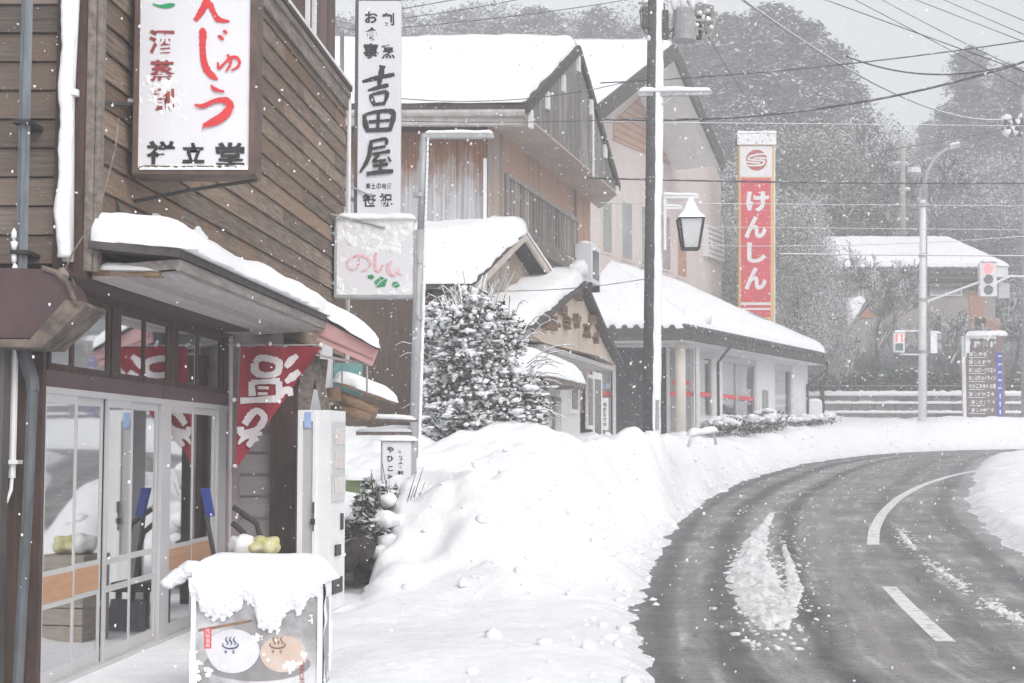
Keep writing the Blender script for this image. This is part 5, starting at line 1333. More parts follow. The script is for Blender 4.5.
# dark lower storey left of the lamp post
mb = MB(); y_ = 26.8; x = at(325,300,y_).x
while x < at(425,300,y_).x: mb.box(x, x+.15, y_-random.uniform(0,.02), y_+.1, at(380,332,y_).z, at(380,268,y_).z); x += .156
O('dark_boarding', mb, BOARDV_DK, inn)
mb = MB(); mb.box(at(325,300,y_).x, at(427,300,y_).x, y_+.12, y_+2.2, .8, at(380,275,y_).z); O('porch_core', mb, M('dim_brown_wall', (.20,.145,.115), (.11,.085,.07), .85, 1.2), inn)
mb = MB(); q = at(330,378,y_); mb.box(q.x, at(424,380,y_).x, y_+.05, y_+.115, at(380,372,y_).z, at(380,334,y_).z); O('dark_opening', mb, DGLASS, inn)
mb = MB(); mb.box(at(330,333,y_).x, at(420,333,y_).x, y_-.35, y_+.11, at(380,335,y_).z, at(380,331.5,y_).z); b1 = O('porch_beam', mb, DKWOOD, inn)
mb = MB(); snow_line(mb, at(331,331.5,y_-.15), at(420,331.5,y_-.15), .36, .10, 24, 6); O('beam_snow', mb, SNOW, b1, smooth=True)
for x in (355, 392):
    O('porch_post', MB().box(at(x,400,y_).x-.04, at(x,400,y_).x+.04, y_-.05, y_+.04, .9, at(x,334,y_).z), GREYWOOD, inn)
# ---- gabled annex in front of the inn
WA = Wall(((453-512)/1500*26.2, 26.2), DI)
an = T('gabled_annex', 'low wooden annex with a steep snowy gable against the corrugated front of the inn', 'annex', (-1.5, 28, 1.2))
t0_, z0_ = WA.uv(453,289); tp, zp = WA.uv(509,236); tr_ = tp+3.3; zr_ = zp-(zp-z0_)*3.3/(tp-t0_)*.62
Ea, Aa, Ra = WA.P(t0_, z0_, .35), WA.P(tp, zp, .35), WA.P(tr_, zr_, .35); L4 = Vector((-2.9,.05,0)); th = Vector((0,0,.08))
mb = MB(); mb.hexa([Ea, Aa, Aa+L4, Ea+L4, Ea+th, Aa+th, Aa+L4+th, Ea+L4+th]); mb.hexa([Aa, Ra, Ra+L4*.3, Aa+L4*.3, Aa+th, Ra+th, Ra+L4*.3+th, Aa+L4*.3+th]); rf = O('roof', mb, DARKROOF, an)
mb = MB(); snow_sheet(mb, Ea+th+Vector((0,-.04,0)), Aa+th, Aa+th+L4, Ea+th+L4+Vector((0,-.04,0)), .34, 20, 26, (1,0,1,0), .25, .2, 8, ns=1); snow_sheet(mb, Aa+th, Ra+th, Ra+th+L4*.3, Aa+th+L4*.3, .2, 16, 10, (0,1,1,0), .2, .2, 8); O('roof_snow', mb, SNOWF, rf, smooth=True)
n3 = Vector((WA.n.x, WA.n.y, 0))
mb = MB(); 
for (p, q) in ((Ea, Aa), (Ra, Aa)): mb.bar(p-n3*.02+Vector((0,0,-.06)), q-n3*.02+Vector((0,0,-.03)), .06, .13)
O('barge_board', mb, M('pale_barge', (.56,.50,.45), (.45,.40,.36), .8, 3), an)
tb = WA.uv(487,300)[0]
mb = MB(); mb.wprism(WA, [(t0_+.15, 1.2), (tb, 1.2), (tb, z0_+(zp-z0_)*(tb-t0_)/(tp-t0_)-.2), (t0_+.15, z0_-.1)], -.1, 0); O('plaster_wall', mb, CREAM, an)
mb = MB(); t = tb
while t < tr_-.1:
    zt2 = lambda t: (z0_+(zp-z0_)*(t-t0_)/(tp-t0_) if t < tp else zp-(zp-zr_)*(t-tp)/(tr_-tp))-.2
    e = min(t+.19, tr_); mb.hexa([WA.P(t,1.2,.015),WA.P(e,1.2,.015),WA.P(e,1.2,-.1),WA.P(t,1.2,-.1),WA.P(t,zt2(t),.015),WA.P(e,zt2(e),.015),WA.P(e,zt2(e),-.1),WA.P(t,zt2(t),-.1)]); t += .2
O('board_wall', mb, BOARDV, an)
for (px, py, s) in ((505,252,.34), (478,270,.32), (470,284,.30)):
    t, z = WA.uv(px, py); mb = MB(); mb.wprism(WA, [(t-s, z-.16), (t+s*.6, z-.16), (t+s*.6, z+.3)], .02, .035); O('gable_opening', mb, DGLASS, an)
mb = MB(); y_ = 26.25; mb.box(at(418,300,y_).x-1.6, at(452,300,y_).x, y_, y_+.1, 1.0, z0_-.06); O('eaves_wall', mb, BOARDV_DK, an)
for (px, py) in ((431,290),(433,300)): pass
# ---- little shop with raised letters on its gable
DLs = (.227, .974)
WL = Wall((.006*27, 27), DLs)
ls2 = T('gabled_shop', 'small cream shop with rust stained raised letters on its snowy gable', 'shop building', (1.0, 30, 1.2))
tE, zE = WL.uv(521,331); tP, zP = WL.uv(575.5,285); tQ, zQ = WL.uv(614,365)
L5 = Vector((-2.1, .1, 0)); th = Vector((0,0,.1))
Ee, Pp, Qq = WL.P(tE,zE,.2), WL.P(tP,zP,.2), WL.P(tQ,zQ,.2)
mid = WL.P((tP+tQ)/2+.1, (zP+zQ)/2-.10, .2)
mb = MB()
for (p, q) in ((Ee, Pp), (Pp, mid), (mid, Qq)): mb.hexa([p, q, q+L5, p+L5, p+th, q+th, q+L5+th, p+L5+th])
rf = O('roof', mb, DARKROOF, ls2)
mb = MB(); snow_sheet(mb, Ee+th, Pp+th, Pp+th+L5, Ee+th+L5, .26, 20, 18, (1,0,1,0), .2, .25, 12); snow_sheet(mb, Pp+th, mid+th, mid+th+L5, Pp+th+L5, .2, 14, 14, (0,0,1,0), .2, .2, 12); snow_sheet(mb, mid+th, Qq+th, Qq+th+L5, mid+th+L5, .2, 14, 14, (0,1,1,0), .2, .2, 12); mb.blob(Pp+th+Vector((-.15,0,.22)), .22, 2, .3); O('roof_snow', mb, SNOWF, rf, smooth=True)
tB0, zB0 = WL.uv(541,343); zB0 = zE-.05
mb = MB(); mb.wprism(WL, [(tE+.1, zE+.02), (tP, zP-.05), ((tP+tQ)/2+.1, (zP+zQ)/2-.16), (tQ-.05, zQ-.02), WL.uv(596,356), WL.uv(542,343)], -.15, .05); O('gable_face', mb, GABLECREAM, ls2)
n3 = Vector((WL.n.x, WL.n.y, 0)); mb = MB()
for (p, q) in ((Ee, Pp), (Pp, mid), (mid, Qq)): mb.bar(p+n3*.02+Vector((0,0,.03)), q+n3*.02+Vector((0,0,.03)), .06, .10)
O('barge_board', mb, DARKROOF, ls2)
def wl(cx, cy): return WL.px(500+cx/3.794, 260+cy/3.794, .09)
mb = MB(); k = 0
for ch, (x, y, w_, h_) in zip('ロロロロトミヤスイ', ((155,246,9,19),(218,190,9,20),(277,136,10,20),(332,228,9,20),(192,244,9,30),(235,238,9,28),(272,232,9,34),(311,270,9,32),(347,294,9,30))):
    V, Fc, bb_ = glyph_geo(ch, .045); 
    tt, zz = WL.uv(500+x/3.794, 260+y/3.794)
    W_ = .46; Hh = h_*2/3.794/1500*29.5*.9
    P3 = [(tt+((a-bb_[0])/(bb_[2]-bb_[0])-.5)*W_, zz+((b-bb_[1])/(bb_[3]-bb_[1])-.5)*Hh) for a, b in V]
    n0 = len(V); a_ = [WL.P(t, z, .17) for t, z in P3]; b_ = [WL.P(t, z, .05) for t, z in P3]
    ed = {}
    for f in Fc:
        for i in range(len(f)):
            e = (f[i], f[(i+1) % len(f)]); ed[tuple(sorted(e))] = ed.get(tuple(sorted(e)), 0)+1
    mb.add(a_+b_, [tuple(f) for f in Fc]+[(p, q, q+n0, p+n0) for (p, q), c_ in ed.items() if c_ == 1])
O('raised_lettering', mb, M('rusty_letter', (.28,.18,.12), (.14,.085,.06), .8, 6), ls2, fix=False)
# canopy slab below the gable and the shop wall
mb = MB(); tq = tP+2.2; zk = WL.uv(542,344)[1]; tk = WL.uv(540,344)[0]; mb.hexa([WL.P(tk,zk-.12,.1), WL.P(tQ-.5,zk-.12,.1), WL.P(tQ-.5,zk-.12,-.95), WL.P(tk,zk-.12,-.95), WL.P(tk,zk-.02,.1), WL.P(tQ-.5,zk-.02,.1), WL.P(tQ-.5,zk-.02,-.95), WL.P(tk,zk-.02,-.95)]); O('soffit', mb, M('grey_soffit', (.50,.48,.47), (.40,.385,.38), .8, 2), ls2)
WLw = Wall(WL.P(0,0,-.75)[:2], DLs)
mb = MB(); mb.wbox(WLw, tE+.3, tQ-.6, 1.0, zk-.125, -.2, 0); mb.wbox(WLw, tE+.3, tE+.4, 1.0, zk-.125, -2.4, -.2); O('shop_wall', mb, LOWWHITE, ls2)
for (xa, xb, ya, yb) in ((586,592,378,425), (569.5,575.5,381,409)):
    ta, tb2 = WLw.uv(xa,400)[0], WLw.uv(xb,400)[0]; zz1 = WLw.uv(xa,ya)[1]; zz0 = WLw.uv(xa,yb)[1]
    f = O('window', MB().wbox(WLw, ta-.1, tb2+.1, zz0-.1, zz1+.1, .001, .06), WHITE, ls2); O('pane', MB().wbox(WLw, ta, tb2, zz0, zz1, .061, .07), DGLASS, f)
ta, tb2 = WLw.uv(591,400)[0], WLw.uv(597,400)[0]; f = O('door', MB().wbox(WLw, ta-.12, tb2+.25, 1.3, WLw.uv(592,376)[1]+.1, .0605, .10), WHITE, ls2); O('pane', MB().wbox(WLw, ta, tb2, 1.7, WLw.uv(592,379)[1], .101, .11), DGLASS, f)
# porch with domed snow
WP = Wall((at(528,400,25.9).x, 25.9), (.227,.974)); tW = WP.uv(560,400)[0]
zpt = WP.uv(528,384)[1]
mb = MB(); mb.wbox(WP, 0, tW, 1.2, zpt, -1.2, 0); pw = O('porch_wall', mb, LOWWHITE, ls2)
ov = .3; q = lambda t, o: WP.P(t, zpt+.02, o)
mb = MB(); mb.hexa([q(-ov,.45), q(tW+.3,.45), q(tW+.3,-1.3), q(-ov,-1.3)]+[p+Vector((0,0,.1)) for p in (q(-ov,.45), q(tW+.3,.45), q(tW+.3,-1.3), q(-ov,-1.3))]); pr2 = O('porch_roof', mb, GREYWOOD, ls2)
mb = MB(); up = Vector((0,0,.1)); snow_sheet(mb, q(-ov,.48)+up, q(tW+.3,.48)+up, q(tW+.3,-1.3)+up, q(-ov,-1.3)+up, .55, 26, 20, (1,1,1,1), .85, .12, 5); O('porch_snow', mb, SNOWF, pr2, smooth=True)
for k in range(3):
    a = .25+k*tW/3.2; f = O('window', MB().wbox(WP, a, a+tW/4.2, 1.75, zpt-.15, .001, .05), GREYWOOD, ls2); O('pane', MB().wbox(WP, a+.07, a+tW/4.2-.07, 1.82, zpt-.22, .051, .06), GGLASS, f)

# ================================================================== beige building
DB = (.441, .897)
WB = Wall((2.725, 52.5), DB)
bb3 = T('beige_building', 'tall beige building with a steep gable, tan siding panel and slim windows behind the bank', 'building', (5, 60, 1.8))
tE, zE = WB.uv(601,113); tP, zP = WB.uv(673,52); tQ, zQ = WB.uv(722,168)
tP = (tE+tQ)/2*.5+tP*.5
zE = (zE+zQ)/2
ovh = 2.1; n3 = Vector((WB.n.x, WB.n.y, 0)); L6 = Vector((-11,.4,0)); th = Vector((0,0,.22))
WBo = Wall(WB.P(0,0,ovh)[:2], DB)
tE2, _ = WBo.uv(598,113); tP2, zP2 = WBo.uv(673,52); tQ2, zQ2 = WBo.uv(722,166); 
zE2 = WBo.uv(598,113)[1]
E2, P2b, Q2 = WBo.P(tE2,zE2), WBo.P(tP2,zP2), WBo.P(tQ2,zQ2)
back = -n3*7
mb = MB()
mb.hexa([E2, P2b, P2b+L6, E2+L6, E2+th, P2b+th, P2b+L6+th, E2+L6+th]); mb.hexa([P2b, Q2, Q2+back, P2b+back, P2b+th, Q2+th, Q2+back+th, P2b+back+th]); rf = O('roof', mb, WHITE, bb3)
mb = MB(); snow_sheet(mb, E2+th, P2b+th, P2b+th+L6, E2+th+L6, .3, 20, 24, (1,0,1,0), .35, .16, 31, ns=.6); snow_sheet(mb, P2b+th, Q2+th, Q2+th+back, P2b+th+back, .22, 20, 16, (0,1,1,0), .3, .2, 31, ns=.6); O('roof_snow', mb, SNOWF, rf, smooth=True)
mb = MB()
for (p, q) in ((E2, P2b), (P2b, Q2)): mb.bar(p+n3*.06+Vector((0,0,.02)), q+n3*.06+Vector((0,0,.02)), .12, .52)
O('barge_board', mb, DARKROOF, bb3)
mb = MB(); zg = 1.5
mb.wprism(WB, [(-1.0, zg), (tQ-.2, zg), (tQ-.2, zQ-.6), (tP, zP-.15), (tE, zE-.2), (-1.0, zE-.3)], -6, 0); O('wall', mb, BEIGE, bb3)
pl = [WB.uv(*p) for p in ((612.5,140),(613,121),(655,84),(661,81),(681,150),(681,169))]
mb = MB(); mb.wprism(WB, pl, .005, .06); tsd = O('siding_panel', mb, TANSIDE, bb3)
mb = MB()
for k in range(1, 18):
    z = WB.uv(681,169)[1]-.3+k*.28
    ts = [t for t, zz in pl]; 
    # grooves across the panel: clip to the polygon
    xs_ = []
    for i in range(len(pl)):
        (ta, za1), (tb3, zb3) = pl[i], pl[(i+1) % len(pl)]
        if (za1-z)*(zb3-z) < 0: xs_.append(ta+(tb3-ta)*(z-za1)/(zb3-za1))
    if len(xs_) >= 2: mb.wbox(WB, min(xs_), max(xs_), z-.03, z+.03, .0605, .08)
O('siding_course', mb, M('tan_siding_dark', (.40,.25,.175), (.36,.22,.16), .8, 3), tsd)
for (xa, xb, ya, yb, mt) in ((602,610.5,200,251,GGLASS), (621.5,631,201,258,GGLASS), (641,649,206,264,GGLASS), (661,669,215,268,GGLASS), (677,685,218,275,BRICKO)):
    ta, tb3 = WB.uv(xa,230)[0], WB.uv(xb,230)[0]; z1_, z0_ = WB.uv(xa,ya)[1], WB.uv(xa,yb)[1]
    f = O('window_frame', MB().wbox(WB, ta-.08, tb3+.08, z0_-.08, z1_+.08, .001, .04), CREAM, bb3); O('pane', MB().wbox(WB, ta, tb3, z0_, z1_, .041, .05), mt, f)
ta, tb3 = WB.uv(703,240)[0], WB.uv(721,240)[0]; z1_, z0_ = WB.uv(703,225)[1], WB.uv(703,256)[1]
mb = MB(); mb.wbox(WB, ta, tb3-.2, z0_, z1_, .001, .2); f = O('louvre_screen', mb, WHITE, bb3)
mb = MB()
for k in range(6): mb.wbox(WB, ta+.15, tb3-.35, z0_+.12+k*(z1_-z0_)/6.4, z0_+.2+k*(z1_-z0_)/6.4, .201, .215)
O('louvre_slot', mb, CONC, f)

# ================================================================== the bank
bk = T('bank', 'low white bank office with a snowy hipped roof, round cream column and red window stripe', 'bank', (7, 50, 1.8))
DK = (.457, .889)
WKe = Wall(((692-512)/1500*45, 45), DK)                 # side eave
ze = WKe.uv(692,333)[1]; te = WKe.uv(826,352)[0]
C0 = WKe.P(0, ze); C1 = WKe.P(te, ze); CL = Vector((at(560,333,45).x, 45.0, ze))
RA_ = at(612,276,52.5); RB_ = RA_+Vector((DK[0], DK[1], 0)).normalized()*5.4; BL = Vector((CL.x, 60, ze)); RA0 = RA_
th = Vector((0,0,.12))
mb = MB()
mb.add([CL, C0, RA_, CL+th, C0+th, RA_+th], [(0,1,2),(3,4,5),(0,1,4,3)]); mb.add([C0, C1, RB_, RA_, C0+th, C1+th, RB_+th, RA_+th], [(0,1,2,3),(4,5,6,7),(0,1,5,4)])
mb.add([C1, BL, RA_, RB_], [(0,1,2,3)]); mb.add([CL, RA_, BL], [(0,1,2)])
rf = O('roof', mb, TILE, bk)
mb = MB(); up = Vector((0,0,.13))
snow_sheet(mb, CL+up+Vector((0,.1,0)), C0+up+Vector((-.05,.1,0)), RA_+up, RA_+up, .42, 40, 20, (0,0,1,0), .55, .13, 21, ns=.9)
snow_sheet(mb, C0+up+Vector((-.05,.1,0)), C1+up+Vector((-.1,0,0)), RB_+up, RA_+up, .42, 46, 22, (0,1,1,0), .55, .13, 21, ns=.9)
snow_sheet(mb, C1+up, BL+up, RA_+up, RB_+up, .42, 20, 14, (0,0,1,0), .5, .13, 21)
mb.blob(at(703,318,46.9), .3, 2, .2)
O('roof_snow', mb, SNOWF, rf, smooth=True)
mb = MB()
# tile ends along the eaves
nL = int((C0.x-CL.x)/.36)
for i in range(nL): mb.tube([Vector((CL.x+i*.36+.15, 44.93, ze+.10)), Vector((CL.x+i*.36+.15, 45.5, ze+.27))], .105, 8)
for i in range(int(te/.36)): mb.tube([WKe.P(i*.36+.1, ze+.10, .07), WKe.P(i*.36+.1, ze+.30, -.5)], .105, 8)
O('tile_edge', mb, TILE, rf)
mb = MB(); mb.box(CL.x, C0.x, 45.02, 45.12, ze-.22, ze-.001); mb.wbox(WKe, .12, te, ze-.22, ze-.001, -.1, .0); O('fascia', mb, DARKROOF, rf)
WK = Wall(WKe.P(.75,0,-.8)[:2], DK)
tK = WK.uv(808,400)[0]; zs = ze-.24; zg = 1.93
mb = MB(); mb.add([CL+Vector((0,.06,-.23)), C0+Vector((-.06,.06,-.23)), WKe.P(te,ze-.23,-.03), WKe.P(te,ze-.23,-1.2), WK.P(0,ze-.23,-.6), Vector((CL.x,46.5,ze-.23))], [(0,1,4,5),(1,2,3,4)]); O('soffit', mb, BANKW, bk, fix=False)
# front: beam with writing, dark entrance glass, round column
YF = 46.5; WFb = Wall((CL.x, YF), (1,0)); 
fx = lambda px: at(px,400,YF).x-CL.x
fz = lambda py: at(640,py,YF).z
mb = MB(); mb.wbox(WFb, 0, fx(694), fz(347), zs, -.2, 0); O('entrance_beam', mb, BANKW, bk)
mb = MB(); ff = lambda x, y: at(590+x/5.25, 320+y/5.25, YF-.008); line_text(mb, '新潟縣信用組合弥彦支店', ff, 130, 94, 404, 113, .03); O('lettering', mb, BLACKPAINT, bk, fix=False)
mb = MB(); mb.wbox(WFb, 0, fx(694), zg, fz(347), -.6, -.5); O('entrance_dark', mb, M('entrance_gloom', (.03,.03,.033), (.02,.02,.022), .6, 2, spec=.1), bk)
for xa, xb in ((616,634),(634,652),(652,668)):
    f = O('entrance_door', MB().wbox(WFb, fx(xa)+.01, fx(xb)-.01, zg+.15, fz(347), -.3, -.25), BLACK, bk); O('pane', MB().wbox(WFb, fx(xa)+.06, fx(xb)-.06, zg+.2, fz(349), -.249, -.24), M('entrance_pane', (.022,.023,.026), (.035,.036,.04), .35, 1.5, spec=.15), f)
mb = MB()
for x in (614.5, 668.5, 698): mb.wbox(WFb, fx(x)-.05, fx(x)+.05, zg, fz(347), -.3, -.05)
OM('entrance_post', mb, ALU, bk)
for xa, xb in ((600,612),(670,694)):
    f = O('window_frame', MB().wbox(WFb, fx(xa), fx(xb), zg+.1, fz(347), -.45, -.40), ALU, bk); O('pane', MB().wbox(WFb, fx(xa)+.05, fx(xb)-.05, zg+.2, fz(349), -.399, -.39), GGLASS, f)
mb = MB(); mb.wbox(WFb, fx(590), fx(613), fz(396), fz(391), -.385, -.375); mb.wbox(WFb, fx(670), fx(695), fz(396), fz(391), -.385, -.375); mb.wbox(WFb, fx(673), fx(691), fz(384), fz(380), -.385, -.375); O('red_stripe', mb, REDSTRIPE, bk)
mb = MB(); q = at(681,437,45.7); mb.tube([Vector((q.x,45.7,zg-.1)), Vector((q.x,45.7,zs))], .155, 18); O('column', mb, CREAM, bk, smooth=True)
for (xa, ya, xb, yb, mt, nm) in ((598,383,606,389,SKYBLUE,'blue_notice'), (607,383,611.5,388,WHITE,'white_notice')):
    O(nm, MB().wbox(WFb, fx(xa), fx(xb), fz(yb), fz(ya), -.385, -.375), mt, bk)
# side wall
kx = lambda px: WK.uv(px,390)[0]
kz = lambda py, px=700: WK.uv(px,py)[1]
zwt = zs; zs0 = kz(417)
mb = MB()
for xa, xb in ((694,700),(714,722.5),(757,775),(793,800)): mb.wbox(WK, kx(xa), kx(xb), zg, zwt-.09, -.2, 0)
mb.wbox(WK, 0, tK, zwt-.09, zwt+.01, -.2, .0); mb.wbox(WK, kx(700), tK, zg-.1, zs0, -.2, -.002); mb.wbox(WK, kx(799), tK, zs0, zwt-.09, -.2, -.001); O('side_wall', mb, BANKW, bk)
mb = MB(); mb.wbox(WK, 0, tK, zg, zg+.05, -3.0, -.25); mb.wbox(WK, 0, tK, zg+.05, zwt, -3.2, -3.0); mb.wbox(WK, tK-.2, tK-.1, zg+.05, zwt, -3, -.25); O('interior', mb, M('bank_interior', (.62,.62,.62), (.48,.48,.49), .8, .8), bk)
for (xa, xb) in ((700,714),(722.5,739),(739,757),(775,793)):
    a, e = kx(xa), kx(xb); mb = MB()
    for t_ in (a, e-.06): mb.wbox(WK, t_, t_+.06, zs0, zwt-.09, -.14, -.06)
    mb.wbox(WK, a+.06, e-.06, zwt-.32, zwt-.091, -.138, -.062); mb.wbox(WK, a+.06, e-.06, zs0, zs0+.07, -.138, -.062)
    f = O('window_frame', mb, ALU, bk); O('pane', MB().wbox(WK, a+.05, e-.05, zs0+.05, zwt-.14, -.105, -.095), GLASSC, f)
    if xa < 770: O('red_stripe', MB().wbox(WK, a+.06, e-.06, kz(396), kz(391.5), -.094, -.09), REDSTRIPE, f)
for (xa, xb, za0, za1) in ((701,709.5,415,345),(723,738,402,345),(742.5,751,412,345),(776,789,414,345)): 
    O('window_blind', MB().wbox(WK, kx(xa), kx(xb), kz(za0), zwt-.12, -.17, -.15), M('window_blind', (.84,.84,.85), (.72,.72,.73), .8, 3, (1,1,8)), bk)
for (xa, xb, ya, yb, mt) in ((724,729,392,384,WHITE),(752,756,400,383,WHITE),(731,738,404,397,WHITE)): O('paper_notice', MB().wbox(WK, kx(xa), kx(xb), kz(ya), kz(yb), -.2, -.19), mt, bk)
mb = MB(); a, e = kx(777), kx(791)
mb.wbox(WK, a, e, kz(398), kz(350), -.20, -.19); ps = O('poster', mb, GGLASS, bk)
mb = MB(); mb.wbox(WK, a+.4, a+.95, kz(384), kz(368), -.189, -.18); O('poster_orange', mb, M('poster_orange', (.66,.30,.10), (.6,.26,.09), .6, 4), ps)
mb = MB()
for k in range(5): mb.wbox(WK, a+.08, e-.08, kz(366-k*3.4)-.02, kz(366-k*3.4)+.07, -.189, -.182)
for k in range(3): mb.wbox(WK, a+.1, e-.15, kz(392-k*3)-.02, kz(392-k*3)+.05, -.189, -.182)
O('poster_red', mb, REDSTRIPE, ps)
mb = MB(); mb.wbox(WK, kx(762), kx(767), kz(410), kz(383), .001, .05); O('wall_plate', mb, GGLASS, bk)
mb = MB(); t_ = kx(717); mb.tube([WKe.P(te*.15+1.2, ze-.2, .05), WK.P(t_, zs-.15, .25), WK.P(t_, zs-.4, .05), WK.P(t_, zg, .05)], .045, 8); t_ = kx(806); mb.tube([WKe.P(te-.05, ze-.1, .05), WKe.P(te-.05, ze-.45, .05), WK.P(t_, zs-.75, .06), WK.P(t_, zg, .06)], .045, 8); OM('downpipe', mb, BLACK, bk)
mb = MB(); mb.wbox(WFb, 0, fx(700), zg-.25, zg-.001, -.5, .5); mb.wbox(WFb, 0, fx(700), zg-.5, zg-.251, -.5, .85); O('entrance_step', mb, CONC, bk)
# small banner by the bank door
nb = T('notice_stand', 'white upright notice board beside the dark bank entrance', 'notice board', at(604,437,45.9))
a = at(601,430,45.9); e = at(608.5,398,45.9); O('board', MB().box(a.x, e.x, 45.9, 45.96, a.z, e.z), WHITE, nb); mb = MB(); line_text(mb, '相談受付中', lambda x, y: at(x, y, 45.892), 603.2, 402, 606.4, 427, .02, vert=True); O('lettering', mb, BLACKPAINT, nb, fix=False)
mb = MB(); mb.tube([Vector((a.x+.1,46.0,zg-.3)), Vector((a.x+.1,46.0,e.z))], .02, 6); O('leg', mb, BLACK, nb)
# clipped hedge under the bank windows
def hedge_row(name, label, pts, r, h, n, seed, mat, snow_h, cat='hedge'):
    """pts: ground line; leaves through a box-like strip with a snow top"""
    L = [0]
    for i in range(1, len(pts)): L.append(L[-1]+(pts[i]-pts[i-1]).length)
    t = T(name, label, cat, pts[0]); rnd = random.Random(seed)
    def P_(s): return Vector((np.interp(s, L, [p.x for p in pts]), np.interp(s, L, [p.y for p in pts]), np.interp(s, L, [p.z for p in pts])))
    mb = MB(); Q = []
    for k in range(n):
        p = P_(rnd.random()*L[-1]); hh = h*(.82+.25*mn.noise(p*.9+Vector((seed,0,0)))); q = Vector((rnd.uniform(-1,1)*r, rnd.uniform(-1,1)*r, hh*rnd.random()**.6)); Q.append((p, p+q, hh))
    leaf_cloud(mb, [q for _, q, _ in Q], .07 if r < .8 else .13, .8); O('foliage', mb, mat, t, fix=False)
    mb = MB()
    for p, q, hh in Q[::max(1, n//int(L[-1]*26))]: mb.blob((q.x, q.y, p.z+hh*rnd.uniform(.8,1.02)), rnd.uniform(.06,.17)*snow_h, 1, .3, (1.4,1.4,.6))
    O('snow_clots', mb, SNOW, t, smooth=True, fix=False); return t
pp_ = [WK.P(kx(x), tz(*WK.P(kx(x), 0, .7)[:2])-.15, .7) for x in (697,715,735,756)]
hedge_row('hedge', 'low snow topped hedge under the bank windows', pp_, .5, .85, 3200, 4, LEAF, 1.0)
pp_ = [WK.P(kx(x), tz(*WK.P(kx(x), 0, .6)[:2])-.15, .6) for x in (760,780,800,812)]
hedge_row('hedge', 'low snow buried bushes at the far end of the bank wall', pp_, .5, .5, 1500, 5, LEAF, 1.0)
q = at(815,425,59); bl = T('bollard', 'white square post at the far corner of the bank', 'bollard', (q.x, 59, 1.8)); O('post', MB().box(q.x-.25, q.x+.25, 58.8, 59.2, 1.8, at(815,402,59).z), OFFW, bl)
mb = MB(); snow_line(mb, Vector((q.x-.27,59,at(815,402,59).z)), Vector((q.x+.27,59,at(815,402,59).z)), .34, .12, 8, 3); O('snow_cap', mb, SNOW, bl, smooth=True)
# buried railing in front of the bank
q = at(700,441,31.5); rl = T('railing', 'short metal railing half buried in the snow bank before the bank', 'railing', (q.x, 31.5, 1.5))
mb = MB(); mb.tube([at(688,447,31.5), at(692,436,31.5), at(703,433,31.8), at(714,432.5,32.2), at(716,445,32.2)], .035, 8); O('rail', mb, OFFW, rl, smooth=True); mb = MB(); snow_line(mb, at(689,436,31.5), at(716,432,32.2), .22, .14, 14, 2); O('rail_snow', mb, SNOW, rl, smooth=True)
# ================================================================== utility pole in front of the bank
YP = 30.0
up_ = T('utility_pole', 'tall dark utility pole with one side plastered white by snow, in front of the bank', 'utility pole', (at(651,441,YP).x, YP, 1.2))
b0 = at(650.5,470,YP); b0.z = 1.0; b1 = at(655.5,-30,YP)
O('shaft', MB().tube([b0, b0.lerp(b1,.5), b1], [.175,.165,.15], 14), DARKPOLE, up_, smooth=True)
mb = MB(); n = 120
for side, pw_ in ((0,1),):
    vs = []; fs = []
    for i in range(n+1):
        p = b0.lerp(b1, i/n); r = .172-.022*i/n
        for k in range(9):
            a = R(-88)+R(122)*k/8; bulge = math.sin(math.pi*k/8)**.5*(.03+.014*mn.noise(Vector((i*.33,k*.3,0))))
            a2 = a+.16*mn.noise(Vector((i*.41, 7.7, 0)))*(1 if k == 0 else 0)
            vs.append((p.x+math.cos(a2)*(r+bulge-.002), p.y+math.sin(a2)*(r+bulge-.002), p.z))
    for i in range(n):
        for k in range(8): fs.append((i*9+k, i*9+k+1, (i+1)*9+k+1, (i+1)*9+k))
    mb.add(vs, fs)
O('pole_snow', mb, SNOW, up_, smooth=True, fix=False)
mb = MB(); mb.tube([at(660,440,YP-.05), at(658.5,200,YP-.05), at(660,-20,YP-.05)], .022, 6); mb.tube([at(657,430,YP-.15), at(657,400,YP-.15)], .045, 8); O('cable_conduit', mb, STEEL, up_)
mb = MB(); mb.bar(at(638,94,YP-.1), at(710,93,YP-.1), .10, .10); ar = O('cross_arm', mb, STEEL, up_); mb = MB(); mb.bar(at(659,106,YP-.1), at(677,95,YP-.1), .04, .04); O('arm_brace', mb, STEEL, ar)
mb = MB(); snow_line(mb, at(638,92.5,YP-.1), at(711,91.5,YP-.1), .16, .10, 30, 4); O('arm_snow', mb, SNOW, ar, smooth=True)
mb = MB(); q = at(686,20,YP); top = at(684,10,YP); bot = at(684,41,YP)
mb.tube([bot, bot+Vector((0,0,.03)), top], [.24,.24,.22], 16); mb.bar(at(660,30,YP), at(674,30,YP), .06, .06); tf = O('transformer', mb, M('pale_transformer', (.34,.34,.35), (.26,.26,.27), .6, 6), up_)
mb = MB()
for x in (674,683,692): mb.tube([at(x,-8,YP-.1), at(x,2,YP-.1), at(x+.5,10,YP-.1)], [.085,.075,.05], 8)
OM('bushing', mb, WHITE, tf, smooth=True)
mb = MB()
for (x, y) in ((697,10),(704,8),(712,14),(706,24),(696,30),(708,32),(645,12),(644,4)):
    q = at(x,y,YP+.1); mb.tube([q-Vector((0,0,.12)), q+Vector((0,0,.12))], [.05,.035], 8); mb.tube([q+Vector((-.12,0,.02)), q+Vector((.12,0,.02))], .03, 6)
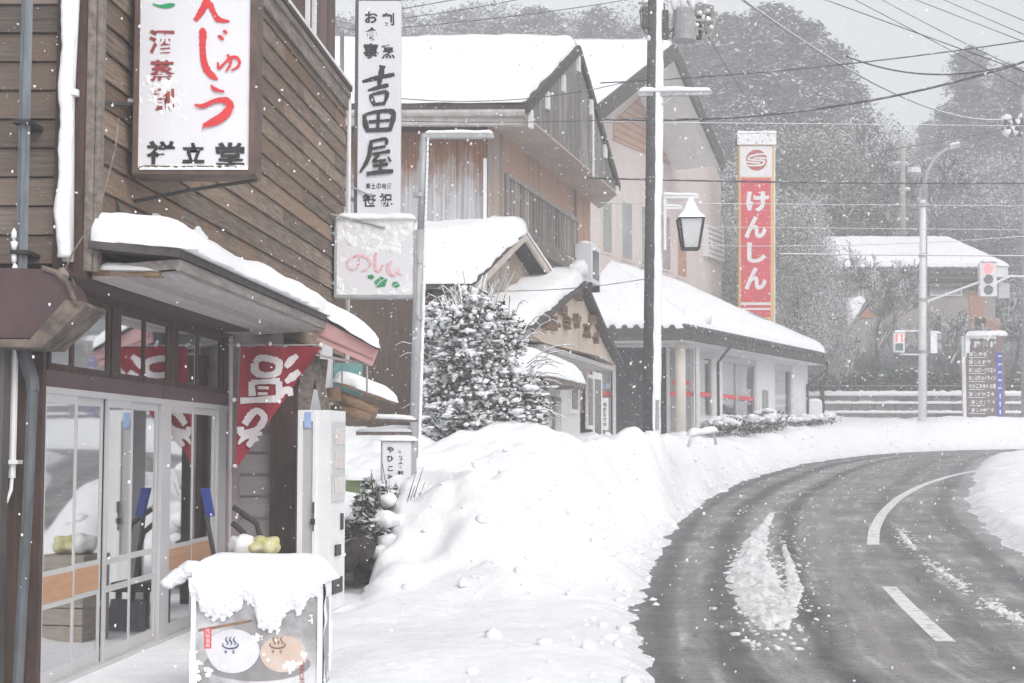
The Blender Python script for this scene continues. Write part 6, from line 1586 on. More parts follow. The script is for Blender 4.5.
mb.tube([at(698,3,YP), at(713,6,YP), at(715,20,YP), at(711,34,YP), at(702,38,YP)], .02, 6); mb.bar(at(694,20,YP), at(714,20,YP), .05, .05); mb.bar(at(640,8,YP), at(662,6,YP), .06, .06); OM('cutout_insulator', mb, CONC, up_)
mb = MB()
for (x, y, r) in ((700,13,.05),(708,19,.05),(697,25,.04),(711,27,.04),(704,2,.06),(656,36,.10),(650,38,.07),(646,1,.05)): mb.blob(at(x,y,YP-.05), r, 2, .3)
OM('snow_clump', mb, SNOW, up_, smooth=True)
mb = MB()
for pts in (((640,10),(641,25),(646,34)), ((662,30),(668,34),(676,27),(684,14)), ((660,36),(672,38),(682,20)), ((664,3),(666,20),(662,40))): mb.tube([at(*p,YP-.1) for p in pts], .012, 5)
OM('jumper_wire', mb, BLACK, up_)
mb = MB(); mb.box(at(642,14,YP).x, at(648,14,YP).x, YP-.1, YP+.1, at(645,28,YP).z, at(645,8,YP).z); mb.box(at(662,30,YP).x, at(668,30,YP).x, YP-.15, YP, at(665,40,YP).z, at(665,12,YP).z); mb.box(at(698,30,YP).x, at(703,30,YP).x, YP+.15, YP+.3, at(700,36,YP).z, at(700,10,YP).z); mb.box(at(707,30,YP).x, at(711,30,YP).x, YP+.15, YP+.3, at(709,32,YP).z, at(709,12,YP).z); OM('switch_box', mb, DARKPOLE, up_)
# hanging street lantern
lt = T('street_lantern', 'old fashioned four sided street lantern on a white bracket arm of the utility pole', 'lantern', at(690,250,YP-.1))
YT = YP-.15; c = at(690.5,215,YT)
def ring(py, hw): q = at(690.5,py,YT); h = hw/1500*YT; return [q+Vector((-h,-h,0)), q+Vector((h,-h,0)), q+Vector((h,h,0)), q+Vector((-h,h,0))]
mb = MB(); mb.hexa(ring(248,7)+ring(220,11.2)); O('glass', mb, MILK, lt)
mb = MB(); r0, r1 = ring(249,7.6), ring(219.5,12)
for k in range(4): mb.bar(r0[k], r1[k], .035, .035); mb.bar(r0[k], r0[(k+1)%4], .035, .035)
O('frame', mb, BLACK, lt)
mb = MB(); mb.hexa(ring(219.4,13.5)+ring(213,7.5)); mb.hexa(ring(212.9,7.2)+ring(203,3)); 
q = at(690.5,203,YT); mb.tube([q, q+Vector((0,0,.12))], [.05,.02], 8); hd = O('hood', mb, BLACK, lt)
mb = MB(); mb.hexa(ring(219,14)+ring(212,7.6)); mb.hexa(ring(211.9,7.6)+ring(202,3.4)); mb.blob(at(690.5,201,YT), .075, 2, .2); O('hood_snow', mb, SNOW, hd, smooth=False)
mb = MB(); mb.bar(at(664,197,YT), at(699,197,YT), .07, .06); mb.bar(at(664,208,YT), at(682,208,YT), .07, .05); mb.bar(at(665,250,YT), at(665,192,YT), .05, .05); mb.bar(at(662,196,YP), at(666,196,YT), .05, .05); mb.bar(at(690.5,198,YT), at(690.5,204,YT), .03,.03); ar = O('bracket_arm', mb, WHITE, lt)
mb = MB(); snow_line(mb, at(664,195.5,YT), at(699,195.5,YT), .12, .06, 16, 3); snow_line(mb, at(665,206.5,YT), at(682,206.5,YT), .10, .04, 12, 3); O('arm_snow', mb, SNOW, ar, smooth=True)

# ================================================================== red pylon sign
YK = 63.0
kn = T('pylon_sign', 'tall red and white pylon sign with four white letters standing behind the bank roof', 'sign', (at(757,320,YK).x, YK, 1.8))
def kx_(x, y): return at(x, y, YK)
a, e = kx_(741,317), kx_(771,317); a2, e2 = kx_(738.5,146), kx_(773,146)
def slab(x0, x1, y0, y1, o0, o1): 
    p = [kx_(x0,y1), kx_(x1,y1), kx_(x1,y0), kx_(x0,y0)]; return MB().prism([v+Vector((0,o0,0)) for v in p], (0,o1-o0,0))
O('body', slab(739,774,144,330,0,.42), YELLOW, kn)
mb = slab(776,777,300,310,0,.01)
O('side_panel', MB().prism([kx_(774.2,144)+Vector((0,.02,0)), kx_(774.2,330)+Vector((0,.02,0)), kx_(775.4,330)+Vector((0,.02,0)), kx_(775.4,144)+Vector((0,.02,0))], (0,.38,0)), OFFW, kn)
O('cap', slab(737,776,133,144,-.08,.5), DARKROOF, kn)
mb = MB(); q0, q1 = kx_(736.5,134), kx_(776.5,134); snow_sheet(mb, Vector((q0.x,YK-.12,q0.z)), Vector((q1.x,YK-.12,q1.z)), Vector((q1.x,YK+.54,q1.z)), Vector((q0.x,YK+.54,q0.z)), .14, 16, 8, (1,1,1,1), .15, .3, 3); stuck_snow(mb, lambda x, y: kx_(x,y)+Vector((0,-.085,0)), (0,-1,0), 737, 133, 776, 145, lambda x, y: .3+.9*nz(x, y, .35, 2), .8, .03); O('cap_snow', mb, SNOW, kn, smooth=True, fix=False)
O('white_panel', slab(740,772,146,177,-.02,-.001), WHITE, kn)
O('red_panel', slab(741,770.5,178.5,302,-.02,-.001), SIGNRED, kn)
mb = slab(741,770.5,302.5,305,-.02,-.001); m2 = slab(741,770.5,308,310,-.02,-.001); mb.add(m2.v, m2.f); OM('white_bar', mb, WHITE, kn)
mb = slab(741,770.5,305.2,307.8,-.02,-.001); m2 = slab(741,770.5,310.2,317,-.02,-.001); mb.add(m2.v, m2.f); OM('red_bar', mb, SIGNRED, kn)
fk = lambda d: (lambda cx, cy: kx_(730+cx/3.33, 120+cy/3.33)+Vector((0,-.024-d,0)))
mb = MB(); f = fk(.0)
glyph(mb, 'け', f, 54, 238, 130, 306, .045); glyph(mb, 'ん', f, 48, 320, 122, 394, .045); glyph(mb, 'し', f, 56, 408, 120, 476, .045); glyph(mb, 'ん', f, 48, 490, 122, 566, .045)
O('lettering', mb, WHITE, kn, fix=False)
f = fk(.0); mb = MB(); mb.add([f(88+35*math.cos(2*math.pi*k/40), 134+35*math.sin(2*math.pi*k/40)) for k in range(40)], [list(range(40))]); em = O('emblem', mb, LOGORED, kn, fix=False)
f = fk(.006); mb = MB(); brush(mb, ((126,116,4),(100,114,6),(70,120,6),(62,126,6),(66,132,6),(110,136,6),(114,142,6),(104,150,6),(76,152,6),(50,150,4)), f); brush(mb, ((54,139,5),(76,142,6),(100,143,5)), f); brush(mb, ((78,127,5),(100,126,6),(122,129,5)), f); O('emblem_line', mb, WHITE, em, fix=False)
mb = MB(); q = kx_(750,320); mb.box(q.x-.15, q.x+.15, YK+.06, YK+.36, 1.8, kx_(750,331).z); q = kx_(764,320); mb.box(q.x-.15, q.x+.15, YK+.06, YK+.36, 1.8, kx_(750,331).z); OM('post', mb, STEEL, kn)

# ================================================================== far side of the bend
YC = 62.5
lmp = T('street_lamp', 'tall pale street lamp with a curved arm on the far side of the bend', 'street lamp', (at(922,418,YC).x, YC, 2.4))
b0 = at(922,425,YC)
O('pole', MB().tube([b0, at(922.5,300,YC), at(923,200,YC)], [.17,.15,.12], 12), WHITE, lmp, smooth=True)
mb = MB(); 
for k in range(50): q = at(925.5+.3*mn.noise(Vector((k,0,0))), 418-k*4.4, YC-.05); mb.blob(q, .07, 1, .2, (.5,.5,2.4))
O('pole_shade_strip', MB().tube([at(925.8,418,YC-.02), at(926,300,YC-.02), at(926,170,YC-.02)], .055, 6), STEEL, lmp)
O('arm', MB().tube([at(923,200,YC), at(924,185,YC), at(928,170,YC), at(935,158,YC), at(945,150,YC), at(952,147,YC)], .085, 8), STEEL, lmp, smooth=True)
mb = MB(); mb.hexa([at(949,149,YC)+Vector((0,-.12,-.06)), at(959,146.5,YC)+Vector((0,-.12,-.06)), at(959,146.5,YC)+Vector((0,.12,-.06)), at(949,149,YC)+Vector((0,.12,-.06)), at(949,148,YC)+Vector((0,-.12,.1)), at(959,145.5,YC)+Vector((0,-.12,.1)), at(959,145.5,YC)+Vector((0,.12,.1)), at(949,148,YC)+Vector((0,.12,.1))]); hd = O('lamp_head', mb, STEEL, lmp)
mb = MB(); snow_line(mb, at(949,146.5,YC), at(959.5,143.8,YC), .26, .12, 10, 3); O('head_snow', mb, SNOW, hd, smooth=True)
mb = MB(); 
for y in (205, 255, 300, 352): q = at(923,y,YC); mb.tube([q-Vector((0,0,.06)), q+Vector((0,0,.06))], .2, 10)
OM('clamp', mb, STEEL, lmp)
# red traffic light on an arm
tl = T('traffic_light', 'upright three lamp traffic light showing red, on a long arm from the street lamp pole', 'traffic light', at(988.5,296,YC-.3))
q0, q1 = at(980.5,296,YC-.4), at(996.5,263,YC-.4); O('housing', MB().box(q0.x, q1.x, YC-.4, YC-.1, q0.z, q1.z), WHITE, tl)
def emis(name, c, s):
    m = bpy.data.materials.new(name); m.use_nodes = True; b = m.node_tree.nodes['Principled BSDF']; b.inputs['Base Color'].default_value = (*c, 1); b.inputs['Emission Color'].default_value = (*c, 1); b.inputs['Emission Strength'].default_value = s; return m
REDLIT = emis('red_lamp_lit', (1, .09, .10), 2.6)
LENS = M('dark_lens', (.17,.18,.19), (.13,.14,.15), .3, 5)
for y, mt, nm in ((268.5,REDLIT,'red_lamp'), (279.2,LENS,'lens'), (289.8,LENS,'lens')):
    q = at(988.5,y,YC-.42); L = O(nm, MB().tube([q, q+Vector((0,.03,0))], .20, 18), mt, tl)
    mb = MB(); mb.tube([q+Vector((.22*math.cos(R(a)),-.09,.22*math.sin(R(a)))) for a in range(10,171,16)], .02, 5); O('visor', mb, WHITE, L)
mb = MB(); snow_line(mb, at(980.5,262.6,YC-.25), at(996.5,262.6,YC-.25), .3, .14, 10, 3); O('snow_cap', mb, SNOW, tl, smooth=True)
mb = MB(); mb.tube([at(923,303,YC), at(950,293,YC-.1), at(982,281,YC-.2)], .05, 8); mb.tube([at(996,283,YC-.2), at(1010,276,YC-.2), at(1040,277,YC-.2)], .05, 8); O('arm', mb, WHITE, tl)
tb = T('signal_box', 'grey back turned signal heads just right of the red traffic light', 'traffic light', at(1003,298,YC))
q0, q1 = at(999,298,YC), at(1009,264,YC)
O('housing', MB().box(q0.x, q1.x, YC, YC+.3, q0.z, at(1003,283,YC).z), M('pale_grey_housing', (.55,.55,.57), (.46,.46,.48), .6, 4), tb); O('upper_housing', MB().box(at(997,275,YC).x, at(1008,275,YC).x, YC, YC+.3, at(1003,277,YC).z, at(1003,267,YC).z), WHITE, tb)
mb = MB(); snow_line(mb, at(996,266.8,YC+.1), at(1009,266.8,YC+.1), .3, .12, 8, 4); O('snow_cap', mb, SNOW, tb, smooth=True)
# pedestrian lights
pl_ = T('pedestrian_light', 'two lamp pedestrian light with a red standing figure left of the street lamp pole', 'pedestrian light', at(899,352,YC))
q0, q1 = at(894,352,YC-.3), at(904.5,333,YC-.3); O('housing', MB().box(q0.x, q1.x, YC-.3, YC-.05, q0.z, q1.z), WHITE, pl_)
a, e = at(895.5,341.5,YC-.31), at(903,334.5,YC-.31); rp = O('red_panel', MB().box(a.x, e.x, YC-.315, YC-.301, a.z, e.z), emis('red_panel_lit', (.85,.10,.09), 1.0), pl_)
mb = MB(); mb.blob(at(899.2,336,YC-.33), .04, 1, 0); mb.tube([at(899.2,337,YC-.33), at(899.2,339,YC-.33)], .05, 6); mb.tube([at(898.7,339,YC-.33), at(898.6,341.2,YC-.33)], .022, 5); mb.tube([at(899.7,339,YC-.33), at(899.8,341.2,YC-.33)], .022, 5); O('standing_figure', mb, emis('white_figure_lit', (1,.95,.9), 1.4), rp)
a, e = at(895.5,350.5,YC-.31), at(903,343.5,YC-.31); O('green_panel', MB().box(a.x, e.x, YC-.315, YC-.301, a.z, e.z), M('green_panel_off', (.12,.22,.22), (.10,.18,.18), .4, 4), pl_)
mb = MB()
for y0_, y1_ in ((331,331),(354.5,354.5)): mb.tube([at(899,y0_,YC-.15), at(922,y1_,YC)], .035, 6)
mb.tube([at(899,331,YC-.15), at(899,333,YC-.15)], .035, 6); mb.tube([at(901,352,YC-.15), at(904,354.5,YC-.15)], .035, 6); O('arm', mb, WHITE, pl_)
mb = MB(); snow_line(mb, at(893.5,332.8,YC-.17), at(905,332.8,YC-.17), .26, .1, 8, 3); O('snow_cap', mb, SNOW, pl_, smooth=True)
pl2 = T('pedestrian_light', 'snow plastered pedestrian light turned away, right of the street lamp pole', 'pedestrian light', at(935,353,YC))
q0, q1 = at(930.5,353,YC), at(936.5,333,YC); O('housing', MB().box(q0.x, q1.x, YC-.1, YC+.25, q0.z, q1.z), OFFW, pl2)
mb = MB()
for y in (337, 346): a = at(936.5,y+3,YC); e = at(941,y-3,YC); mb.box(a.x, e.x, YC-.05, YC+.2, a.z, e.z)
mb.tube([at(924,345,YC), at(931,345,YC)], .04, 6); O('visor', mb, CONC, pl2); mb = MB(); stuck_snow(mb, lambda x, y: at(x,y,YC-.105), (0,-1,0), 930.5, 333, 936.5, 353, lambda x, y: .5+.6*nz(x,y,.4), .6, .05); snow_line(mb, at(930,333,YC), at(941,334,YC), .25, .1, 8, 3); O('snow_cap', mb, SNOW, pl2, smooth=True, fix=False)
# guide board
YG = 64.5
gb = T('guide_board', 'large brown guide board of white place names with a blue arrow strip at its right', 'guide board', (at(985,415,YG).x, YG, 2.6))
q0, q1 = at(967,417,YG), at(1003.5,337,YG); q0.z = 2.6
O('panel', MB().box(q0.x, at(996.5,400,YG).x, YG, YG+.2, q0.z, q1.z), GUIDE, gb)
O('side_panel', MB().box(at(996.6,400,YG).x, q1.x, YG, YG+.2, q0.z, q1.z), M('guide_mauve', (.24,.16,.16), (.20,.135,.14), .6, 3), gb)
O('arrow_strip', MB().box(at(996.8,400,YG).x, at(1003,400,YG).x, YG-.02, YG-.001, q0.z+.1, at(1000,352.5,YG).z), GUIDEBLUE, gb)
fg = lambda x, y: at(950+x/6.5, 320+y/6.5, YG-.024)
mb = MB(); line_text(mb, '弥彦村', fg, 152, 136, 306, 180, .05)
for i, s in enumerate(('弥彦神社', '弥彦競輪場', '弥彦山ロープウェイ', '弥彦山スカイライン', 'やひこ温泉郷方面', '弥彦村商工会', '弥彦体育館', '弥彦小中学校')):
    y = 222+i*52; line_text(mb, s, fg, 122 if i < 6 else 138, y-14, 122+min(178, 24*len(s)+26), y+14, .045); mb.add([fg(122,y+20), fg(230,y+20), fg(230,y+24), fg(122,y+24)], [(0,1,2,3)])
O('lettering', mb, WHITE, gb, fix=False)
mb = MB()
for i, ch in enumerate('←←←←←↑↑↑'): y = 235+i*52; brush(mb, ((314,y,9),(338,y,9)) if i < 5 else ((326,y+14,9),(326,y-14,9)), fg); 
for i in range(8):
    y = 235+i*52
    pts = ((310,y),(322,y-9),(322,y+9)) if i < 5 else ((326,y-18),(317,y-6),(335,y-6)); mb.add([fg(*p) for p in pts], [(0,1,2)])
OM('arrow', mb, WHITE, gb, fix=False)
mb = MB(); snow_sheet(mb, at(965.5,337,YG-.1), at(1008,336,YG-.1), at(1008,336,YG+.35), at(965.5,337,YG+.35), .26, 20, 8, (1,1,1,1), .2, .35, 5); stuck_snow(mb, lambda x, y: fg(x,y)+Vector((0,-.003,0)), (0,-1,0), 98, 100, 300, 260, lambda x, y: max(.9-(x-98)/32, .8-(y-100)/22)+.5*nz(x,y,.03)-max(0,(y-205)/40), 5, .05); O('snow_cap', mb, SNOW, gb, smooth=True, fix=False)
mb = MB()
for x in (965.5,): mb.box(at(x,400,YG).x-.09, at(x,400,YG).x+.09, YG+.02, YG+.2, 2.0, q1.z+.05)
OM('post', mb, OFFW, gb)
# stone wall, hedge and rail along the far side
YW = 69.0
sw = T('stone_wall', 'low stone retaining wall with snow on its courses on the far side of the road', 'wall', (at(930,418,YW).x, YW, 2.3))
xA, xB = at(800,400,YW).x, at(1090,400,YW).x
zc = [at(900,y,YW).z for y in (424,412,402.5,394.5)]
mb = MB(); snw = MB(); random.seed(11)
for r_ in range(3):
    x = xA; rec = .0+.10*r_
    while x < xB:
        wd = random.uniform(.9,1.8); mb.box(x, x+wd-.05, YW+rec+random.uniform(0,.05), YW+1.2, zc[r_], zc[r_+1]-.06); x += wd
    snow_line(snw, Vector((xA,YW+rec+.06,zc[r_+1]-.06)), Vector((xB,YW+rec+.06,zc[r_+1]-.06)), .30, .13 if r_ < 2 else .24, 140, r_*3)
O('stone_course', mb, M('wall_stone', (.26,.26,.25), (.17,.17,.165), .9, 3, island=.2), sw); O('snow_ledge', snw, SNOW, sw, smooth=True)
mb = MB(); mb.tube([Vector((xA,YW+.5,zc[3]+.42)), Vector((xB,YW+.5,zc[3]+.42))], .014, 6)
x = xA
while x < xB: mb.tube([Vector((x,YW+.5,zc[3]-.05)), Vector((x,YW+.5,zc[3]+.42))], .014, 6); x += 2.2
O('rail', mb, STEEL, sw)
zh = zc[3]-.1
hedge_row('hedge', 'long clipped dark green hedge on top of the stone wall', [Vector((xA,YW+2.0,zh)), Vector((xB,YW+2.0,zh))], .8, 1.35, 15000, 9, HEDGE, .55)
# large house among the garden trees
YH = 86.0
hs_ = T('far_house', 'large house with a broad snowy roof and orange brown walls among trees behind the hedge', 'house', (at(910,330,YH).x, YH, hz_(at(910,330,YH).x, YH)))
zE_ = at(900,272,YH).z; zR = at(900,246,YH+5).z; xL, xR_ = at(806,270,YH).x, at(1013,270,YH).x; zG = 4.0
E0, E1 = Vector((xL,YH,zE_)), Vector((xR_,YH,zE_)); R0, R1 = Vector((xL+1.5,YH+5,zR)), Vector((xR_-2.2,YH+5,zR)); th = Vector((0,0,.2))
mb = MB(); mb.hexa([E0,E1,R1,R0,E0+th,E1+th,R1+th,R0+th]); 
for i in range(int((xR_-xL)/.45)): mb.tube([Vector((xL+i*.45,YH-.05,zE_+.12)), Vector((xL+i*.45,YH+.5,zE_+.3))], .13, 6)
rf = O('roof', mb, TILE, hs_)
mb = MB(); snow_sheet(mb, E0+th+Vector((0,.25,0)), E1+th+Vector((0,.25,0)), R1+th, R0+th, .6, 60, 16, (1,1,1,1), .9, .14, 3, ns=.5); O('roof_snow', mb, SNOWF, rf, smooth=True)
mb = MB(); mb.box(xL+.8, xR_-.8, YH+.9, YH+8, zG, zE_-.02); O('wall', mb, M('house_plaster', (.40,.36,.34), (.30,.27,.26), .85, .5), hs_)
mb = MB()
for (xa, xb, ya, yb) in ((893,912,277,300),(880,892,278,284),(800,880,305,318),(970,985,290,330),(975,1000,318,336)): a, e = at(xa,yb,YH+.85), at(xb,ya,YH+.85); mb.box(a.x, e.x, YH+.84, YH+.898, a.z, e.z)
OM('brick_panel', mb, BRICKO, hs_)
mb = MB(); mb.box(xL+.3, xR_-.3, YH+.3, YH+.9, at(900,281,YH).z, at(900,278,YH).z); mb.box(xL+.5, xR_-.5, YH+.5, YH+.9, at(900,287,YH).z, at(900,285.5,YH).z); OM('beam', mb, DKWOOD, hs_)
for (xa, xb, ya, yb) in ((835,853,283,302),(858,868,283,300),(930,962,281,296)):
    a, e = at(xa,yb,YH+.8), at(xb,ya,YH+.8); f = O('window_frame', MB().box(a.x, e.x, YH+.8, YH+.83, a.z, e.z), WHITE, hs_); O('pane', MB().box(a.x+.1, (a.x+e.x)/2-.05, YH+.78, YH+.799, a.z+.1, e.z-.1).box((a.x+e.x)/2+.05, e.x-.1, YH+.78, YH+.799, a.z+.1, e.z-.1), GGLASS, f)
YH2 = 80.0
lh = T('garden_outbuilding', 'low outbuilding with a slanting snowy roof left of the large far house', 'outbuilding', (at(830,345,YH2).x, YH2, 4.0))
a, e = at(792,352,YH2), at(862,318,YH2); 
pA, pB, pC, pD = at(790,349,YH2), at(838,349,YH2), at(866,303,YH2+4), at(818,310,YH2+4)
mb = MB(); th = Vector((0,0,.15)); mb.hexa([pA,pB,pC,pD,pA+th,pB+th,pC+th,pD+th]); rf = O('roof', mb, TILE, lh); mb = MB(); snow_sheet(mb, pA+th, pB+th, pC+th, pD+th, .45, 24, 14, (1,1,1,1), .6, .2, 8, ns=.6); O('roof_snow', mb, SNOWF, rf, smooth=True)
mb = MB(); mb.box(pA.x+.4, pB.x-.4, YH2+.5, YH2+3.6, 3.8, pA.z+.05); O('wall', mb, CREAM, lh); mb = MB(); mb.box(at(800,360,YH2).x, at(826,360,YH2).x, YH2+.45, YH2+.499, at(800,380,YH2).z, at(800,358,YH2).z); O('window', mb, GGLASS, lh)

# ================================================================== trees
def limb_mesh(mb, p, d, L, r, depth, spread, rnd, minr=.012):
    n = 4; pts = [p]; rs = [r]
    for i in range(n):
        d = (d+Vector((rnd.gauss(0,.13), rnd.gauss(0,.13), rnd.gauss(0.03,.08)))).normalized(); p = p+d*L/n; pts.append(p); rs.append(max(minr, r*(1-.42*(i+1)/n)))
    mb.tube(pts, rs, 5 if r > .05 else 3, cap=False)
    if depth <= 0: return
    for k in range(rnd.choice((2,3,3))+(1 if depth < 2 else 0)):
        i = rnd.randint(1, n); a = rnd.random()*6.283; s = spread*rnd.uniform(.6,1.25)
        x = d.orthogonal().normalized(); x.rotate(Matrix.Rotation(a, 3, d)); nd = (d*math.cos(s)+x*math.sin(s)); nd.z += .12; nd.normalize()
        limb_mesh(mb, pts[i], nd, L*rnd.uniform(.58,.82), rs[i]*.66, depth-1, spread, rnd, minr)
def bare_tree(px, pyb, pyt, Y, label, seed, lean=0, spread=.62, depth=5, group=None, z0=None, minr=.016, fork=3):
    b = at(px, pyb, Y); top = at(px, pyt, Y); H = (top.z-b.z); rnd = random.Random(seed)
    t = T('bare_tree', label, 'tree', b, group); tr = MB()
    base = b-Vector((0,0,.6)); d = Vector((lean, 0, 1)).normalized(); fk_ = base+d*(H*.28+.6)
    tr.tube([base, base.lerp(fk_,.5)+Vector((rnd.gauss(0,.06),0,0)), fk_], [H*.026, H*.022, H*.018], 7); O('trunk', tr, BARKD, t, smooth=True)
    cr = MB()
    for k in range(fork):
        a = rnd.random()*6.283; nd = Vector((math.cos(a)*.55+lean, math.sin(a)*.5, 1)).normalized(); limb_mesh(cr, fk_-d*.05*k, nd, H*.30, H*.014, depth, spread, rnd, minr)
    O('crown', cr, FROST, t, smooth=True); return t
# conifer and broadleaf prototypes of unit height, copied and scaled
def conifer_proto(name, label, cat, seed, n, wid, mat, group, ragged=.25, size=.021, blunt=.0):
    rnd = random.Random(seed); t = T(name, label, cat, (0,0,-500), group); mb = MB(); pts = []
    layers = 34
    clump = []
    for k in range(210):
        h = rnd.random()**.85*.9+.1; rad = wid*((1-h)*(1-blunt)+blunt*math.sqrt(max(0,1-h*h)))*(.75+ragged*rnd.uniform(-1,1.2))+.012; a = rnd.random()*6.283; q = rnd.random()**.45
        clump.append((math.cos(a)*rad*q, math.sin(a)*rad*q, h-.05*q, .026+.042*(1-h)+.016*rnd.random()))
    for k in range(n):
        c = rnd.choice(clump); d = Vector((rnd.gauss(0,1), rnd.gauss(0,1), rnd.gauss(0,.42)))*c[3]*.55
        pts.append((c[0]+d.x, c[1]+d.y, c[2]+d.z-.4*math.hypot(d.x,d.y)))
    st = random.getstate(); random.seed(seed)
    pts = [(p[0], p[1], p[2]-500) for p in pts]
    leaf_cloud(mb, pts, size, .55); random.setstate(st)
    O('crown', mb, mat, t, fix=False); O('trunk', MB().tube([(0,0,-500.04),(0,0,-499.6),(0,0,-499.1)], [.018,.012,.004], 6), BARKD, t); return t
def broad_proto(name, label, cat, seed, n, mat, group, size=.022, w_=.36):
    t = T(name, label, cat, (0,0,-500), group); st = random.getstate(); random.seed(seed)
    pts = shell_pts(n, (0,0,.60), (w_,w_,.42), None, .42, 26, seed); mb = MB(); leaf_cloud(mb, [p+Vector((0,0,-500)) for p in pts], size, .6); random.setstate(st)
    O('crown', mb, mat, t, fix=False); tr = MB(); tr.tube([(0,0,-500.05),(0,0,-499.75),(.02,0,-499.45)], [.024,.018,.01], 6)
    for a in range(5): tr.tube([(0,0,-499.72),(math.cos(a*1.26)*.14,math.sin(a*1.26)*.14,-499.45)], [.012,.005], 4)
    O('trunk', tr, BARKD, t); return t
PR = {
 'c0': conifer_proto('conifer', 'x', 'tree', 1, 52000, .20, CONIF, 'g', .25, .0068),
 'c1': conifer_proto('conifer', 'x', 'tree', 2, 56000, .26, CONIF, 'g', .4, .0068, .25),
 'c2': conifer_proto('conifer', 'x', 'tree', 3, 46000, .16, CONIF, 'g', .3, .0066, .1),
 'b0': broad_proto('broadleaf_tree', 'x', 'tree', 4, 62000, EVER, 'g', .0066),
 'b1': broad_proto('broadleaf_tree', 'x', 'tree', 5, 62000, EVER, 'g', .0066, .42),
 'm0': broad_proto('bamboo_clump', 'x', 'bamboo', 6, 52000, BAMB, 'g', .0066, .30),
}
used = set(); rt = random.Random(5)
def put(kind, px, pyt, Y, label, group, wide=1.0, zb=None):
    top = at(px, pyt, Y); z0 = hz_(top.x, Y)-.3 if zb is None else zb; H = max(3.0, top.z-z0)
    o = PR[kind] if kind not in used else copy_tree(PR[kind]); used.add(kind)
    o.location = (top.x, Y, z0); s = H/1.02; o.scale = (s*wide, s*wide, s); o.rotation_euler.z = rt.random()*6.28
    o['label'] = label; o['group'] = group; return o
G1, L1 = 'dense tall trees on the slope behind the red sign', 'tall dense grey green tree on the misty wooded slope behind the red pylon sign'
for px, py, Y, k, w_ in ((700,24,118,'c0',1.3),(728,-2,122,'c1',1.2),(752,18,114,'c0',1.35),(774,-12,120,'c1',1.25),(803,4,116,'c1',1.3),(828,30,112,'c0',1.3),(848,66,110,'c1',1.15),(861,108,107,'b1',.75),(815,74,106,'c1',1.2),(778,62,107,'c0',1.4),(744,84,105,'c1',1.3),(716,100,103,'b0',.85),(786,122,101,'b0',.8),(838,132,103,'b1',.8),(690,84,108,'c1',1.2),(706,160,97,'b1',.9),(745,150,98,'c1',1.2)):
    put(k, px, py, Y, L1, G1, w_)
G2, L2_ = 'bamboo clumps below the wooded slope', 'yellowish drooping bamboo clump showing beside and behind the red pylon sign'
for px, py, Y, w_ in ((800,112,96,.9),(822,128,96,.85),(843,150,97,.9)): put('m0', px, py, Y, L2_, G2, w_)
G3, L3_ = 'conifers on the right hand slope', 'pointed snow dusted conifer on the misty slope above the right end of the far house'
for px, py, Y, k, w_ in ((968,36,124,'c0',1.15),(950,92,122,'c0',1.1),(988,92,118,'c0',1.1),(1008,52,120,'c1',1.1),(1032,60,118,'c0',1.2),(1052,40,121,'c1',1.1),(958,128,108,'c1',1.0),(992,146,106,'b1',.9),(1018,128,106,'c1',1.1),(938,172,104,'b0',.8),(975,178,101,'b1',.8),(1012,190,100,'b0',.9),(1040,160,103,'b1',.9)):
    put(k, px, py, Y, L3_, G3, w_)
G4, L4_ = 'faint trees in the gap of the hills', 'faint pale tree almost lost in the snowy haze between the two wooded slopes'
for px, py, Y, k, w_ in ((872,128,165,'b0',1),(893,138,172,'c1',1.2),(912,132,168,'b1',1),(930,112,160,'c0',1.2),(884,168,130,'b1',1.),(905,182,126,'b0',1.),(926,170,128,'c1',1.1),(866,165,118,'b0',.9),(915,205,112,'b1',.9),(880,204,110,'b0',.9),(862,120,140,'c1',1.1)):
    put(k, px, py, Y, L4_, G4, w_)
G5, L5_ = 'conifers on the ridge behind the inn', 'grey conifer on the hazy ridge showing above the snowy roofs of the inn'
for i, px in enumerate(range(330, 672, 21)):
    put(('c1','c0','b1','c2','b0')[i % 5], px+rt.uniform(-6,6), (-2,10,4,-8,14,6,-4)[i % 7], 128+(i*7) % 13, L5_, G5, (1.25,1.15,.9,1.3,.85)[i % 5])
# snow laden evergreens beside the sign
for px, py, Y, k, w_, lab in ((794,182,66,'b1',.5,'dark evergreen loaded with snow right of the red pylon sign'), (820,228,69,'b0',.5,'smaller snowy evergreen between the pylon sign tree and the far house roof'), (722,196,68,'b0',.62,'snowy evergreen between the beige building and the red pylon sign')):
    put(k, px, py, Y, lab, 'snowy evergreens beside the pylon sign', w_, 2.2)
# garden shrubs and trees around the far house
for px, py, Y, k, w_, lab in ((862,345,76,'b0',1.6,'snow powdered round garden bush in front of the far house, left of the pedestrian light'), (886,312,77,'b1',.8,'loose snow powdered garden tree before the orange wall of the far house'), (948,318,76,'b0',1.1,'snow powdered garden tree right of the street lamp pole'), (1012,340,77,'b1',1.3,'snow powdered garden bush behind the guide board'), (825,322,72,'b1',1.0,'snow powdered garden tree behind the far corner of the bank'),(905,346,74.5,'b1',1.4,'grey snow powdered bush behind the pedestrian light with the red figure')):
    put(k, px, py, Y, lab, 'garden trees before the far house', w_, 3.9)
bare_tree(842, 372, 232, 70, 'spreading bare tree with snowy branches behind the end of the bank roof', 3, .12, .75, 6, minr=.022)
bare_tree(880, 385, 262, 73.5, 'bare snow lined tree left of the street lamp in front of the far house', 5, -.05, .6, 6, minr=.02)
bare_tree(955, 392, 292, 72.5, 'bare snow lined tree between the street lamp and the guide board', 8, -.1, .7, 6, minr=.02)
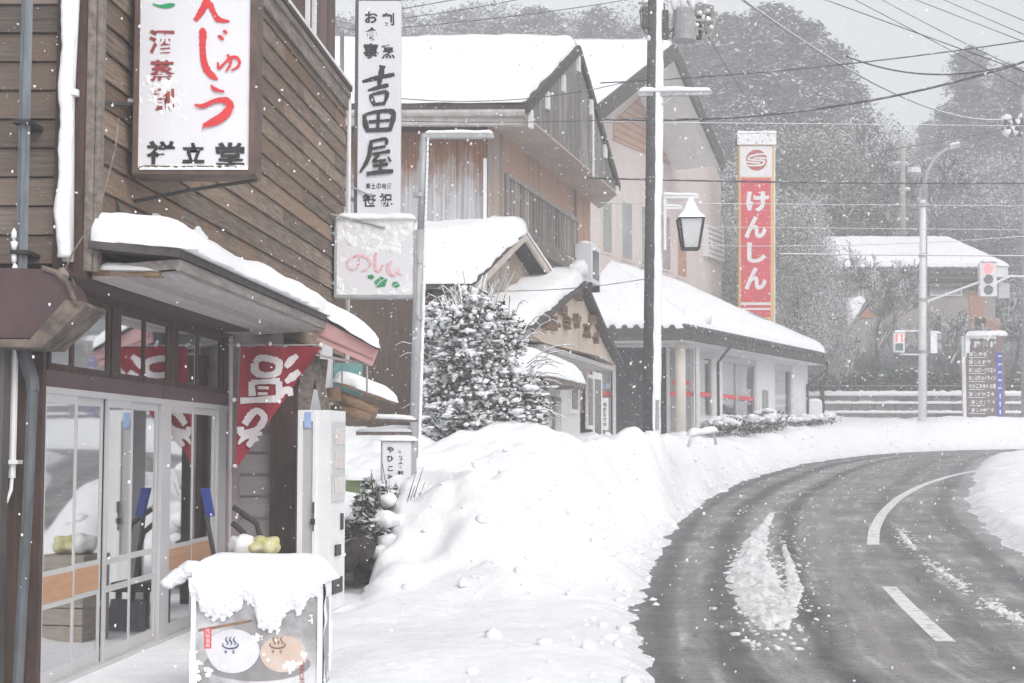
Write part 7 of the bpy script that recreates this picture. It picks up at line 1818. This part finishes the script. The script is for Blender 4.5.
bare_tree(1012, 395, 285, 72.5, 'bare snow lined tree behind the right edge of the guide board', 13, .1, .6, 6, minr=.02)
bare_tree(868, 250, 128, 95, 'pale bare tree with snowy twigs on the slope above the far house roof', 21, .0, .55, 6, minr=.05)
bare_tree(935, 245, 150, 96, 'pale bare tree right of the street lamp arm on the slope', 22, .1, .6, 6, minr=.05)
bare_tree(890, 245, 160, 94, 'pale forked bare tree on the slope above the middle of the far house roof', 41, -.05, .6, 6, minr=.05)
bare_tree(845, 235, 175, 93, 'pale bare tree on the slope above the near end of the far house roof', 42, .05, .65, 6, minr=.05)
bare_tree(858, 392, 322, 71.5, 'small low bare tree leaning over the stone wall', 31, -.25, .8, 5, minr=.02)

# ================================================================== far poles and overhead cables
def far_pole(px, pyb, pyt, Y, label, arms, w_=.15):
    b, t_ = at(px,pyb,Y), at(px,pyt,Y); t = T('utility_pole', label, 'utility pole', b); O('shaft', MB().tube([b-Vector((0,0,1)), t_], [w_*1.15, w_], 10), CONC, t, smooth=True)
    mb = MB()
    for (dx0, dx1, y) in arms: mb.bar(at(px+dx0,y,Y), at(px+dx1,y,Y), .12, .12)
    O('cross_arm', mb, STEEL, t); mb = MB()
    for (dx0, dx1, y) in arms: snow_line(mb, at(px+dx0,y-.6,Y), at(px+dx1,y-.6,Y), .2, .12, 8, px)
    snow_line(mb, b.lerp(t_,.1)+Vector((w_,-.05,0)), b.lerp(t_,.1)+Vector((w_+.01,-.05,.1)), .05, .05, 4)
    O('arm_snow', mb, SNOW, t, smooth=True); return t
fp = far_pole(902.5, 250, 140, 92, 'pale far utility pole with short crossarms above the far house roof', ((-9,6,164),(-4,8,190),(-6,6,220)), .17)
mb = MB(); mb.tube([at(914,173,92), at(914,168,92)], [.45,.4], 10); O('transformer', mb, WHITE, fp)
far_pole(919.5, 250, 172, 93, 'thin far utility pole partly behind the street lamp', ((-3,4,190),(-3,4,200)), .10)
rp_ = far_pole(1025, 420, 95, 66, 'snow whitened utility pole at the right edge carrying a cluster of insulators', ((-14,6,122),(-10,6,135)), .16)
mb = MB()
for k in range(12): q = at(1012+random.uniform(-9,9), 124+random.uniform(-9,9), 66); mb.blob(q, random.uniform(.12,.26), 1, .3)
OM('snow_clump', mb, SNOW, rp_, smooth=True); mb = MB()
for k in range(7): q = at(1006+k*2.6, 126+(k % 3)*5, 65.9); mb.tube([q, q+Vector((0,0,.35))], [.12,.07], 8)
OM('insulator', mb, BLACK, rp_)
WIREM = M('dark_cable', (.045,.045,.05), (.07,.07,.075), .7, 8, snow=(.55,.95,.8)); WIRES = M('snowy_cable', (.30,.30,.31), (.22,.22,.23), .8, 8, snow=(-.1,.3,1.0))
def cable(p, q, Yp, Yq, r, label, sag=0.0, mat=None, n=30, name='overhead_cable', cat='cable'):
    a, b = at(*p, Yp), at(*q, Yq); pts = []
    for i in range(n+1):
        t = i/n; v = a.lerp(b, t); v.z -= sag*4*t*(1-t); pts.append(v)
    o = O(name, MB().tube(pts, r, 5), mat or WIREM, label=label, cat=cat, group='overhead cables'); return o
CB = [((735,-6),(1012,118),30,66,.030,'heavy snow lined cable running down to the insulators on the far right pole',.9,WIRES),
 ((846,56),(1030,60),40,34,.022,'twisted dark cable drooping in the gap of sky and rising to the right edge',.42,None),
 ((600,83),(1030,40),30,30,.014,'thin dark cable rising gently across the wooded slope to the right edge',.12,None),
 ((600,119),(1030,60),30,32,.026,'thick dark cable climbing from the utility pole to the right edge',.42,None),
 ((815,-4),(1030,74),34,30,.011,'thin cable slanting down from the top into the right edge, left of three others',.0,None),
 ((850,-3),(1030,92),36,30,.010,'thin cable slanting from the top edge, steepest of the slanting ones',.0,None),
 ((872,-6),(1030,74),38,30,.010,'thin slanting cable second in the fan at the upper right',.05,None),
 ((906,-4),(1030,44),38,30,.010,'thin slanting cable in the middle of the fan at the upper right',.0,None),
 ((935,-4),(1030,37),38,30,.010,'thin slanting cable near the top of the fan at the upper right',.0,None),
 ((965,-4),(1030,23),38,30,.010,'short thin cable across the extreme top right corner',.0,None),
 ((600,122),(1030,126),30,40,.011,'thin level pale cable crossing the slope above the red sign',.0,WIRES),
 ((585,178),(1030,183),31,40,.020,'dark level cable crossing in front of the emblem panel of the red sign',.05,None),
 ((600,203),(1030,206),31,42,.010,'thin level cable just above the bank roof and the lantern',.0,WIRES),
 ((690,227),(1030,230),60,62,.016,'thin level cable passing over the far house',.0,WIRES),
 ((780,254),(1030,256),60,62,.03,'white snow covered cable in front of the far house roof',.0,WIRES),
 ((684,-4),(795,150),30,92,.014,'thin dark service wire falling steeply from the transformer across the slope',.6,None),
 ((780,158),(1004,129),92,66,.02,'thin cable between the far pole and the insulators at the right edge',.3,None),
 ((660,245),(1030,236),62,64,.018,'pale wire running level behind the lantern towards the traffic light',.2,WIRES),
 ((395,98),(655,74),27,30,.009,'thin wire running across the snowy roof of the inn to the utility pole',.25,None),
 ((395,121),(652,118),27,30,.009,'thin wire along the gutter of the inn to the utility pole',.05,None),
 ((395,10),(470,-3),40,44,.014,'short wire at the top just right of the tall inn sign',.0,None),
 ((395,19),(530,-3),40,45,.014,'second wire below the topmost one right of the tall inn sign',.05,None),
 ((395,28),(660,-6),40,46,.014,'longest of the slanting wires above the roof ridge of the inn',.1,None),
 ((420,288),(660,276),24,30,.008,'thin dark wire crossing in front of the snowy annex roof',.15,None)]
for p, q, y0_, y1_, r, lab, sag, mt in CB: cable(p, q, y0_, y1_, r, lab, sag, mt)

# ================================================================== falling snow
rnd = random.Random(99); mb = MB(); oc_v, oc_f = ICO[0]; ic_v, ic_f = ICO[1]
V = []; Fl = []
for k in range(NFLAKE):
    Y = 3.2+(52-3.2)*rnd.random()**(1/2.35); x = rnd.uniform(-.42,.46)*Y; z = rnd.uniform(-.17,.36)*Y+H0
    if z < .1: continue
    r = min(min(.016, .0048*math.exp(rnd.gauss(0,.5))), .0009*Y); n0 = len(V); sx_, sz_ = rnd.uniform(.7,1.3), rnd.uniform(.8,1.6)
    vv_, ff_ = (ic_v, ic_f) if Y < 11 else (oc_v, oc_f)
    for v in vv_: V.append((x+v[0]*r*sx_, Y+v[1]*r, z+v[2]*r*sz_))
    for f in ff_: Fl.append((f[0]+n0, f[1]+n0, f[2]+n0))
mb.v = V; mb.f = Fl; mb.m = [0]*len(Fl)
m, nt, b, out = newmat('snowflake'); nt.nodes.remove(b)
df_ = node(nt, 'ShaderNodeBsdfDiffuse'); df_.inputs[0].default_value = (1,1,1,1); tl_ = node(nt, 'ShaderNodeBsdfTranslucent'); tl_.inputs[0].default_value = (1,1,1,1)
ad = node(nt, 'ShaderNodeMixShader'); ad.inputs[0].default_value = .5; nt.links.new(df_.outputs[0], ad.inputs[1]); nt.links.new(tl_.outputs[0], ad.inputs[2]); nt.links.new(ad.outputs[0], out.inputs[0])
O('falling_snow', mb, m, fix=False, smooth=True, kind='stuff')
